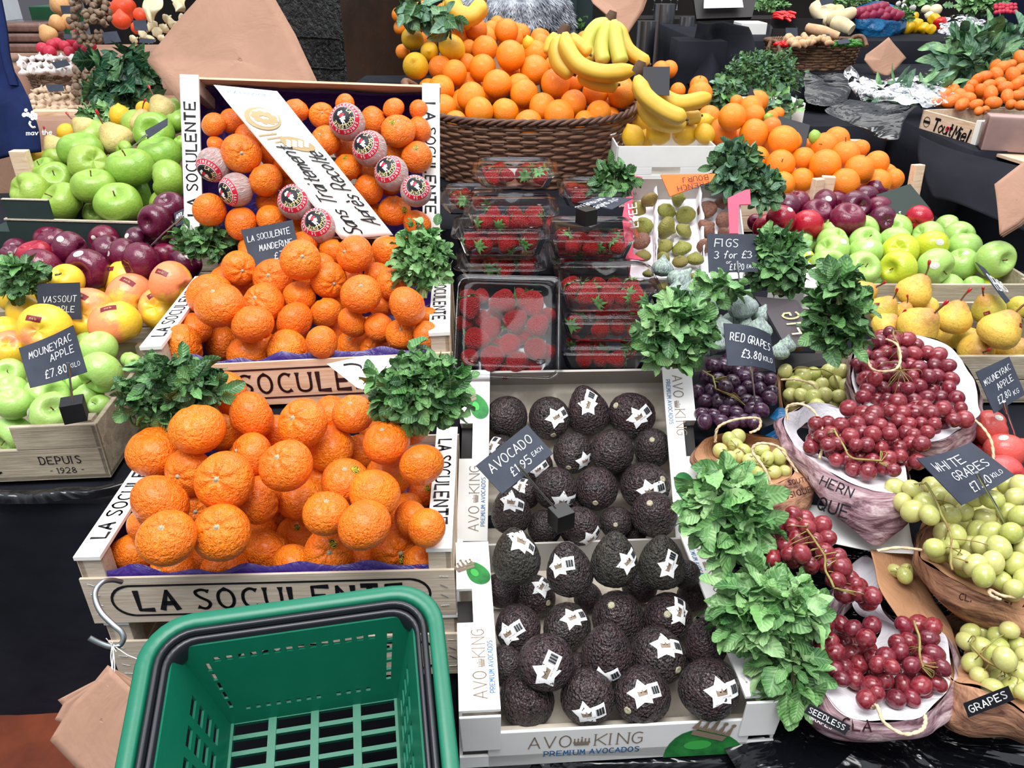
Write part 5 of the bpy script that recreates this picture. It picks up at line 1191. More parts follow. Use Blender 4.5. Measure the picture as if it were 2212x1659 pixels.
# ---------------------------------------------------------------- wicker basket
def wicker(center,a,b,ta,tb,H,label,rows_=17,stakes=44,r=.0062,rise=.05,mat='wicker',handle=True,name='wicker_basket',seed=1):
    c=V(center); t=thing(name,label,'basket',c-V((0,0,H))); R=random.Random(seed); m=M(); off=V((0,0,H))
    def rad(ph,v):  # v 0 bottom 1 rim
        k=v**.8; return V(((ta+(a-ta)*k)*math.cos(ph),(tb+(b-tb)*k)*math.sin(ph),0))
    def top(ph): return H+rise*abs(math.cos(ph))**7
    for j in range(rows_):
        pts=[]; n=stakes*4
        for i in range(n+1):
            ph=2*PI*i/n; v=(j+.5)/rows_; z=v*top(ph); s=math.sin((i/4)*PI+(j%2)*PI); p=rad(ph,v); d=p.normalized(); nz=NZ.noise(V((i*.15,j*2.3,seed)))
            pts.append(p+d*(s*r*.75)+V((0,0,z+nz*.0022)))
        m.tube(pts,[r*(.85+.2*NZ.noise(V((i*.05,j*3.1,2)))) for i in range(n+1)],6,cap=False)
    m.build('woven_side',mat,t)
    m=M()
    for k in range(stakes):
        ph=2*PI*(k+.0)/stakes; pts=[rad(ph,v)+V((0,0,v*top(ph))) for v in (0,.25,.5,.75,1)]; m.tube(pts,r*.6,5)
    m.build('stakes',mat,t)
    # braided rim
    m=M()
    for s in range(3):
        pts=[]; n=360
        for i in range(n+1):
            ph=2*PI*i/n; p=rad(ph,1); d=p.normalized(); w=ph*26+s*2*PI/3; pts.append(p*(1.012)+d*(math.cos(w)*r*.85)+V((0,0,top(ph)+r*.4+math.sin(w)*r*.85)))
        m.tube(pts,r*.85,6,cap=False)
    m.build('braided_rim',mat,t)
    if handle:
        for sx in (1,-1):
            m=M()
            for s in range(3):
                pts=[]
                for i in range(81):
                    u=i/80; ph=(u-.5)*1.0+(0 if sx>0 else PI); p=rad(ph,1)*1.0; arch=math.sin(PI*u)**.7; w=u*60+s*2*PI/3
                    base=p+V((0,0,top(ph)+arch*.022)); d=V((sx,0,.3)).normalized(); e=V((-.3*sx,0,1)).normalized(); base+=V((sx*arch*.018,0,0))
                    pts.append(base+d*math.cos(w)*r*1.0+e*math.sin(w)*r*1.0)
                m.tube(pts,r*.95,6)
            m.build('handle',mat,t)
    M().poly([V((ta*math.cos(2*PI*i/40),tb*math.sin(2*PI*i/40),.004)) for i in range(40)]).build('base',mat,t)
    return t
rc=P(1140,268,2.03)
wicker((rc.x+.005,rc.y+.235,rc.z),.335,.235,.255,.175,.19,'large oval brown wicker basket heaped with oranges',rows_=17,stakes=46)
# ---------------------------------------------------------------- strawberries in punnets
def punnet(bl,W,D,H,R,label,tilt_=None,lid=True):
    """bl world front bottom left corner of the tray, R rotation"""
    t=thing('strawberry_punnet',label,'punnet',bl,R,None); tp=.012
    def ring(x0,x1,y0,y1,z,rc=.018,n=6):
        pts=[]
        for cx_,cy_,a0 in ((x1-rc,y1-rc,0),(x0+rc,y1-rc,PI/2),(x0+rc,y0+rc,PI),(x1-rc,y0+rc,1.5*PI)):
            for k in range(n+1): a=a0+PI/2*k/n; pts.append(V((cx_+rc*math.cos(a),cy_+rc*math.sin(a),z)))
        return pts
    m=M(); rows=[ring(-.007,W+.007,-.007,D+.007,H-.0005),ring(-.007,W+.007,-.007,D+.007,H+.001),ring(.001,W-.001,.001,D-.001,H)]
    for k in range(6):
        v=1-k/5; e=tp*(1-v); z=.003+v*(H-.005); rr=ring(.001+e,W-.001-e,.001+e,D-.001-e,z)
        c=V((W/2,D/2,z)); rr=[p+(c-p).normalized()*(.0018*math.cos(i*1.6)) for i,p in enumerate(rr)]; rows.append(rr)
    rows.append(ring(tp+.006,W-tp-.006,tp+.006,D-tp-.006,.001)); m.grid(rows,0,True); m.poly(rows[-1])
    m.build('tray','punnet_tray',t)
    if lid:
        m=M(); h2=.014
        rows=[ring(-.009,W+.009,-.009,D+.009,H+.0015),ring(-.009,W+.009,-.009,D+.009,H+.0035),ring(-.001,W+.001,-.001,D+.001,H+.004),ring(.003,W-.003,.003,D-.003,H+.011),ring(.006,W-.006,.006,D-.006,H+h2),ring(.014,W-.014,.014,D-.014,H+h2+.0015),ring(.018,W-.018,.018,D-.018,H+h2-.001),ring(.05,W-.05,.04,D-.04,H+h2-.002),[V((W/2,D/2,H+h2-.007))+(q-V((W/2,D/2,q.z)))*.02 for q in ring(.05,W-.05,.04,D-.04,0)]]
        m.grid(rows,0,True); m.poly(rows[-1]); m.build('lid','punnet',t)
        for sx in (0,1):
            x=.022 if sx==0 else W-.036; M().box((x,.02,H+h2-.001),(x+.014,.028,H+h2+.002)).build('lid_stud','punnet',t)
    return t
def berries(t,W,D,H,n,label,R0,seed,zone_=None):
    R=random.Random(seed); ps=[]; tries=0; r=.0165; mw=t.matrix_world if True else None
    mw=Matrix.Translation(V(t['loc']))@R0.to_4x4()
    while len(ps)<n and tries<4000:
        tries+=1; p=V((R.uniform(.026,W-.026),R.uniform(.024,D-.024),R.choice((.019,.019,.042)) if H>.05 else .02))
        if all((p-q).length>r*1.75 for q in ps): ps.append(p)
    sp=sorted(ps,key=lambda p:(p.y,p.x))
    for i,p in enumerate(sp):
        d=V((R.gauss(0,1),R.gauss(0,1),R.gauss(0,.35))).normalized(); q=V((0,0,1)).rotation_difference(d)
        o=bpy.data.objects.new('strawberry',fmesh('straw','straw',i%3,16,20)); COL.objects.link(o)
        o.matrix_world=mw@Matrix.Translation(p)@q.to_matrix().to_4x4()@Matrix.Scale(r*R.uniform(.92,1.1),4)
        child('calyx',part_mesh('calyx',strawcalyx,['calyx']),o,(0,0,shape('straw',i%3)(.001,0).z-.06))
        w='front' if p.y<D*.4 else ('back' if p.y>D*.66 else 'middle'); s='left' if p.x<W*.36 else ('right' if p.x>W*.64 else 'centre'); u='upper' if p.z>.03 else 'lower'
        tag(o,f"strawberry, {u} layer, {w} {s} {label}",'strawberry','strawberries in punnets')
def pun(px,py,z,label,where,n,seed,W=.168,D=.125,H=.043,yaw=0):
    bl=P(px,py,z); R=Matrix.Rotation(yaw,3,'Z'); t=punnet(bl,W,D,H,R,label); t['loc']=tuple(bl); berries(t,W,D,H,n,where,R,seed); del t['loc']; return t
S_=.0485
rb=P(1212,806,1.425); 
def stk(bx,by,bz,k,label,where,n,seed,yaw=0):
    bl=V((bx,by,bz+k*(S_+.012))); R=Matrix.Rotation(yaw,3,'Z'); t=punnet(bl,.168,.128,.045,R,label); t['loc']=tuple(bl); berries(t,.168,.128,.045,n,where,R,seed); del t['loc']
stk(rb.x,rb.y,rb.z-.005,0,'bottom punnet of strawberries in the right front stack','of bottom right front punnet',9,11)
stk(rb.x+.0,rb.y+.002,rb.z-.005,1,'middle punnet of strawberries in the right front stack','of middle right front punnet',9,12)
stk(rb.x-.003,rb.y-.004,rb.z-.005,2,'top punnet of strawberries in the right front stack','of top right front punnet',12,13,.02)
pun(985,562,1.46,'strawberry punnet below the clear tower, left middle','of left middle punnet',10,21,W=.172)
pun(1186,566,1.50,'strawberry punnet carrying the small black cube','of right middle punnet',11,22,W=.165,yaw=-.03)
pun(1012,513,1.475,'second highest strawberry punnet, green leaves at its front','of second highest punnet',10,23,W=.165,D=.12)
pun(1027,413,1.535,'highest strawberry punnet on the pile','of highest punnet',8,24,W=.158,D=.12,H=.028)
pun(952,470,1.60,'strawberry punnet half hidden behind the left of the pile','of rear left punnet',8,25,W=.12,H=.028)
pun(1215,455,1.66,'strawberry punnet behind the small black cube','of rear right punnet',8,26,W=.15,H=.03)
pun(990,615,1.50,'strawberry punnet lying flat behind the front tilted one','of flat middle punnet',8,27,W=.165,H=.03)
pun(1190,600,1.56,'strawberry punnet beneath the one carrying the black cube','of lower right middle punnet',8,28,W=.15,H=.03)
# crate-like dark support under the upper punnets
cloth_block('display_table',-.09,.24,1.50,1.76,H_(572,1.48)-.055,.84,'dark block under the upper strawberry punnets','cloth',seed=16,wav=.004)
# front tilted punnet
def frontpunnet():
    W,D=.176,.176; n_=-(FWD*.97+V((0,0,-.25))).normalized()
    bl=P(984,806,1.335); br=P(1192,812,1.335); tl=P(992,600,1.375); ux=(br-bl).normalized(); uy=(tl-bl); uy=(uy-ux*uy.dot(ux)).normalized(); uz=ux.cross(uy)
    R=Matrix((ux,uy,uz)).transposed(); org=bl-uz*.055; t=punnet(org,W,D,.048,R,'clear punnet of strawberries propped up facing the viewer')
    S="1015 663 26 a-.1,-.85,-.3; 1088 652 30 a.85,-.2,-.3; 1149 656 30 a-.3,-.7,-.5; 1060 710 27 a.1,-.6,-.6; 1112 694 28 a-.6,.5,-.4; 1162 702 26 a-.4,.4,-.6; 1029 733 29 a-.8,-.1,-.5; 1101 744 25 a.2,-.6,-.6; 1157 755 27 a-.2,-.6,-.6; 1015 771 21 a-.3,.3,-.6; 1063 774 30 a.2,-.7,-.5; 1118 783 27 a-.4,.4,-.6; 1040 690 20 d; 1130 725 22 d; 1075 745 20 d; 1000 700 20 d; 1185 680 18 d; 1070 680 20 d; 1180 760 20 d; 1010 640 18 d; 1090 800 18 d; 1150 795 18 d; 1120 665 18 d; 1125 640 18 d; 1040 640 18 d"
    its=parse(S)
    # strawberry stem axis given away from the tip
    fruits(its,lambda x,y:P_z(x,y,org+uz*.034,uz),'straw','straw','strawberry','strawberry','of front propped punnet','strawberry','strawberries in the front punnet','calyx',None,tight=.86,rs=.93)
    return t
def P_z(x,y,p0,n):
    d=P(x,y,1)-CAM; return (p0-CAM).dot(n)/d.dot(n)
frontpunnet()
# ---------------------------------------------------------------- bananas
def banana_pts(pts,r,tip=True):
    sp=smoothpts(pts,8); n=len(sp); rr=[]
    for i in range(n):
        u=i/(n-1); k=min(1,.42+ (u/.18)*.58) if u<.18 else 1; 
        if u>.86: k=max(.25,1-((u-.86)/.14)**1.6*.75)
        rr.append(r*k)
    return sp,rr
def banana_bunch(label,crown,fingers,mat='banana',z=2.1):
    c=P(crown[0],crown[1],crown[2]); t=thing('banana_bunch',label,'bananas',c)
    for f in fingers:
        zs=f[0]; r=f[1]*1.17*zs/F; pts=[P(x,y,zs+(i-len(f[2])/2)*.0) for i,(x,y) in enumerate(f[2])]; sp,rr=banana_pts(pts,r)
        m=M(); rows=[]; up=None
        for i,p in enumerate(sp):
            tt=(sp[min(i+1,len(sp)-1)]-sp[max(i-1,0)]).normalized(); up=(up if up is not None else tt.orthogonal()); up=(up-tt*up.dot(tt)).normalized(); sd=tt.cross(up)
            rows.append([p+(up*math.cos(2*PI*k/15)+sd*math.sin(2*PI*k/15))*rr[i]*(1+.085*math.cos(5*2*PI*k/15)) for k in range(15)])
        m.grid(rows,0,True); m.poly(list(reversed(rows[0]))); m.poly(rows[-1])
        q=m.build('banana',[f[3] if len(f)>3 else mat],t); q.location=-V(t.location)
        m=M().tube([sp[-1]-(sp[-1]-sp[-3])*.3,sp[-1]+(sp[-1]-sp[-3]).normalized()*r*.3],[rr[-1]*1.05,rr[-1]*.7],8); q2=m.build('tip','banana_tip',q); 
    m=M(); m.tube([c+V((-.008,0,-.012)),c+V((0,0,.0)),c+V((.006,0,.018))],[.014,.017,.011],8); q=m.build('crown','banana_tip',t); q.location=-V(t.location)
    return t
banana_bunch('yellow banana bunch lying right across the basket of oranges',(1218,68,2.13),[(2.08,16,[(1221,72),(1226,105),(1254,141),(1305,157),(1374,150)]),(2.12,16,[(1213,78),(1203,110),(1212,140),(1240,160)]),(2.17,12,[(1208,78),(1191,94),(1187,118)]),(2.16,12,[(1228,80),(1248,92),(1275,118)]),(2.13,14,[(1250,160),(1290,178),(1335,183)])])
banana_bunch('greenish-yellow banana bunch standing upright behind the basket',(1320,38,2.3),[(2.3,15,[(1312,44),(1280,72),(1268,104),(1280,132)]),(2.27,14,[(1318,48),(1303,82),(1300,112),(1306,138)]),(2.26,15,[(1326,45),(1330,85),(1336,115),(1343,140)]),(2.3,13,[(1334,50),(1356,105),(1402,138)],'banana')],'banana_green')
banana_bunch('banana bunch drooping beside the blank black card',(1381,148,2.03),[(1.98,16,[(1376,165),(1393,205),(1437,239),(1482,257)]),(2.02,15,[(1395,180),(1425,203),(1470,222),(1536,208)]),(2.04,14,[(1384,200),(1402,250),(1440,268),(1482,266)]),(2.08,12,[(1440,235),(1485,253),(1514,250)])])
banana_bunch('curved banana pair at the very top, left of the fur coat',(964,-14,2.4),[(2.36,17,[(972,-10),(985,24),(1018,34),(1046,4)]),(2.42,13,[(962,0),(985,36),(1020,52)])])
# ---------------------------------------------------------------- grapes
def inpoly(x,y,pl):
    c=False; j=len(pl)-1
    for i in range(len(pl)):
        if (pl[i][1]>y)!=(pl[j][1]>y) and x<(pl[j][0]-pl[i][0])*(y-pl[i][1])/(pl[j][1]-pl[i][1])+pl[i][0]: c=not c
        j=i
    return c
def edged(x,y,pl):
    b=1e9
    for i in range(len(pl)):
        a,c=pl[i],pl[(i+1)%len(pl)]; dx,dy=c[0]-a[0],c[1]-a[1]; t=max(0,min(1,((x-a[0])*dx+(y-a[1])*dy)/(dx*dx+dy*dy+1e-9)))
        b=min(b,math.hypot(x-a[0]-t*dx,y-a[1]-t*dy))
    return b
def grapes(label,poly,zf,r,mat,group,seed,kind='grape',bulge=.03,stemc=None,maxn=100,mat2=None,frac2=.2):
    R=random.Random(seed); xs=[p[0] for p in poly]; ys=[p[1] for p in poly]; its=[]
    r*=1.1
    for layer in (0,1):
        st=r*1.7; y=min(ys)+r*.6+(layer*st*.45); k=0
        while y<max(ys):
            x=min(xs)+(k%2)*st*.5+layer*st*.3
            while x<max(xs):
                px,py=x+R.uniform(-.42,.42)*r,y+R.uniform(-.42,.42)*r
                if inpoly(px,py,poly) and edged(px,py,poly)>r*(.35 if layer==0 else .9):
                    z0=zf(px,py); e=min(1,edged(px,py,poly)/(r*4)); its.append(dict(x=px,y=py,r=r*R.uniform(.86,1.1),l=layer,fl='',c=None,s=None,dz=-bulge*math.sin(e*PI/2)+R.uniform(-.4,.4)*r*z0/F+layer*.3*r*z0/F))
                x+=st
            y+=st*.87; k+=1
    its=its[:] ; top=[d for d in its if d['l']==0]; bot=[d for d in its if d['l']==1]; R.shuffle(bot); its=top+bot[:max(0,maxn-len(top))]; its=its[:maxn]
    settle(its,zf,.9,its=40)
    c=sum((d['p'] for d in its),V((0,0,0)))/len(its); t=thing('grape_bunch',label,'grapes',c,None,group)
    for i,d in enumerate(its):
        k=mat2 if (mat2 and R.random()<frac2) else mat
        o=bpy.data.objects.new('grape',fmesh(kind,k,i%3,12,16)); COL.objects.link(o); o.parent=t
        v=V((R.gauss(0,1),R.gauss(0,1),R.gauss(0,1))).normalized(); o.matrix_local=Matrix.Translation(d['p']-c)@V((0,0,1)).rotation_difference(v).to_matrix().to_4x4()@Matrix.Scale(d['R'],4)
    m=M(); sp=stemc or [(sum(xs)/len(xs)-r*2,min(ys)+r*2),(sum(xs)/len(xs),sum(ys)/len(ys)),(sum(xs)/len(xs)+r,max(ys)-r*3)]
    zr=r*1.12/F; spw=smoothpts([P(x,y,zf(x,y)-bulge-zf(x,y)*zr*.5) for x,y in sp],6); m.tube([crinkle(q,40,.006,seed) for q in spw],[.0015]*len(spw),6)
    for k in range(min(40,len(its))):
        d=its[(k*7)%len(its)]; q=min(spw,key=lambda p:(p-d['p']).length); 
        if (q-d['p']).length<.07: m.tube(smoothpts([q,crinkle(q.lerp(d['p'],.5)+V((0,0,.004))-FWD*.004,60,.008,k),d['p']-(d['p']-q).normalized()*d['R']],3),.0007,4)
    q=m.build('stalk','grape_stem',t); q.location=-c
    return t
G1=[(1893,706),(1945,708),(2010,738),(2066,785),(2075,850),(2092,905),(2060,930),(1990,948),(1930,935),(1885,890),(1850,850),(1836,800),(1862,750)]
grapes('red grape bunch high in the paper-lined bag, below the golden pears',[(x,y) for x,y in G1],zone([(700,1.37),(800,1.32),(940,1.22)]),15,'grape_dkred','red grape bunches in paper bags',1,bulge=.02,mat2='grape_red',frac2=.35,stemc=[(1930,715),(1938,760),(1945,800)])
G2=[(1840,858),(1880,872),(1940,850),(2040,860),(2100,890),(2090,915),(2000,945),(1995,1000),(1945,1042),(1900,1047),(1850,1032),(1790,1000),(1735,962),(1726,930),(1760,905),(1800,898)]
grapes('large red grape bunch spilling leftwards over the white bag edge',G2,zone([(850,1.25),(940,1.17),(1045,1.11)]),16,'grape_red','red grape bunches in paper bags',2,kind='grape_round',bulge=.03,stemc=[(1805,930),(1822,965),(1845,990),(1900,1000)])
grapes('black grape bunch between avocado tray and white grapes',[(1498,830),(1530,790),(1556,762),(1600,775),(1690,800),(1676,850),(1664,890),(1640,925),(1590,940),(1540,940),(1505,925)],zone([(760,1.42),(850,1.34),(940,1.27)]),14.5,'grape_dark','black grapes',3,kind='grape',bulge=.02,stemc=[(1520,800),(1540,815),(1545,840)])
grapes('white grape bunch in the brown bag just left of the upper red grapes',[(1688,800),(1700,780),(1722,772),(1748,778),(1762,800),(1790,785),(1838,800),(1842,880),(1800,892),(1750,892),(1700,895),(1686,850)],zone([(770,1.43),(890,1.34)]),15.5,'grape_white','white grape bunches',4,bulge=.015,stemc=[(1750,795),(1770,800),(1800,805)])
grapes('white grape bunch in the small brown bag beside the avocado tray',[(1545,950),(1590,934),(1620,955),(1700,980),(1710,1020),(1665,1052),(1640,1045),(1600,1010),(1550,990)],zone([(930,1.22),(1050,1.14)]),14.5,'grape_white','white grape bunches',5,bulge=.015)
grapes('bright red grape bunch lying above the lower mint bunch',[(1680,1112),(1732,1098),(1800,1130),(1808,1178),(1850,1215),(1895,1270),(1905,1320),(1860,1330),(1800,1270),(1740,1240),(1660,1215),(1655,1160)],zone([(1100,1.05),(1330,.985)]),18,'grape_red','red grape bunches in paper bags',6,bulge=.03,kind='grape')
grapes('red grape bunch in the bag at the bottom, green stalk showing',[(1770,1310),(1830,1320),(1890,1330),(1900,1390),(1930,1340),(1960,1325),(2020,1345),(2052,1430),(2055,1490),(1995,1520),(1900,1535),(1830,1505),(1778,1455),(1760,1400)],zone([(1300,1.0),(1530,.93)]),18.5,'grape_red','red grape bunches in paper bags',7,kind='grape',bulge=.025,mat2='grape_dkred',frac2=.25,stemc=[(1978,1340),(1985,1390),(1990,1440)])
grapes('large white grape bunch under the white grapes sign',[(1918,1060),(1950,1020),(2000,1015),(2060,1060),(2225,1000),(2225,1300),(2120,1285),(2040,1235),(1992,1190),(2005,1130),(1930,1100)],zone([(1020,1.10),(1150,1.03),(1290,.97)]),20.5,'grape_white','white grape bunches',8,bulge=.03,kind='grape')
grapes('white grape bunch in the brown bag at the lower right corner',[(2065,1345),(2230,1345),(2230,1515),(2150,1505),(2105,1470),(2080,1420)],zone([(1340,.99),(1510,.93)]),20.5,'grape_white','white grape bunches',9,bulge=.02)
grapes('few white grapes showing deep between two brown bags',[(1918,1222),(1950,1205),(1985,1225),(1980,1265),(1935,1255)],zone([(1200,1.09),(1270,1.07)]),14,'grape_white','white grape bunches',10,bulge=.0)
# ---------------------------------------------------------------- paper bags round the grapes
def bag(label,rim,low,mats_,inner='whitepaper',hd=(),txt=None,amp=.010,seed=1,zin=.05,back=None):
    """rim: closed pixel loop with depth; low: matching lower loop; walls have thickness, mouth open"""
    rw,lw=pxs(rim),pxs(low); c=sum(rw,V((0,0,0)))/len(rw); t=thing('paper_bag',label,'paper bag',c)
    n=8; A=smoothpts(rw,n,True); B=smoothpts(lw,n,True); rows=[]
    for j in range(13):
        v=j/12; rows.append([crinkle(a.lerp(b,v)+(a-c).normalized()*(.012*math.sin(PI*v)),22,amp*(.15+math.sin(PI*min(1,v*1.1))),seed) for a,b in zip(A,B)])
    m=M(); m.grid(rows,0,True); q=m.build('outer_wall',mats_,t); q.location=-c
    # inner lining, a separate visible surface turned down into the bag
    rows=[]
    for j in range(7):
        v=j/6; rows.append([crinkle(a.lerp(c+FWD*zin*1.2,v*.55)+FWD*(zin*v)-(a-c).normalized()*.0015,22,amp*.6,seed+4) for a in A])
    m=M(); m.grid(rows,0,True); q=m.build('inner_lining',inner,t); q.location=-c
    for h in hd:
        m=M(); pts=smoothpts(pxs(h),8)
        for s in (0,1): m.tube([p+V((math.cos(i*.9+s*PI),math.sin(i*.9+s*PI),0))*.0009 for i,p in enumerate(pts)],.0017,6)
        q=m.build('cord_handle','rope',t); q.location=-c
    if txt:
        for (s,A0,B0,h,mt,*ex_) in txt:
            a,b=P(*A0),P(*B0); ux=(b-a).normalized(); nn=-FWD; uy=nn.cross(ux).normalized(); 
            if uy.dot(DOWN)>0: uy=-uy
            m=M(); tw=text(m,s,a,ux,uy,h,.15,gap=.28); q=m.build('lettering',mt,t,smooth=False); q.location=-c
            if ex_:
                o_=a+FWD*.0006; q=M().slab([o_-ux*h*.6-uy*h*.5,o_+ux*(tw+h*.4)-uy*h*.7,o_+ux*(tw+h*.6)+uy*h*1.4,o_-ux*h*.3+uy*h*1.6],FWD,.0004).build('dark_print','ink',t,smooth=False); q.location=-c
    return t
bag('crumpled white and dark-printed paper bag holding the upper red grapes',[(1836,800,1.33),(1852,745,1.38),(1900,728,1.40),(1960,722,1.42),(2030,735,1.41),(2075,775,1.38),(2112,830,1.32),(2115,880,1.27),(2095,915,1.22),(2000,955,1.18),(1900,905,1.24),(1850,860,1.28)],
   [(1846,830,1.40),(1870,790,1.44),(1900,780,1.46),(1960,780,1.48),(2030,800,1.46),(2070,840,1.42),(2095,880,1.36),(2100,930,1.31),(2070,985,1.27),(2000,1010,1.25),(1910,990,1.29),(1860,930,1.34)],'printpaper',
   hd=[[(1854,757,1.345),(1870,768,1.31),(1882,795,1.28),(1905,802,1.26),(1935,797,1.25),(1945,775,1.26),(1938,745,1.28),(1915,733,1.31)],[(2095,900,1.24),(2120,920,1.20),(2140,950,1.18),(2146,985,1.17),(2142,1000,1.17)]],seed=2)
bag('white paper bag with dark printing holding the spilling red grapes',[(1690,912,1.22),(1720,885,1.27),(1760,872,1.30),(1810,880,1.29),(1850,895,1.26),(1900,960,1.2),(1960,1010,1.12),(1955,1060,1.08),(1900,1062,1.075),(1845,1048,1.085),(1785,1015,1.11),(1725,970,1.16)],
   [(1700,945,1.25),(1722,925,1.32),(1770,930,1.34),(1820,950,1.33),(1880,1000,1.28),(1930,1060,1.22),(1950,1120,1.14),(1925,1160,1.10),(1890,1180,1.085),(1840,1140,1.09),(1790,1100,1.11),(1735,1020,1.17)],'printpaper',
   hd=[[(1702,908,1.2),(1700,880,1.2),(1725,872,1.19),(1755,885,1.18),(1775,920,1.165),(1778,960,1.15),(1770,990,1.13)]],seed=5,
   txt=[('HERN',(1770,1046,1.088),(1835,1074,1.058),.013,'ink'),('QUE',(1764,1098,1.083),(1815,1116,1.058),.017,'ink')])
bag('brown paper bag with twisted cord handles holding white grapes',[(1500,985,1.19),(1520,950,1.24),(1575,935,1.27),(1640,938,1.26),(1690,955,1.24),(1712,985,1.20),(1715,1020,1.16),(1690,1040,1.13),(1660,1050,1.115),(1620,1055,1.11),(1580,1030,1.13),(1530,1010,1.16)],
   [(1520,1010,1.24),(1540,1000,1.3),(1580,990,1.31),(1640,1000,1.3),(1690,1010,1.28),(1735,1030,1.22),(1755,1070,1.17),(1745,1100,1.14),(1700,1130,1.13),(1650,1125,1.13),(1600,1100,1.14),(1540,1050,1.18)],'printtan','tanpaper',
   hd=[[(1545,955,1.2),(1550,925,1.19),(1575,910,1.19),(1610,903,1.19),(1640,905,1.2),(1640,925,1.2),(1620,935,1.2)],[(1665,1045,1.1),(1650,1010,1.1),(1625,975,1.11),(1640,958,1.11),(1680,965,1.12),(1705,995,1.12),(1722,1020,1.12)]],seed=8,
   txt=[('CLASSIQUE',(1664,1088,1.108),(1748,1064,1.10),.0082,'inkbrown'),('SOUTH',(1704,1048,1.108),(1750,1038,1.10),.0065,'inkbrown')])
bag('tan paper bag of white grapes behind the black grapes',[(1686,808,1.42),(1700,800,1.45),(1760,795,1.47),(1830,808,1.46),(1845,850,1.43),(1842,890,1.39),(1800,900,1.37),(1750,902,1.37),(1705,905,1.375),(1690,870,1.39)],
   [(1690,830,1.46),(1705,830,1.5),(1760,830,1.51),(1830,840,1.5),(1845,870,1.46),(1840,905,1.43),(1800,925,1.41),(1750,930,1.41),(1712,925,1.41),(1696,890,1.43)],'tanpaper','tanpaper',
   hd=[[(1688,820,1.38),(1720,820,1.37),(1755,830,1.36),(1765,850,1.355),(1740,868,1.35),(1705,878,1.35)],[(1822,875,1.36),(1830,850,1.36),(1842,838,1.37)]],seed=11,amp=.006)
bag('white and dark-printed paper bag of red grapes at the bottom right',[(1750,1430,.985),(1775,1330,1.04),(1830,1230,1.12),(1870,1200,1.15),(1898,1230,1.12),(1900,1300,1.06),(1950,1350,1.03),(2035,1370,1.0),(2062,1440,.965),(2045,1500,.935),(1990,1545,.905),(1900,1562,.895),(1830,1545,.90),(1785,1500,.93)],
   [(1728,1480,1.0),(1790,1380,1.08),(1830,1320,1.15),(1870,1300,1.18),(1890,1320,1.16),(1900,1370,1.12),(1950,1400,1.09),(2030,1420,1.06),(2045,1490,.99),(2005,1560,.95),(1950,1590,.93),(1870,1603,.925),(1790,1592,.93),(1738,1545,.95)],'printpaper',
   hd=[[(1885,1530,.885),(1895,1525,.87),(1910,1560,.855),(1950,1585,.85),(1985,1580,.855),(1998,1565,.865),(1998,1545,.88)]],seed=14,
   txt=[('SEEDLESS',(1746,1538,.903),(1800,1566,.895),.006,'whiteprint',1),('GRAPES',(1748,1552,.903),(1800,1578,.895),.005,'whiteprint'),('CLA',(1820,1575,.90),(1870,1580,.895),.013,'inkbrown')])
bag('brown paper bag of white grapes under the white grapes sign',[(1985,1200,1.06),(1995,1150,1.12),(2040,1100,1.16),(2120,1060,1.2),(2240,1050,1.2),(2240,1300,.98),(2150,1292,.97),(2080,1262,.985),(2030,1235,1.0)],
   [(1990,1230,1.09),(2010,1180,1.15),(2060,1150,1.2),(2130,1120,1.24),(2240,1120,1.24),(2240,1375,1.01),(2160,1370,1.0),(2080,1340,1.02),(2020,1290,1.05)],'printtan','tanpaper',
   hd=[[(2230,1290,.95),(2170,1288,.945),(2140,1275,.945),(2140,1285,.94),(2160,1295,.94)],[(1990,1188,1.03),(1940,1183,1.03),(1895,1190,1.03)]],seed=17,txt=[('CLA',(2160,1322,.975),(2205,1330,.975),.014,'inkbrown'),('CLASSIC',(2072,1295,.985),(2112,1303,.982),.008,'inkbrown')])
bag('brown paper bag of white grapes at the lower right corner',[(2030,1420,.99),(2040,1350,1.05),(2080,1320,1.08),(2240,1330,1.06),(2240,1530,.905),(2180,1520,.905),(2120,1490,.92),(2060,1470,.95)],
   [(2005,1500,1.0),(2040,1400,1.10),(2090,1380,1.12),(2240,1400,1.10),(2240,1590,.93),(2170,1592,.925),(2090,1590,.93),(2030,1560,.96)],'printtan','tanpaper',seed=20,txt=[('GRAPES',(2098,1540,.90),(2150,1518,.895),.0085,'whiteprint',1)])
def bagsheet(name,label,rows,mat,n=8,amp=.006,freq=20,th=.0012,cat='paper bag',seed=0,nm='paper'):
    g=sheet([pxs(r) for r in rows],n,amp,freq,seed=seed); o=g[0][0].copy(); t=thing(name,label,cat,o); q=M().grid(g).build(nm,mat,t); q.location=-o; solid(q,th); return t
bagsheet('paper_bag','slack brown bag side hanging between red and white grapes',[[(1880,1185,1.10),(1930,1190,1.12),(1985,1200,1.13)],[(1905,1290,1.05),(1950,1280,1.07),(2010,1290,1.08)],[(1990,1400,1.02),(2030,1380,1.03),(2060,1370,1.04)],[(2040,1500,.985),(2060,1480,.99),(2085,1460,1.0)],[(2010,1560,.975),(2060,1560,.97),(2110,1520,.98)]],'tanpaper')
bagsheet('white_card','white card and paper under the printed bag, above lower red grapes',[[(1660,1080,1.16),(1760,1090,1.16),(1960,1120,1.14)],[(1690,1110,1.14),(1800,1150,1.13),(1970,1175,1.12)],[(1780,1170,1.12),(1850,1185,1.11),(1985,1200,1.10)]],'card_white',amp=.002,cat='card')
bagsheet('plastic_wrap','crumpled blue and clear plastic wrap beside the black grapes',[[(1660,905,1.33),(1680,880,1.34),(1695,885,1.34)],[(1655,935,1.29),(1680,915,1.3),(1700,910,1.3)],[(1645,950,1.27),(1670,950,1.27),(1695,940,1.27)]],'bluebag',amp=.008,cat='plastic wrap',nm='film')
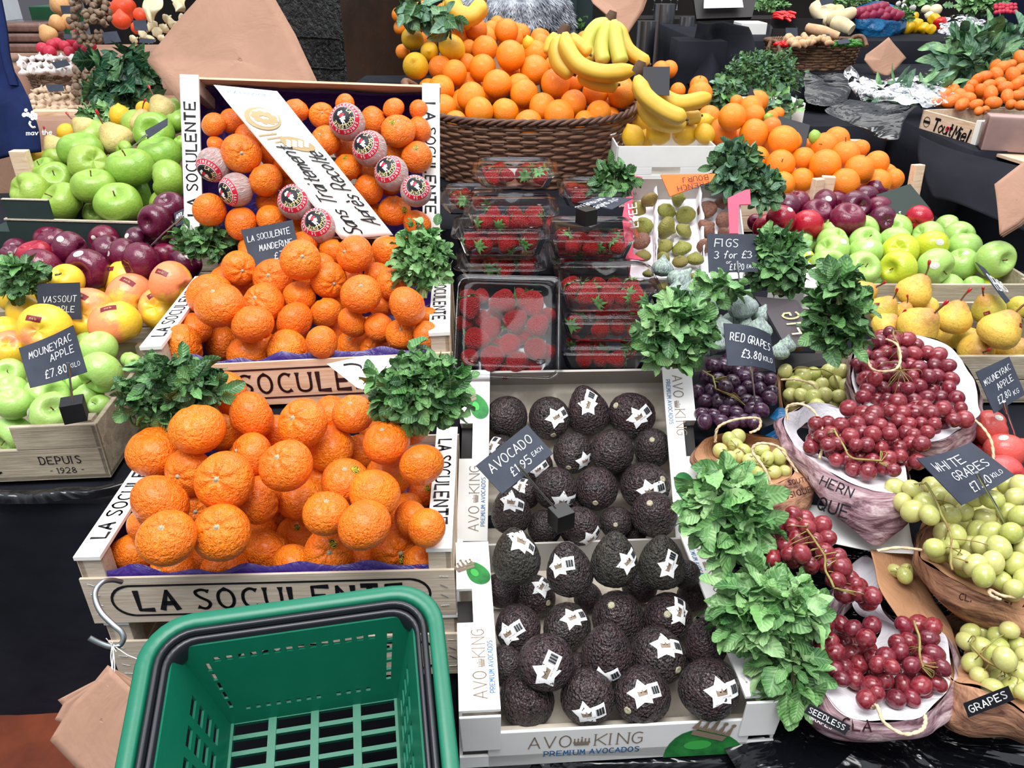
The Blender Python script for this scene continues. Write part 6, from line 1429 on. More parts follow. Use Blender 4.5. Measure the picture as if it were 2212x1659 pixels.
# dark printed fig box edge behind the black grapes
slabthing('fig_box_wall',[(1500,775,1.47),(1690,770,1.45),(1830,770,1.48),(1850,795,1.47),(1700,800,1.43),(1500,810,1.45)],'dark fig box wall behind the black and white grapes','box','card_black',th=.006)
cloth_block('display_table',.30,.72,1.12,1.42,.82,.70,'dark raised block beneath the black grapes','cloth',seed=21,wav=.006)
cloth_block('display_table',.72,1.3,1.03,1.40,.79,.70,'dark raised block beneath the upper red grapes','cloth',seed=22,wav=.006)
# ---------------------------------------------------------------- herb bunches
px_bunch(372,845,128,86,1.135,300,47,'thick dark green mint bunch between grey crate and mandarins',('mint_dark','mint','mint_dark'),seed=1)
px_bunch(905,848,122,96,1.10,320,48,'thick green mint bunch on the right end of the middle crate',('mint','mint_dark','mint'),seed=2)
px_bunch(912,562,62,90,1.33,260,30,'pale green mint bunch beside tipped crate, above strawberries',('mint_light','mint','mint'),seed=3)
px_bunch(432,522,75,38,1.50,120,30,'dark mint bunch under the lower left corner of the tipped crate',('mint_dark','mint'),seed=4)
px_bunch(38,602,66,42,1.47,110,40,'dark green mint bunch at the far left of the yellow apples',('mint_dark','mint'),seed=5)
px_bunch(1572,1105,92,125,1.00,230,66,'bright green mint bunch over the right rim of rear avocado tray',('mint_light','mint','mint_light'),seed=6)
px_bunch(1662,1318,138,96,.95,260,68,'pale green mint bunch over right rim of the front avocado tray',('mint_light','mint_light','mint'),seed=7)
px_bunch(1712,1455,62,82,.93,70,66,'trailing mint sprigs hanging below the pale mint bunch',('mint_light','mint'),seed=8,down=1.0)
px_bunch(1462,718,92,82,1.24,240,50,'light green mint bunch between strawberries and red grapes sign',('mint_light','mint','mint_dark'),seed=9)
px_bunch(1680,565,62,78,1.50,240,40,'dark mint bunch right of the figs sign',('mint','mint_dark'),seed=10)
px_bunch(1815,690,72,92,1.22,150,52,'upright mint bunch with broad leaves, left of the pears',('mint','mint_dark','mint'),seed=11,up=.8)
px_bunch(1812,620,34,42,1.18,40,50,'single mint sprig tip rising above the upright mint bunch',('mint','mint_dark'),seed=12,up=1.2,name='mint_sprig')
px_bunch(1326,395,54,48,1.66,130,32,'dark mint bunch behind the curled upside-down sign',('mint_dark','mint'),seed=13,shape_='round')
px_bunch(1588,368,58,78,1.82,200,33,'tall grey-green herb bunch in front of the right oranges',('oregano','mint_dark'),seed=14,shape_='round')
px_bunch(1650,412,44,48,1.84,130,28,'small dark herb bunch above the right purple apples',('mint_dark','oregano'),seed=15,shape_='round')
px_bunch(1555,620,60,26,1.40,30,42,'loose mint leaves on top of the large figs',('mint','mint_light'),seed=16,stems=False)
px_bunch(262,165,66,72,2.75,110,62,'dark green leafy chard bunch hanging at upper left',('chard','mint_dark'),seed=17,shape_='lobed',down=1.2,name='chard_bunch',width=.8,cat='vegetables')
px_bunch(215,250,50,20,2.2,60,30,'small bright green herb tuft behind the pale pears',('mint','mint_light'),seed=18,shape_='lobed',name='parsley_bunch')
px_bunch(1650,160,100,62,2.65,1700,11,'broad mound of feathery green dill and parsley',('dill','dill','oregano'),seed=19,shape_='lobed',name='dill_mound')
px_bunch(1672,228,58,28,2.5,90,28,'grey-green sage leaves in a pale box below the dill',('oregano','mint_light'),seed=20,shape_='long',name='sage_bunch')
px_bunch(1565,205,36,46,2.5,120,22,'green herb bunch left of the dill mound',('mint','oregano'),seed=21,shape_='round',name='herb_bunch')
px_bunch(2112,120,92,58,2.75,120,60,'large bunch of long bay leaves at upper right',('bay','oregano'),seed=22,shape_='long',name='bay_branch',width=.32,up=.7)
px_bunch(2190,95,50,40,2.9,60,50,'second bay branch at the right edge',('bay','oregano'),seed=23,shape_='long',name='bay_branch',width=.32,up=.6)
px_bunch(905,20,40,28,2.28,40,48,'drooping dark leaves over the oranges at the top',('oregano','mint_dark'),seed=24,shape_='long',name='orange_leaves',width=.5,down=.8,cat='leaves')
px_bunch(975,45,28,26,2.22,16,48,'leafy orange twig right of the drooping leaves',('mint_dark','oregano'),seed=25,shape_='long',name='orange_leaves',width=.5,down=.6,cat='leaves')
# white crate under sage
p=P(1688,270,2.58); t=thing('white_box','pale slatted box under the sage leaves','box',p,None); bevel(M().box((-.16,0,-.02),(.07,.14,.07)).build('body','whitepaint',t,smooth=False),.003)
cloth_block('display_table',.50,1.28,2.70,3.0,H_(270,2.52)-.02,.2,'dark table carrying the dill mound and sage','cloth',seed=30,wav=.01)
# ---------------------------------------------------------------- signs
price_card([(520,497,1.425),(632,475,1.43),(650,560,1.42),(545,578,1.415)],[('LA SOCULENTE',.07,.66,.15,.02,.95),('MANDERINE',.24,.38,.15,.02,.95),('£76',.48,.12,.16)],'chalk sign reading La Soculente Manderine, below the tipped crate')
price_card([(40,752,1.17),(158,702,1.18),(188,803,1.165),(65,838,1.155)],[('MOUNEYRAC',.12,.66,.15,.06,.9),('APPLE',.44,.46,.15,.06,.9),('£7.80',.28,.12,.17,.04,.85,.70),('KILO',.73,.18,.09)],'chalk sign reading Mouneyrac Apple, front left, above green apples',rod=[(149,800,1.155),(153,835,1.16),(158,872,1.17)],base=(160,884,1.185),bs=.032,rot=.4,curve=-.004)
price_card([(80,613,1.46),(172,610,1.46),(176,690,1.47),(82,690,1.47)],[('VASSOUT',.12,.48,.17,0,.9),('APPLE',.34,.2,.16,0,.9)],'chalk sign reading Vassout Apple among the yellow apples')
price_card([(1028,1006,1.10),(1139,917,1.15),(1195,979,1.12),(1084,1067,1.07)],[('AVOCADO',.10,.56,.24,.0,1.0),('£1.95',.30,.16,.22,0,.9,.70),('EACH',.73,.24,.11)],'chalk sign reading Avocado, in the rear avocado tray',rod=[(1130,1018,1.085),(1165,1060,1.11),(1200,1098,1.13)],base=(1212,1118,1.15),bs=.030,rot=.5)
price_card([(1527,505,1.52),(1634,506,1.52),(1638,587,1.50),(1531,589,1.50)],[('FIGS',.14,.66,.20),('3 for £3',.12,.36,.18,0,.95),('or',.36,.22,.10),('£1.20',.42,.06,.16,0,.9,.74),('EACH',.77,.1,.09)],'chalk sign reading Figs 3 for 3 pounds',rod=[(1594,577,1.495),(1599,625,1.50),(1604,690,1.50)])
price_card([(1563,698,1.25),(1664,722,1.27),(1677,805,1.25),(1572,790,1.22)],[('RED GRAPES',.08,.60,.19,-.1,.78),('£3.80',.24,.20,.2,-.08,.8,.66),('KILO',.69,.20,.12)],'chalk sign reading Red Grapes, above the black grapes',rod=[(1622,795,1.235),(1629,850,1.27),(1637,905,1.30)],base=(1641,928,1.30),bs=.038,rot=.5,curve=.01)
price_card([(2108,803,1.22),(2180,770,1.24),(2215,852,1.22),(2148,893,1.20)],[('MOUNEYRAC',.08,.62,.13,.1,.85),('APPLE',.36,.4,.14,.1,.85),('£7.80',.22,.12,.15,.1,.85,.66),('KG',.70,.12,.11)],'chalk sign reading Mouneyrac Apple at the right edge, above pink-red apples',rod=[(2172,880,1.20),(2190,930,1.22),(2205,1000,1.25)])
price_card([(1980,990,1.02),(2098,955,1.06),(2192,1026,1.02),(2078,1091,.98)],[('WHITE',.14,.66,.18,.0,1.1),('GRAPES',.30,.40,.17,.0,1.0),('£7.20',.38,.10,.17,0,.9,.74),('KILO',.77,.15,.09)],'chalk sign reading White Grapes, lower right',rod=[(2118,1035,.99),(2150,1090,1.0),(2190,1165,1.02)],base=(2200,1190,1.03),bs=.032,rot=.5,curve=-.008)
price_card([(1390,144,1.99),(1447,144,1.99),(1446,206,1.97),(1386,205,1.97)],None,'plain black card standing among the bananas',mat='slate_black')
price_card([(1681,250,2.28),(1750,270,2.26),(1738,324,2.22),(1692,312,2.24)],None,'plain dark purple-brown card behind the right oranges',mat='slate_black')
price_card([(1892,421,2.02),(1966,397,2.05),(2010,451,1.98),(1930,472,1.95)],None,'plain dark green card over the right purple apples',mat='slate_green',rod=[(1946,466,1.96),(1950,480,1.97),(1953,492,1.98)])
price_card([(2108,566,1.56),(2128,580,1.58),(2182,650,1.54),(2174,655,1.52)],[('PEARS',.2,.3,.4)],'small chalk sign seen edge-on among the pears')
price_card([(313,282,1.87),(362,255,1.90),(362,270,1.89),(318,300,1.86)],None,'small chalk sign seen edge-on on the green cooking apples',rod=[(310,297,1.86),(295,310,1.87),(282,320,1.88)])
price_card([(376,460,1.62),(402,448,1.64),(402,480,1.62),(380,490,1.60)],[('APPLE',.1,.5,.3)],'small chalk sign half hidden behind the tipped crate corner',rod=[(386,476,1.58),(355,502,1.60),(327,530,1.62)],base=(312,542,1.64),bs=.026,rot=.6)
price_card([(1247,437,1.50),(1290,425,1.56),(1367,428,1.54),(1322,452,1.47)],[('gariguette',.80,.78,.26,PI,.75),('strawberry',.85,.46,.26,PI,.75)],'curled chalk sign lying upside down on the strawberry punnets',base=(1267,467,1.46),bs=.030,rot=.6)
price_card([(1611,218,2.4),(1622,184,2.4),(1636,220,2.4),(1624,226,2.4)],None,'small pointed dark card in front of the dill',mat='slate_black')
# ---------------------------------------------------------------- green shopping basket
def greenbasket():
    R=rodm([.2654,-.011,.1639]); t=thing('shopping_basket','green plastic shopping basket with dark handle ring, bottom foreground','basket',(-.3886,.5897,.9374),R)
    W,D,H=.31,.44,.13; tx,ty=.028,.03
    def ring(e,z,rc,n=7):
        x0,x1,y0,y1=-e+0,W+e,-D-e,e; pts=[]
        for cx_,cy_,a0 in ((x1-rc,y1-rc,0),(x0+rc,y1-rc,PI/2),(x0+rc,y0+rc,PI),(x1-rc,y0+rc,1.5*PI)):
            for k in range(n+1): a=a0+PI/2*k/n; pts.append(V((cx_+rc*math.cos(a),cy_+rc*math.sin(a),z)))
        return pts
    m=M(); m.grid([ring(.0,-.028,.05),ring(.002,-.002,.052),ring(.0,.001,.05),ring(-.012,.001,.04),ring(-.0145,-.002,.038),ring(-.0145,-.02,.038)],0,True); m.build('rim','green',t)
    # dark handles folded down round the inside of the rim
    m=M(); m.grid([ring(-.016,-.004,.036),ring(-.0175,.001,.036),ring(-.0215,.001,.033),ring(-.023,-.003,.031),ring(-.023,-.014,.031)],0,True); m.build('handle','handle_black',t)
    m=M(); m.grid([ring(-.0235,-.006,.031),ring(-.025,-.004,.03),ring(-.029,-.006,.028),ring(-.0305,-.03,.026)],0,True); m.build('handle','handle_black',t)
    # perforated walls: build from bars. local wall coordinate a along, b down
    e0=.030
    def wall(o,ux,L,inn,holes,name):
        """o top-left corner, ux along, wall slopes inward by inn over H; holes list of (a0,a1,b0,b1) fractions"""
        m=M(); uz=V((0,0,-1)); 
        def pt(a,b,k=0): 
            s=b*.085 ; aa=s+(1-2*s)*a; return o+ux*(L*aa)+uz*(H*b)+inn*(.03*b+k)
        xs=sorted(set([0,1]+[h[i] for h in holes for i in (0,1)])); ys=sorted(set([0,1]+[h[i] for h in holes for i in (2,3)]))
        for i in range(len(xs)-1):
            for j in range(len(ys)-1):
                ca,cb=(xs[i]+xs[i+1])/2,(ys[j]+ys[j+1])/2
                if any(h[0]<ca<h[1] and h[2]<cb<h[3] for h in holes): continue
                m.quad(pt(xs[i],ys[j]),pt(xs[i+1],ys[j]),pt(xs[i+1],ys[j+1]),pt(xs[i],ys[j+1]))
        q=m.build(name,'green',t,smooth=False); solid(q,.003); return q
    zt=V((0,0,-.012)); hb=[]
    for k in range(14):
        a=.13+k*.052; hb.append((a,a+.03,.16,.21))
    for k in range(13):
        a=.16+k*.052
        if k in (8,): continue
        hb.append((a,a+.024,.80,.84))
    for k in range(5): hb.append((.085,.105,.22+k*.12,.31+k*.12)); hb.append((.89,.915,.16+k*.12,.25+k*.12))
    wall(V((e0,-e0,0))+zt,V((1,0,0)),W-2*e0,V((0,-1,0)),hb,'back_wall')
    hs=[]
    for r in range(4):
        for k in range(10):
            if k in (4,): continue
            a=.06+k*.088; hs.append((a,a+.058,.34+r*.13,.34+r*.13+.075))
    wall(V((e0,-e0,0))+zt,V((0,-1,0)),D-2*e0,V((1,0,0)),hs,'side_wall'); wall(V((W-e0,-e0,0))+zt,V((0,-1,0)),D-2*e0,V((-1,0,0)),hs,'side_wall')
    wall(V((e0,-D+e0,0))+zt,V((1,0,0)),W-2*e0,V((0,1,0)),hb,'front_wall')
    # bottom grille
    m=M(); z0=-.012-H; x0,x1,y0,y1=e0+.03,W-e0-.03,-D+e0+.03,-e0-.03
    for k in range(19):
        y=y0+(y1-y0)*k/18; m.box((x0,y-.0025,z0-.006),(x1,y+.0025,z0))
    for k in range(5):
        x=x0+(x1-x0)*k/4; m.box((x-.0045,y0,z0-.006),(x+.0045,y1,z0+.001))
    m.box((x0-.012,y0-.01,z0-.004),(x0,y1+.01,z0+.001)); m.box((x1,y0-.01,z0-.004),(x1+.012,y1+.01,z0+.001)); m.box((x0-.01,y1,z0-.004),(x1+.01,y1+.014,z0+.001)); m.box((x0-.01,y0-.014,z0-.004),(x1+.01,y0,z0+.001))
    m.build('base_grille','green',t,smooth=False)
    return t
greenbasket()
# ---------------------------------------------------------------- hook, string, brown bags
c=P(225,1300,.93)
pts=[(262,1257,.955),(243,1253,.94),(222,1257,.925),(207,1275,.915),(207,1298,.91),(220,1325,.905),(245,1350,.90),(262,1365,.90),(267,1380,.90),(258,1394,.90),(240,1397,.895),(215,1389,.89),(193,1378,.885)]
o=M().tube(smoothpts(pxs(pts),8),.0032,8).build('metal_hook','galv',None,c); tag(o,'bent steel S-shaped hook over the front of the mandarin crate','hook')
m=M(); R=random.Random(2)
for k in range(4): m.tube(smoothpts(pxs([(241+k*2,1392,.893),(243+R.uniform(-4,4),1420,.89),(241+R.uniform(-6,6),1460,.885),(238+R.uniform(-6,6),1482,.88)])),.0007,4)
for k in range(7): m.tube(pxs([(244,1396,.89),(244+R.uniform(-16,16),1396+R.uniform(-18,12),.885)]),.0005,4)
m.tube(pxs([(250,1398,.89),(275,1415,.885),(300,1425,.88)]),.0006,4)
o=m.build('string','string',None,P(242,1400,.89)); tag(o,'white string tied to the steel hook, holding brown bags','string')
def paperbag(name,label,pts,th=.004,nleaf=3,spread=(2,2),mat='kraft'):
    w=pxs(pts); o=sum(w,V((0,0,0)))/len(w); n=(w[1]-w[0]).cross(w[2]-w[1]).normalized(); n=n if n.dot(FWD)>0 else -n
    t=thing(name,label,'paper bag',o)
    for k in range(nleaf):
        m=M(); q=[p+n*(th*k*1.1)+RIGHT*(spread[0]*k*.001)+DOWN*(spread[1]*k*.001) for p in w]
        c=sum(q,V((0,0,0)))/len(q); rows=[]
        dense=[]
        for i in range(len(q)):
            for s in range(8): dense.append(q[i].lerp(q[(i+1)%len(q)],s/8))
        rows=[[crinkle(c.lerp(p,v),5,.006,k*3) for p in dense] for v in (1,.85,.7,.55,.4,.25,.12,.05,.015)]
        m.grid(rows,0,True); m.poly(rows[-1]); b=m.build('paper_layer',mat,t); b.location=-o; solid(b,.0012)
    return t
paperbag('paper_bag','front brown paper bag of the bundle hanging from the hook',[(243,1440,.885),(300,1500,.88),(330,1700,.86),(180,1680,.87),(108,1600,.88),(160,1520,.885),(225,1460,.885)],nleaf=1)
paperbag('paper_bag','middle brown paper bag of the bundle hanging from the hook',[(240,1438,.90),(300,1480,.90),(290,1620,.9),(180,1590,.9),(120,1555,.9),(140,1520,.9),(200,1480,.9)],nleaf=1)
paperbag('paper_bag','rear brown paper bag of the bundle hanging from the hook',[(238,1436,.915),(300,1470,.915),(290,1560,.915),(160,1550,.915),(127,1513,.915),(210,1470,.915)],nleaf=1)
paperbag('paper_bag','large brown paper bags hanging behind the tipped crate',[(315,130,2.0),(455,-40,2.0),(580,-20,2.02),(632,70,2.02),(680,178,2.02),(672,260,2.0),(410,260,1.98),(388,225,1.98)],nleaf=3,spread=(3,2))
paperbag('paper_bag','pinkish-brown paper bag hanging at the top above the bananas',[(1268,-20,2.35),(1400,-20,2.35),(1388,20,2.35),(1353,78,2.34),(1335,60,2.34),(1315,38,2.33),(1282,8,2.34)],nleaf=2)
paperbag('paper_bag','brown paper bags hanging beside the small wicker basket',[(1919,80,3.0),(1957,125,3.0),(1918,165,2.98),(1888,155,2.98),(1867,130,2.98),(1870,118,3.0)],nleaf=2)
paperbag('paper_bag','brown paper bags hanging at the right edge, mid height',[(2147,398,1.75),(2230,335,1.75),(2240,440,1.72),(2200,480,1.72),(2160,505,1.72)],nleaf=3,spread=(4,3))
o=M().box((-.16,-.1,-.1),(.16,.1,.0),mat=Matrix.Translation(P(70,1600,1.45))@Matrix.Rotation(-.15,4,'Z')).build('wooden_box','terracotta',None,P(70,1600,1.45),smooth=False); tag(o,'red-brown wooden box low down at the bottom left corner','box')
# ================================================================ background
# iron column
def column():
    e=P(742,80,2.95); t=thing('iron_column','black cast iron market column with raised foundry plate','column',(e.x,e.y,0)); 
    A=P(500,80,3.15); B=P(866,80,3.28); dA=V((A.x-e.x,A.y-e.y,0)); dB=V((B.x-e.x,B.y-e.y,0))
    h=2.6; z=V((0,0,h)); o=V((0,0,0)); m=M()
    N=70; m.grid([[dA*(1-i/N)+V((0,0,.35+1.4*j/70)) for i in range(N+1)] for j in range(71)]); m.quad(dA,o,V((0,0,.35)),dA+V((0,0,.35))); m.quad(dA+V((0,0,1.75)),V((0,0,1.75)),z,dA+z)
    m.quad(dA+dB,dA,dA+z,dA+dB+z)
    m.build('cast_face','iron',t,smooth=False)
    m=M(); m.quad(o,dB,dB+z,z); m.quad(dB,dA+dB,dA+dB+z,dB+z); m.build('painted_face','iron2',t,smooth=False)
    n=dA.normalized().cross(V((0,0,1))).normalized(); ux=-dA.normalized(); 
    if n.dot(FWD)>0: n=-n
    # plate frame and letters
    q0=P(738,84,2.96)-e; zc=P(738,84,2.96).z; m=M(); x1=-.012; x0=-.24; z1=P(730,82,2.97).z; z0=P(735,155,2.93).z
    def fp(x,z): return ux*x+V((0,0,z))+n*.004
    fr=smoothpts([fp(x0,z1),fp(x1-.02,z1),fp(x1,z1-.02),fp(x1,z0+.02),fp(x1-.02,z0),fp(x0,z0)],4); m.tube(fr,.004,6)
    for i,s in enumerate(('UCCCA','TERE','CO.')): 
        text(m,s,fp(x0+.08+.02*i,z1-.042-.042*i),ux,V((0,0,1)),.03,.2,gap=.35,off=.002)
    m.build('foundry_plate','iron',t)
column()
def post(px,py,z,w,label,mat,h=3,d=.12,name='painted_post'):
    p=P(px,py,z); o=M().box((-w/2,0,0),(w/2,d,h),mat=Matrix.Translation(V((p.x,p.y,0)))).build(name,mat,None,(p.x,p.y,0),smooth=False); bevel(o,.004); return tag(o,label,'post')
post(1230,40,3.3,.062,'narrow dark green painted post above the bananas','greenpost'); post(1262,40,3.38,.075,'wider dark green painted post right of the narrow one','greenpost',d=.2)
# stepped stands behind
cloth_block('display_table',1.31,2.6,2.22,3.0,1.07,.1,'black draped stand under the kumquat crate at right','cloth',seed=40,wav=.03)
cloth_block('display_table',.88,3.0,3.06,3.57,1.15,.1,'black draped stand under the small wicker basket','cloth',seed=41,wav=.03)
cloth_block('display_table',.80,3.6,3.62,4.6,1.235,.1,'black draped stand under the peppers and blue bag','cloth',seed=42,wav=.03)
cloth_block('display_table',.66,.85,3.3,3.5,H_(70,3.4),.1,'black draped narrow stand below the menu board','cloth',seed=43,wav=.03)
cloth_block('display_table',-2.6,-1.22,2.75,3.3,1.06,.1,'cloth covered stand at upper left','kraft',seed=44,wav=.01)
cloth_block('display_table',-2.6,-1.2,3.32,4.3,1.16,.1,'rear covered stand at upper left','kraft',seed=45,wav=.01)
def bulbs(s,zf,kind,mat,name,desc,where,cat,group,**k): return fruits(s,zf,kind,mat,name,desc,where,cat,group,None,None,tight=.8,**k)
def scatter(x0,x1,y0,y1,r,seed,dens=1.7):
    R=random.Random(seed); out=[]; y=y0
    while y<y1:
        x=x0
        while x<x1: out.append(f"{x+R.uniform(-.3,.3)*r:.0f} {y+R.uniform(-.3,.3)*r:.0f} {r*R.uniform(.85,1.15):.1f} a{R.uniform(-.7,.7):.1f},{R.uniform(-1,0):.1f},{R.uniform(0,.6):.1f}"); x+=dens*r
        y+=dens*r*.8
    return ';'.join(out)
zg=zone([(0,3.4),(130,3.05),(240,2.75)])
bulbs(scatter(50,160,126,166,10,1),zg,'bulb','garlic','garlic_bulb','white garlic bulb','of upper garlic basket','garlic','garlic in the upper basket')
bulbs(scatter(72,160,195,240,9.5,2),zg,'bulb','shroom','garlic_bulb','brownish smoked garlic bulb','of lower garlic tray','garlic','smoked garlic in the lower tray')
p=P(105,168,3.0); wicker((p.x,p.y+.1,p.z),.125,.09,.11,.08,.085,'small grey wicker basket of garlic at upper left',rows_=8,stakes=26,r=.005,rise=0,mat='wicker_grey',handle=False)
p=P(115,240,2.72); t=thing('wooden_tray','small wooden tray of smoked garlic at upper left','tray',p); bevel(M().box((-.09,0,-.03),(.085,.14,0)).build('body','wood',t,smooth=False),.002)
bulbs("128 10 22; 122 50 17; 148 46 16; 103 73 19 a-.3,-.5,.4; 138 25 14 b",zg,'pearfat','squash','butternut_squash','tan butternut squash','at upper left','squash','butternut squashes')
bulbs("267 17 26; 262 45 20 a0,-.8,.3; 297 60 14; 303 32 15; 235 18 14 b",zg,'pumpkin','pumpkin','red_pumpkin','bright orange-red pumpkin','at upper left','pumpkin','red pumpkins')
bulbs("290 85 10; 308 76 11; 325 85 10; 340 70 11; 355 60 11; 372 50 12; 385 60 10; 330 55 11; 362 40 11; 350 82 9; 378 75 9; 394 40 10; 318 62 9",zg,'bulb','onion','white_onion','small pale onion','below the chard and pumpkins','onion','pale onions at upper left')
bulbs("92 105 13; 108 112 13; 124 95 13; 140 100 12; 158 88 13; 172 102 13; 186 110 11; 198 100 10; 165 72 10; 180 90 11; 112 97 11; 150 112 11",zg,'ball','shallot','red_shallot','netted red shallot','of red heap','shallot','red netted shallots')
def cluster(name,label,px,py,rx,ry,z,n,r,mat,cat,seed,kind='bulb'):
    R=random.Random(seed); c=P(px,py,z); t=thing(name,label,cat,c); f=shape(kind,1); m=M(); s=z/F
    for i in range(n):
        a=R.uniform(0,2*PI); q=math.sqrt(R.random()); p=RIGHT*(math.cos(a)*q*rx*s)+DOWN*(math.sin(a)*q*ry*s)-FWD*(R.uniform(.2,1)*min(rx,ry)*s*math.sqrt(1-q*q*.9)); rot=Quaternion((R.gauss(0,1),R.gauss(0,1),R.gauss(0,1),R.gauss(0,1))).normalized(); rr=r*s*R.uniform(.8,1.2)
        m.grid([[p+rot@(f(PI*j/7,2*PI*k/9))*rr for k in range(9)] for j in range(8)],0,True)
    m.build('bulbs',mat,t)['kind']='stuff'; return t
cluster('onion_braid','long braid of dried brown bulbs, upper part, at upper left',200,45,42,62,3.0,120,7,'brownonion','onions',1)
cluster('onion_braid','long hanging braid of brown bulbs left of the chard',182,180,20,55,2.85,80,7,'brownonion','onions',2)
cluster('onion_braid','short hanging braid of brown bulbs below the chard',222,215,18,32,2.85,40,7,'brownonion','onions',3)
# packets at far left
for k in range(3):
    p=P(35,48+k*22,3.2); t=thing('wrapped_packet',['topmost','middle','lowest'][k]+' of three clear wrapped brown packets at far left','packet',p); bevel(M().box((-.1,0,-.038),(.1,.2,-.006)).build('contents','wrap_brown',t,smooth=False),.01); bevel(M().box((-.105,-.005,-.04),(.105,.205,.0)).build('film','punnet',t,smooth=False),.01)
for k in range(2):
    p=P(88+k*0,14+38*k,3.6); o=M().box((-.06,0,-.075),(.09,.2,0),mat=Matrix.Translation(p)).build('green_crate','greenwall',None,p,smooth=False); tag(o,('upper' if k==0 else 'lower')+' dark green painted box behind the squashes','box'); bevel(o,.004)
# kale / leeks
bagsheet('cauliflower','pale cream cauliflower leaves at the top left',[[(310,-5,3.2),(330,-10,3.2),(350,-8,3.2)],[(312,18,3.15),(325,25,3.1),(345,15,3.15)],[(318,40,3.15),(328,42,3.1),(340,38,3.15)]],'onion',amp=.03,freq=14,cat='vegetable',nm='leaves')
bagsheet('cauliflower','second pale cauliflower head at the top left',[[(360,-5,3.2),(385,-10,3.2),(400,-8,3.2)],[(365,10,3.15),(385,18,3.1),(400,10,3.15)],[(370,22,3.15),(385,28,3.1),(398,22,3.15)]],'onion',amp=.03,freq=14,cat='vegetable',nm='leaves')
for (cs,lb) in (([(130,12,3.1),(160,12,3.1),(158,30,3.1),(134,30,3.1)],'small chalk sign on the butternut squashes'),([(136,73,3.05),(175,75,3.05),(170,86,3.0),(140,84,3.0)],'small chalk sign on the red shallots'),([(220,70,2.95),(252,67,2.95),(262,90,2.92),(226,95,2.92)],'small chalk sign above the chard'),([(287,44,3.0),(315,43,3.0),(320,66,2.98),(290,65,2.98)],'small dark sign below the pumpkins'),([(302,82,2.95),(336,85,2.95),(330,94,2.94),(300,92,2.94)],'small dark sign in front of the pale onions'),([(110,135,2.95),(143,128,2.95),(152,140,2.93),(122,148,2.93)],'small chalk sign on the white garlic'),([(98,184,2.75),(135,182,2.75),(139,196,2.74),(105,198,2.74)],'small chalk sign on the smoked garlic'),
  ([(1697,60,3.1),(1722,60,3.1),(1724,78,3.1),(1698,78,3.1)],'small black sign behind the ginger basket'),([(1808,88,2.98),(1830,82,2.98),(1838,92,2.96),(1812,96,2.96)],'small black sign on the green chillies'),([(1780,72,3.0),(1792,74,3.0),(1794,98,2.98),(1784,96,2.98)],'narrow black sign in the ginger basket'),([(1770,0,3.5),(1800,-6,3.5),(1800,6,3.5),(1775,12,3.5)],'small black sign at the top behind the parsnips')):
    price_card(cs,[('ab c',.12,.55,.22),('no 2',.12,.15,.22)] if False else None,lb,mat='slate')
# tote bag
bagsheet('tote_bag','navy canvas tote bag with white floral print hanging at the left',[[(-40,80,2.05),(0,95,2.04),(15,110,2.04)],[(-40,170,2.02),(10,185,2.0),(45,180,2.01)],[(-40,240,2.0),(20,245,1.97),(75,235,1.99)],[(-40,345,2.0),(30,340,1.96),(92,325,1.98)]],'navy',amp=.02,freq=9,th=.01,cat='bag',nm='canvas')
m=M()
for (x,y,r) in ((56,238,4),(52,248,5),(60,247,5),(66,250,5),(70,243,4),(76,249,5),(77,255,4),(70,256,4)): 
    m.poly([P(x+r*math.cos(a),y+r*math.sin(a),1.93) for a in [2*PI*k/9 for k in range(9)]])
m.tube(smoothpts(pxs([(66,262,1.93),(64,268,1.93),(70,275,1.93),(76,274,1.93)])),.0025,5)
text(m,'may the',P(57,292,1.92),RIGHT+V((0,.2,0)),-DOWN,.012,.15,gap=.25); 
tote=[o for o in bpy.data.objects if o.name.startswith('tote_bag')][0]; q=m.build('print','whiteprint',tote,smooth=False); q.location=-V(tote.location)
m=M(); m.tube(smoothpts(pxs([(-10,-20,2.0),(5,60,2.0),(12,120,1.99),(30,185,1.99)])),.012,6,flat=.3); q=m.build('strap','navy',tote); q.location=-V(tote.location)
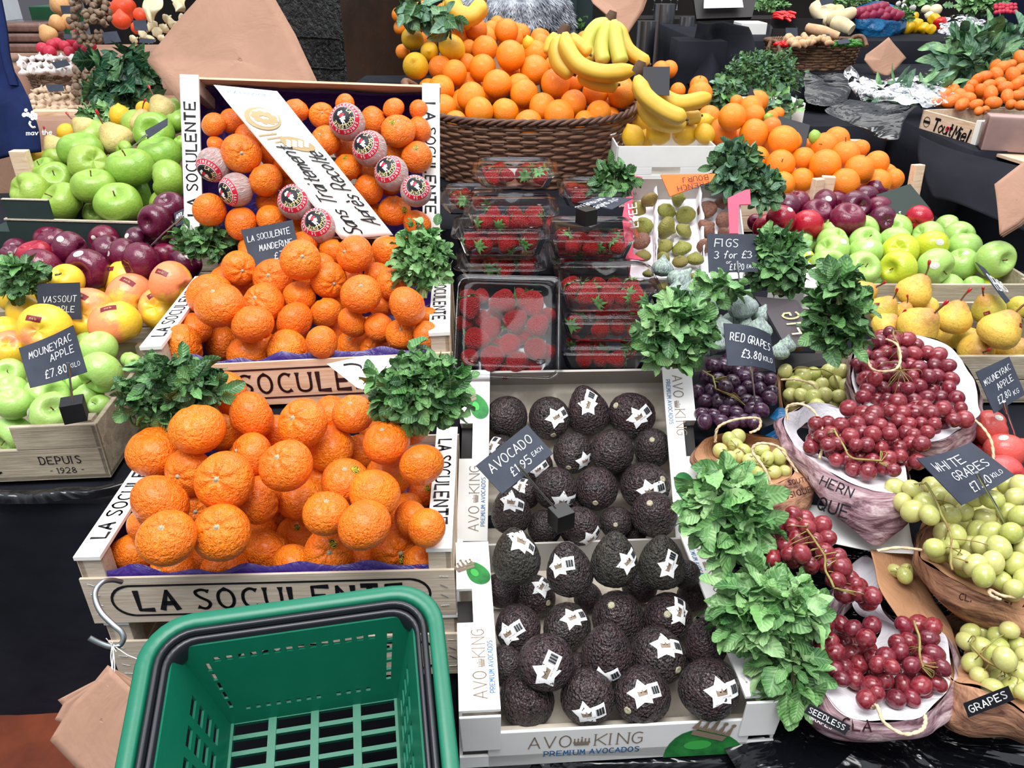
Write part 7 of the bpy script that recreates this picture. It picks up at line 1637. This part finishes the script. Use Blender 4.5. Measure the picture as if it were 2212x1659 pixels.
# person in fur coat
def person(px,z,label,coat,fur,hem,w,base_y):
    c=P(px,60,z); x,y=c.x,c.y; t=thing('person',label,'person',(x,y,0)); 
    def skin_(name,verts,edges,rad,mat,sub=2):
        me=bpy.data.meshes.new(name); me.from_pydata([tuple(v) for v in verts],edges,[]); me.materials.append(MT[mat]); o=bpy.data.objects.new(name,me); COL.objects.link(o); o.parent=t
        sk=o.modifiers.new('skin','SKIN'); sk.use_smooth_shade=True
        for i,r in enumerate(rad): me.skin_vertices[0].data[i].radius=(r,r)
        me.skin_vertices[0].data[0].use_root=True; sb=o.modifiers.new('sub','SUBSURF'); sb.levels=sub; sb.render_levels=sub; return o
    k=w
    skin_('body',[(0,0,.92),(0,0,1.1),(0,0,1.3),(0,0,1.43),(0,0,1.5),(0,-.01,1.6),(.09,0,.85),(.1,.0,.48),(.1,.02,.09),(.11,-.12,.04),(-.09,0,.85),(-.1,0,.48),(-.1,.02,.09),(-.11,-.12,.04),(.17,0,1.38),(.23,.02,1.12),(.22,-.08,.9),(.21,-.14,.82),(-.17,0,1.38),(-.23,.02,1.12),(-.22,-.08,.9),(-.21,-.14,.82)],
      [(0,1),(1,2),(2,3),(3,4),(4,5),(0,6),(6,7),(7,8),(8,9),(0,10),(10,11),(11,12),(12,13),(3,14),(14,15),(15,16),(16,17),(3,18),(18,19),(19,20),(20,21)],[.14,.13,.14,.1,.055,.09,.09,.062,.045,.04,.09,.062,.045,.04,.055,.045,.035,.03,.055,.045,.035,.03],'skin')
    m=M()
    for sx in (-1,1): m.grid([[V((sx*(.09+.01*j/6)+(.085-.03*j/6)*math.cos(a),(.085-.03*j/6)*math.sin(a),.95-.86*j/6)) for a in [2*PI*i/16 for i in range(16)]] for j in range(7)],0,True)
    m.build('trousers','trouser',t)
    m=M(); rows=[]
    for j in range(13):
        v=j/12; zz=1.46-(1.46-hem)*v; rx=.12+.1*math.sin(min(1,v*2.2)*PI/2)+.035*v; ry=.09+.07*math.sin(min(1,v*2)*PI/2)+.02*v
        rows.append([V((rx*math.cos(2*PI*i/32)*(1+.03*math.sin(i*1.7)),ry*math.sin(2*PI*i/32),zz)) for i in range(32)])
    m.grid(rows,0,True)
    for sx in (-1,1):
        m.tube([V((sx*.17,0,1.40)),V((sx*.24,.02,1.14)),V((sx*.235,-.08,.92))],[.075,.07,.06],14)
    ct=m.build('coat',coat,t)
    if fur:
        R=random.Random(4); m=M()
        for i in range(7000):
            j=R.uniform(.35,1); a=R.uniform(PI*1.0,PI*2.0); v=j; zz=1.46-(1.46-hem)*v; rx=.12+.1*math.sin(min(1,v*2.2)*PI/2)+.035*v; ry=.09+.07*math.sin(min(1,v*2)*PI/2)+.02*v
            p=V((rx*math.cos(a),ry*math.sin(a),zz)); n=V((math.cos(a),math.sin(a),0)); d=(n*.7+V((R.gauss(0,.5),R.gauss(0,.3),-1.0))).normalized(); L=R.uniform(.022,.045); s=d.cross(n).normalized()*.0026
            q=p+d*L*.5+n*.006; e=p+d*L+V((R.gauss(0,.004),0,0)); m.add([p-s,p+s,q+s,q-s,e],[(0,1,2,3),(3,2,4)])
        m.build('fur','furgrey',ct)['kind']='stuff'
    # head
    m=M(); f=shape('ball'); m.grid([[V((.075*math.sin(PI*j/14)*math.cos(2*PI*k/20),-.01+.092*math.sin(PI*j/14)*math.sin(2*PI*k/20),1.66+.115*math.cos(PI*j/14))) for k in range(20)] for j in range(15)],0,True); m.tube([(0,-.1,1.675),(0,-.122,1.645),(0,-.1,1.635)],[.008,.016,.012],8); h=m.build('head','skin',t)
    m=M(); m.grid([[V((.083*math.sin(PI*j/20)*math.cos(2*PI*k/20),.005+.1*math.sin(PI*j/20)*math.sin(2*PI*k/20)*(1 if math.sin(2*PI*k/20)>0 else .8),1.675+.122*math.cos(PI*j/20))) for k in range(20)] for j in range(9)],0,True); m.build('hair','hair',t)
    for sx in (-1,1):
        M().grid([[V((sx*.028+.012*math.sin(PI*j/6)*math.cos(2*PI*k/10),-.088+.008*math.sin(PI*j/6)*math.sin(2*PI*k/10),1.672+.007*math.cos(PI*j/6))) for k in range(10)] for j in range(7)],0,True).build('eye','whiteprint',t)
        m=M(); hx=V((sx*.215,-.15,.80)); m.tube([hx+V((0,.02,.03)),hx,hx+V((0,-.02,-.045))],[.026,.034,.028],8)
        for q in range(4): b=hx+V(((q-1.5)*.015,-.02,-.04)); L=(.06,.07,.066,.05)[q]; m.tube([b,b+V((0,-.008,-L*.5)),b+V((0,.002,-L))],[.008,.0075,.006],6)
        b=hx+V((-sx*.03,-.01,.0)); m.tube([b,b+V((-sx*.02,-.015,-.02)),b+V((-sx*.022,-.018,-.045))],[.01,.009,.007],6); m.build('hand','skin',t)
    return t
person(1100,3.2,'person in a shaggy grey fur coat and black trousers, cut off at the top','furgrey',True,H_(52,3.2)+.01,1,0)
person(2205,5.6,'person in a dark navy coat at the upper right edge','coat_navy',False,.75,1,0)
# bar behind
wicker((P(1770,92,3.06).x,P(1770,92,3.06).y+.07,P(1770,92,3.06).z),.19,.10,.17,.085,.105,'long brown wicker basket of ginger at upper right',rows_=10,stakes=34,r=.0055,rise=0,mat='wicker_light',handle=False)
for sx,cx in ((1,1672),(2,1858)):
    m=M(); 
    pts=smoothpts(pxs([(cx-14 if sx==1 else cx-22,110 if sx==1 else 92,3.02),(cx-6 if sx==1 else cx-14,90 if sx==1 else 80,3.02),(cx+6,92 if sx==1 else 80,3.0),(cx+14,118 if sx==1 else 100,2.98)])); m.tube(pts,.008,8); o=m.build('basket_handle','wicker_light',None,pts[0]); bb=[o2 for o2 in bpy.data.objects if o2.name.startswith('wicker_basket') and 'ginger' in o2.get('label','')][0]; o.parent=bb; o.location=pts[0]-V(bb.location)
R=random.Random(8)
def rootthing(name,label,cat,pts,r,mat,group=None,parts=None):
    w=pxs(pts); sp=smoothpts(w,4); n=len(sp); o=M().tube(sp,[r*(1-.6*abs(i/(n-1)-.35)**1.2) *(1+.1*NZ.noise(V((i*.9,r*99,1)))) for i in range(n)],9).build(name,mat,None,w[0]); return tag(o,label,cat,group)
for i in range(34):
    x=R.uniform(1700,1795); y=R.uniform(78,100); z=3.02-(y-78)*.002
    a=R.uniform(0,6.28); L=R.uniform(5,10); rootthing('ginger_root','knobbly ginger root in the long wicker basket','ginger',[(x-L*math.cos(a),y-L*.6*math.sin(a),z),(x,y-3,z-.01),(x+L*math.cos(a),y+L*.6*math.sin(a),z)],.011,'ginger','ginger roots in the wicker basket')
for i in range(22):
    x=R.uniform(1798,1862); y=R.uniform(88,100); rootthing('green_chilli','thin green chilli at right of the ginger basket','chilli',[(x-9,y+R.uniform(-4,4),3.0),(x,y-2,2.99),(x+9,y+R.uniform(-4,4),3.0)],.006,'chilli_green','green chillies in the wicker basket')
for i in range(8):
    x=R.uniform(1676,1700); y=R.uniform(92,100); rootthing('red_chilli','small red chilli at left of the ginger basket','chilli',[(x-6,y,3.0),(x,y-2,2.99),(x+6,y+R.uniform(-3,3),3.0)],.007,'chilli_red','red chillies in the wicker basket')
# black box with red chillies
fl=P(1668,62,3.3); fr=P(1785,62,3.25); t=thing('black_box','open black cardboard box of long red chillies','box',fl,Matrix.Rotation(math.atan2(fr.y-fl.y,fr.x-fl.x),3,'Z')); W=(fr-fl).length
m=M(); m.box((0,0,-.06),(W,.004,0)); m.box((0,.2,-.06),(W,.204,.03)); m.box((0,0,-.06),(.004,.2,0)); m.box((W-.004,0,-.06),(W,.2,0)); m.box((0,0,-.06),(W,.2,-.05)); m.box((W*.48,0,-.05),(W*.49,.2,0)); m.build('box_walls','card_black',t,smooth=False)
for i in range(14):
    x=R.uniform(1678,1710); y=R.uniform(28,42); rootthing('red_chilli','long red chilli in the black box','chilli',[(x-9,y-2,3.42),(x,y-3,3.4),(x+12,y+R.uniform(-4,6),3.39)],.008,'chilli_red','red chillies in the black box')
for i,p in enumerate([[(1760,15,3.6),(1775,30,3.55),(1792,48,3.5)],[(1780,20,3.6),(1800,28,3.55),(1815,20,3.5)],[(1788,40,3.5),(1815,38,3.48),(1843,26,3.5)],[(1800,50,3.45),(1822,55,3.42),(1840,65,3.4)],[(1765,0,3.6),(1775,10,3.6),(1790,14,3.6)]]):
    rootthing('white_radish',ORD[i]+' long cream root from the left, beside the blue bag','root vegetable',p,.035,'parsnip','long cream roots')
rootthing('horseradish','long tan root wrapped at one end, above the ginger basket','root vegetable',[(1745,60,3.15),(1780,68,3.1),(1812,78,3.08)],.022,'ginger')
# blue bag
c=[(1832,55,3.55),(1850,20,3.6),(1900,2,3.7),(1945,20,3.65),(1950,50,3.55),(1942,82,3.5),(1890,88,3.45),(1845,80,3.5)]
bag('crumpled blue plastic bag holding striped red chicory',[(1832,38,3.6),(1850,14,3.75),(1900,2,3.8),(1940,14,3.75),(1955,38,3.6),(1935,45,3.5),(1890,40,3.46),(1850,42,3.5)],[(1845,60,3.65),(1860,50,3.8),(1900,45,3.85),(1935,50,3.8),(1945,70,3.65),(1930,80,3.55),(1890,84,3.5),(1852,80,3.55)],'bluebag','bluebag',amp=.02,seed=31)
for i,(x,y) in enumerate([(1848,30),(1862,27),(1876,24),(1890,20),(1905,17),(1868,36),(1884,34),(1900,30),(1915,27),(1928,32),(1912,38),(1938,36)]):
    rootthing('red_chicory','striped white and purple chicory head in the blue bag','chicory',[(x-10,y+4,3.52),(x,y-2,3.5),(x+10,y-4,3.52)],.026,'radic','striped chicory in the blue bag')
bulbs("1960 60 13; 1978 55 14 a0,-.5,.5; 1996 62 12; 2010 64 10; 2018 42 12; 1975 36 9 b",zone([(0,3.9),(90,3.5)]),'pepper','pepper_y','yellow_pepper','yellow pepper','right of the blue bag','pepper','yellow peppers')
bulbs("2030 50 12; 2040 58 9",zone([(0,3.9),(90,3.5)]),'pepper','pepper_r','red_pepper','red pepper','right of the yellow peppers','pepper','red peppers')
bulbs("1940 8 6; 1952 14 6; 1962 10 6; 1972 16 7; 1980 6 6; 1955 3 6",zone([(0,4.2),(90,3.6)]),'bulb','garlic','spring_onion','small white spring onion bulb','above the yellow peppers','onion','white bulbs at the top right')
px_bunch(1990,5,40,12,4.1,80,20,'pale green leafy vegetables at the top right',('mint_light','bay'),seed=50,shape_='long',name='leafy_vegetables',cat='vegetables')
px_bunch(1950,35,22,18,3.6,60,18,'curly green leaves beside the yellow peppers',('mint_light','dill'),seed=51,shape_='lobed',name='leafy_vegetables',cat='vegetables')
px_bunch(1840,4,60,10,4.1,140,12,'pale green and purple leaves behind the blue bag',('mint_light','mint'),seed=52,shape_='lobed',name='leafy_vegetables',cat='vegetables')
px_bunch(2120,10,60,18,4.0,160,20,'mixed yellow-green leaves at the upper right',('mint_light','bay'),seed=53,shape_='lobed',name='leafy_vegetables',cat='vegetables')
px_bunch(1665,10,40,14,3.7,120,14,'green leaves behind the black chilli box',('mint_light','mint'),seed=54,shape_='lobed',name='leafy_vegetables',cat='vegetables')
px_bunch(1236,58,40,16,3.4,90,20,'green leaves in a crate behind the bananas',('mint_light','mint'),seed=55,shape_='lobed',name='leafy_vegetables',cat='vegetables')
bulbs("2020 22 13 a.9,-.2,.2; 2008 34 9 a.6,.3,.3; 2000 20 9",zone([(0,3.9),(90,3.6)]),'lemon','onion','chicory_head','pale yellow chicory head','above the yellow peppers','chicory','pale chicory heads')
bulbs(scatter(2150,2200,12,26,5,9),zone([(0,4.0),(90,3.6)]),'ball','shallot','radish','tiny red radish','at the upper right','radish','red radishes')
# cellophane bundles
def cellobag(label,rows,seed,amp=.028,th=.0):
    g=sheet([pxs(r) for r in rows],10,amp,26,seed=seed); o=g[0][0].copy(); t=thing('cellophane_bundle',label,'plastic wrap',o); q=M().grid(g).build('cellophane','cello',t); q.location=-o
    g2=sheet([[P(p[0],p[1],p[2]+.05) for p in r] for r in rows],10,amp,22,seed=seed+3); q=M().grid(g2).build('cellophane','cello',t); q.location=-o
    return t
cellobag('crumpled clear cellophane bundle on the black stand at right',[[(1838,150,2.62),(1870,175,2.64),(1930,178,2.66),(1990,172,2.68),(2040,185,2.68)],[(1832,185,2.55),(1880,195,2.5),(1940,195,2.5),(2000,192,2.52),(2070,205,2.55)],[(1850,205,2.52),(1900,218,2.46),(1950,218,2.45),(1990,225,2.44),(2040,225,2.46)]],3)
cellobag('clear plastic wrapped leaves at the upper right',[[(2040,40,3.7),(2080,35,3.7),(2130,45,3.7)],[(2030,60,3.6),(2080,55,3.55),(2150,62,3.6)],[(2050,78,3.5),(2090,75,3.45),(2140,75,3.5)]],5)
px_bunch(1975,196,110,16,2.62,60,55,'long green leaves wrapped inside the cellophane bundle',('bay','oregano'),seed=60,shape_='long',name='wrapped_leaves',width=.25,cat='leaves',stems=False)
bagsheet('black_film','sheet of black film hanging below the cellophane',[[(1835,215,2.36),(1900,222,2.36),(1980,228,2.33)],[(1780,240,2.33),(1870,260,2.30),(1960,250,2.28)],[(1850,265,2.30),(1900,300,2.28),(1940,300,2.26)]],'film',amp=.006,cat='film',nm='film')
bagsheet('black_film','creased shiny black film hanging under the dill table',[[(1740,155,2.9),(1790,158,2.9),(1850,158,2.9)],[(1735,195,2.85),(1790,205,2.82),(1840,190,2.85)],[(1745,225,2.8),(1790,230,2.78),(1830,225,2.8)]],'film',amp=.008,cat='film',nm='film')
bagsheet('black_film','creased black plastic hanging below the kumquat crate',[[(1985,290,2.26),(2080,330,2.17),(2220,365,2.07)],[(1985,345,2.22),(2080,380,2.10),(2220,420,2.0)],[(2010,430,2.15),(2090,450,2.05),(2220,500,1.98)]],'cloth',amp=.01,cat='film',nm='film',freq=5)
# kumquat crate Tout Miel
fl=P(1995,237,2.45); fr=P(2122,262,2.22); fr.z=fl.z; ux=(fr-fl).normalized(); uy=V((-ux.y,ux.x,0)); Rt=Matrix((ux,uy,V((0,0,1)))).transposed(); W=(fr-fl).length
t=thing('wooden_crate','pale wooden crate of small oranges lettered Tout Miel','crate',fl,Rt); f=bevel(M().box((0,0,-.07),(W,.006,-.0)).build('front_panel','wood',t,smooth=False),.001)
M().box((0,.4,-.07),(W+.3,.406,.0)).build('back_panel','wood',t,smooth=False); M().box((0,0,-.07),(.006,.4,0)).build('side_panel','wood',t,smooth=False); M().box((0,0,-.07),(W+.3,.4,-.062)).build('base','wood',t,smooth=False); M().box((W-.02,-.002,-.072),(W+.006,.03,.01)).build('corner_post','whitepaint',t,smooth=False); M().box((.0,.38,-.07),(.02,.4,.03)).build('corner_post','whitepaint',t,smooth=False)
m=M(); text(m,'Tout',(.06,-.0008,-.052),V((1,0,0)),V((0,0,1)),.036,.12,gap=.12,slant=.2,flare=.8); text(m,'Miel',(W*.60,-.0008,-.056),V((1,0,0)),V((0,0,1)),.036,.12,gap=.12,slant=.2,flare=.8)
for q in (circ(.015,16,.03,-.032),): 
    pts=[V((a,-.0008,b)) for a,b in q]; m.tube(pts+[pts[0]],.0008,4)
m.box((.014,-.0012,-.036),(.046,-.0008,-.028)); m.build('lettering','ink',f,smooth=False)
m=M(); m.tube(smoothpts([V((W*.5+.01*math.cos(a)*(1-a/9),-.001,-.037+.01*math.sin(a)*(1-a/9))) for a in [k*.8 for k in range(9)]],4),.0018,5); m.build('red_swirl','redprint',f)
GL_=GL
fruits("""2027 218 13; 2040 204 13; 2052 220 13; 2046 196 10 b; 2060 196 13; 2062 214 13; 2072 204 14; 2078 226 14; 2090 212 14; 2092 196 12; 2100 184 13; 2110 172 12; 2124 168 15; 2118 196 13; 2108 226 12; 2118 214 14 b; 2136 184 13; 2140 202 15; 2146 222 14; 2152 160 14; 2162 148 16; 2160 180 14; 2172 190 15; 2176 208 14; 2188 164 16; 2182 140 12; 2194 186 15; 2204 125 15; 2206 150 14; 2208 176 15; 2196 208 14; 2212 200 14; 2150 144 13 b; 2128 238 10; 2114 240 10; 2184 226 12; 2206 228 12""",zone([(120,2.75),(240,2.42)],-.0004,2060),'kumq','clement','small_orange','small oval orange','of kumquat crate at right','small orange','small oranges in the lettered crate',None,None,rs=1.12)
t=thing('wrapped_box','pinkish box under clear film, right of the Tout Miel crate','box',P(2140,250,2.15),Matrix.Rotation(-.35,3,'Z')); bevel(M().box((0,0,-.095),(.35,.06,0)).build('body','pinkbox',t,smooth=False),.003); bevel(M().box((-.006,-.006,-.1),(.35,.066,.006)).build('film','punnet',t,smooth=False),.004)
# bar with steel cylinders, glasses, menu board
for i,(px,py,z,r) in enumerate(((1392,100,4.0,.05),(1432,60,4.3,.06),(1480,90,4.1,.04))):
    p=P(px,py,z); o=M().tube([V((p.x,p.y,.0)),V((p.x,p.y,p.z+.12))],r,24).build('steel_cylinder','steel',None,(p.x,p.y,0)); tag(o,ORD[i]+' from left of the tall steel cylinders behind the bananas','cylinder')
o=M().box((.55,4.78,0),(1.6,5.1,H_(28,4.8)),mat=Matrix.Identity(4)).build('bar_counter','darkwall',None,(1,4.8,0),smooth=False); tag(o,'dark bar counter with glasses at the top behind the bananas','counter')
for i,(px,py) in enumerate(((1412,26),(1428,22),(1447,24),(1462,20))):
    p=P(px,py,4.85); m=M(); pr=[(.03,0),(.004,.004),(.004,.06),(.03,.09),(.036,.13),(.03,.17)]; m.grid([[V((p.x+r*math.cos(2*PI*k/16),p.y+r*math.sin(2*PI*k/16),H_(28,4.6)+h)) for k in range(16)] for r,h in pr],0,True); o=m.build('wine_glass','glass',None,(p.x,p.y,p.z)); tag(o,'clear wine glass on the dark bar counter','glass','glasses on the bar counter')
c=[P(1495,-30,3.0),P(1640,-30,3.0),P(1625,36,2.95),P(1505,40,2.95)]; t=thing('menu_board','dark framed menu board with white sheet at the top','sign',c[0]); m=M().slab([p+FWD*.002 for p in c],FWD,.02); q=m.build('frame','card_black',t,smooth=False); q.location=-c[0]
m=M().quad(P(1522,-20,2.96),P(1600,-20,2.96),P(1606,16,2.93),P(1520,18,2.93)); q=m.build('sheet','screen',t,smooth=False); q.location=-c[0]; solid(q,.001)
t=thing('white_box','small white box below the menu board','box',P(1600,70,3.6)); bevel(M().box((0,0,-.03),(.12,.15,.04)).build('body','card_white',t,smooth=False),.003)
bagsheet('black_drape','black cloth hanging in folds below the menu board',[[(1498,40,3.15),(1530,42,3.1),(1570,42,3.12),(1620,60,3.1)],[(1485,110,3.15),(1530,112,3.05),(1570,115,3.12),(1640,130,3.05)],[(1475,180,3.12),(1525,185,3.02),(1570,190,3.1),(1640,200,3.0)]],'cloth',amp=.03,freq=6,th=.003,cat='cloth',nm='cloth')
# ---------------------------------------------------------------- light
w=bpy.data.worlds.new('market_sky'); SC.world=w; w.use_nodes=True; nt=w.node_tree; n=nt.nodes
tc=n.new('ShaderNodeTexCoord'); sp=n.new('ShaderNodeSeparateXYZ'); nt.links.new(tc.outputs['Generated'],sp.inputs[0])
r=n.new('ShaderNodeValToRGB'); e=r.color_ramp.elements; e[0].position=.0; e[0].color=(.10,.10,.115,1); e[1].position=.75; e[1].color=(1.0,1.06,1.14,1); x=e.new(.3); x.color=(.42,.44,.47,1)
nt.links.new(sp.outputs[2],r.inputs[0]); bg=n['Background']; nt.links.new(r.outputs[0],bg.inputs[0]); bg.inputs[1].default_value=1.2
def area(name,loc,to,sx,sy,p,col=(1,1,1)):
    l=bpy.data.lights.new(name,'AREA'); l.shape='RECTANGLE'; l.size=sx; l.size_y=sy; l.energy=p; l.color=col; o=bpy.data.objects.new(name,l); COL.objects.link(o); o.location=loc
    o.rotation_euler=(V(to)-V(loc)).to_track_quat('-Z','Y').to_euler(); return o
area('roof_skylight_over_stall',(-.5,-.2,4.4),(0,1.4,.9),3.0,1.7,190,(1,.99,.97))
area('roof_skylight_over_back_stalls',(.8,3.6,4.4),(.2,3.2,1),5,2.6,150,(1,.98,.95))
SC.view_settings.view_transform='Standard'; SC.view_settings.look='None'; SC.view_settings.gamma=1; SC.view_settings.exposure=0; SC.view_settings.use_curve_mapping=False
SC.cycles.max_bounces=7; SC.cycles.transparent_max_bounces=24; SC.cycles.use_denoising=True
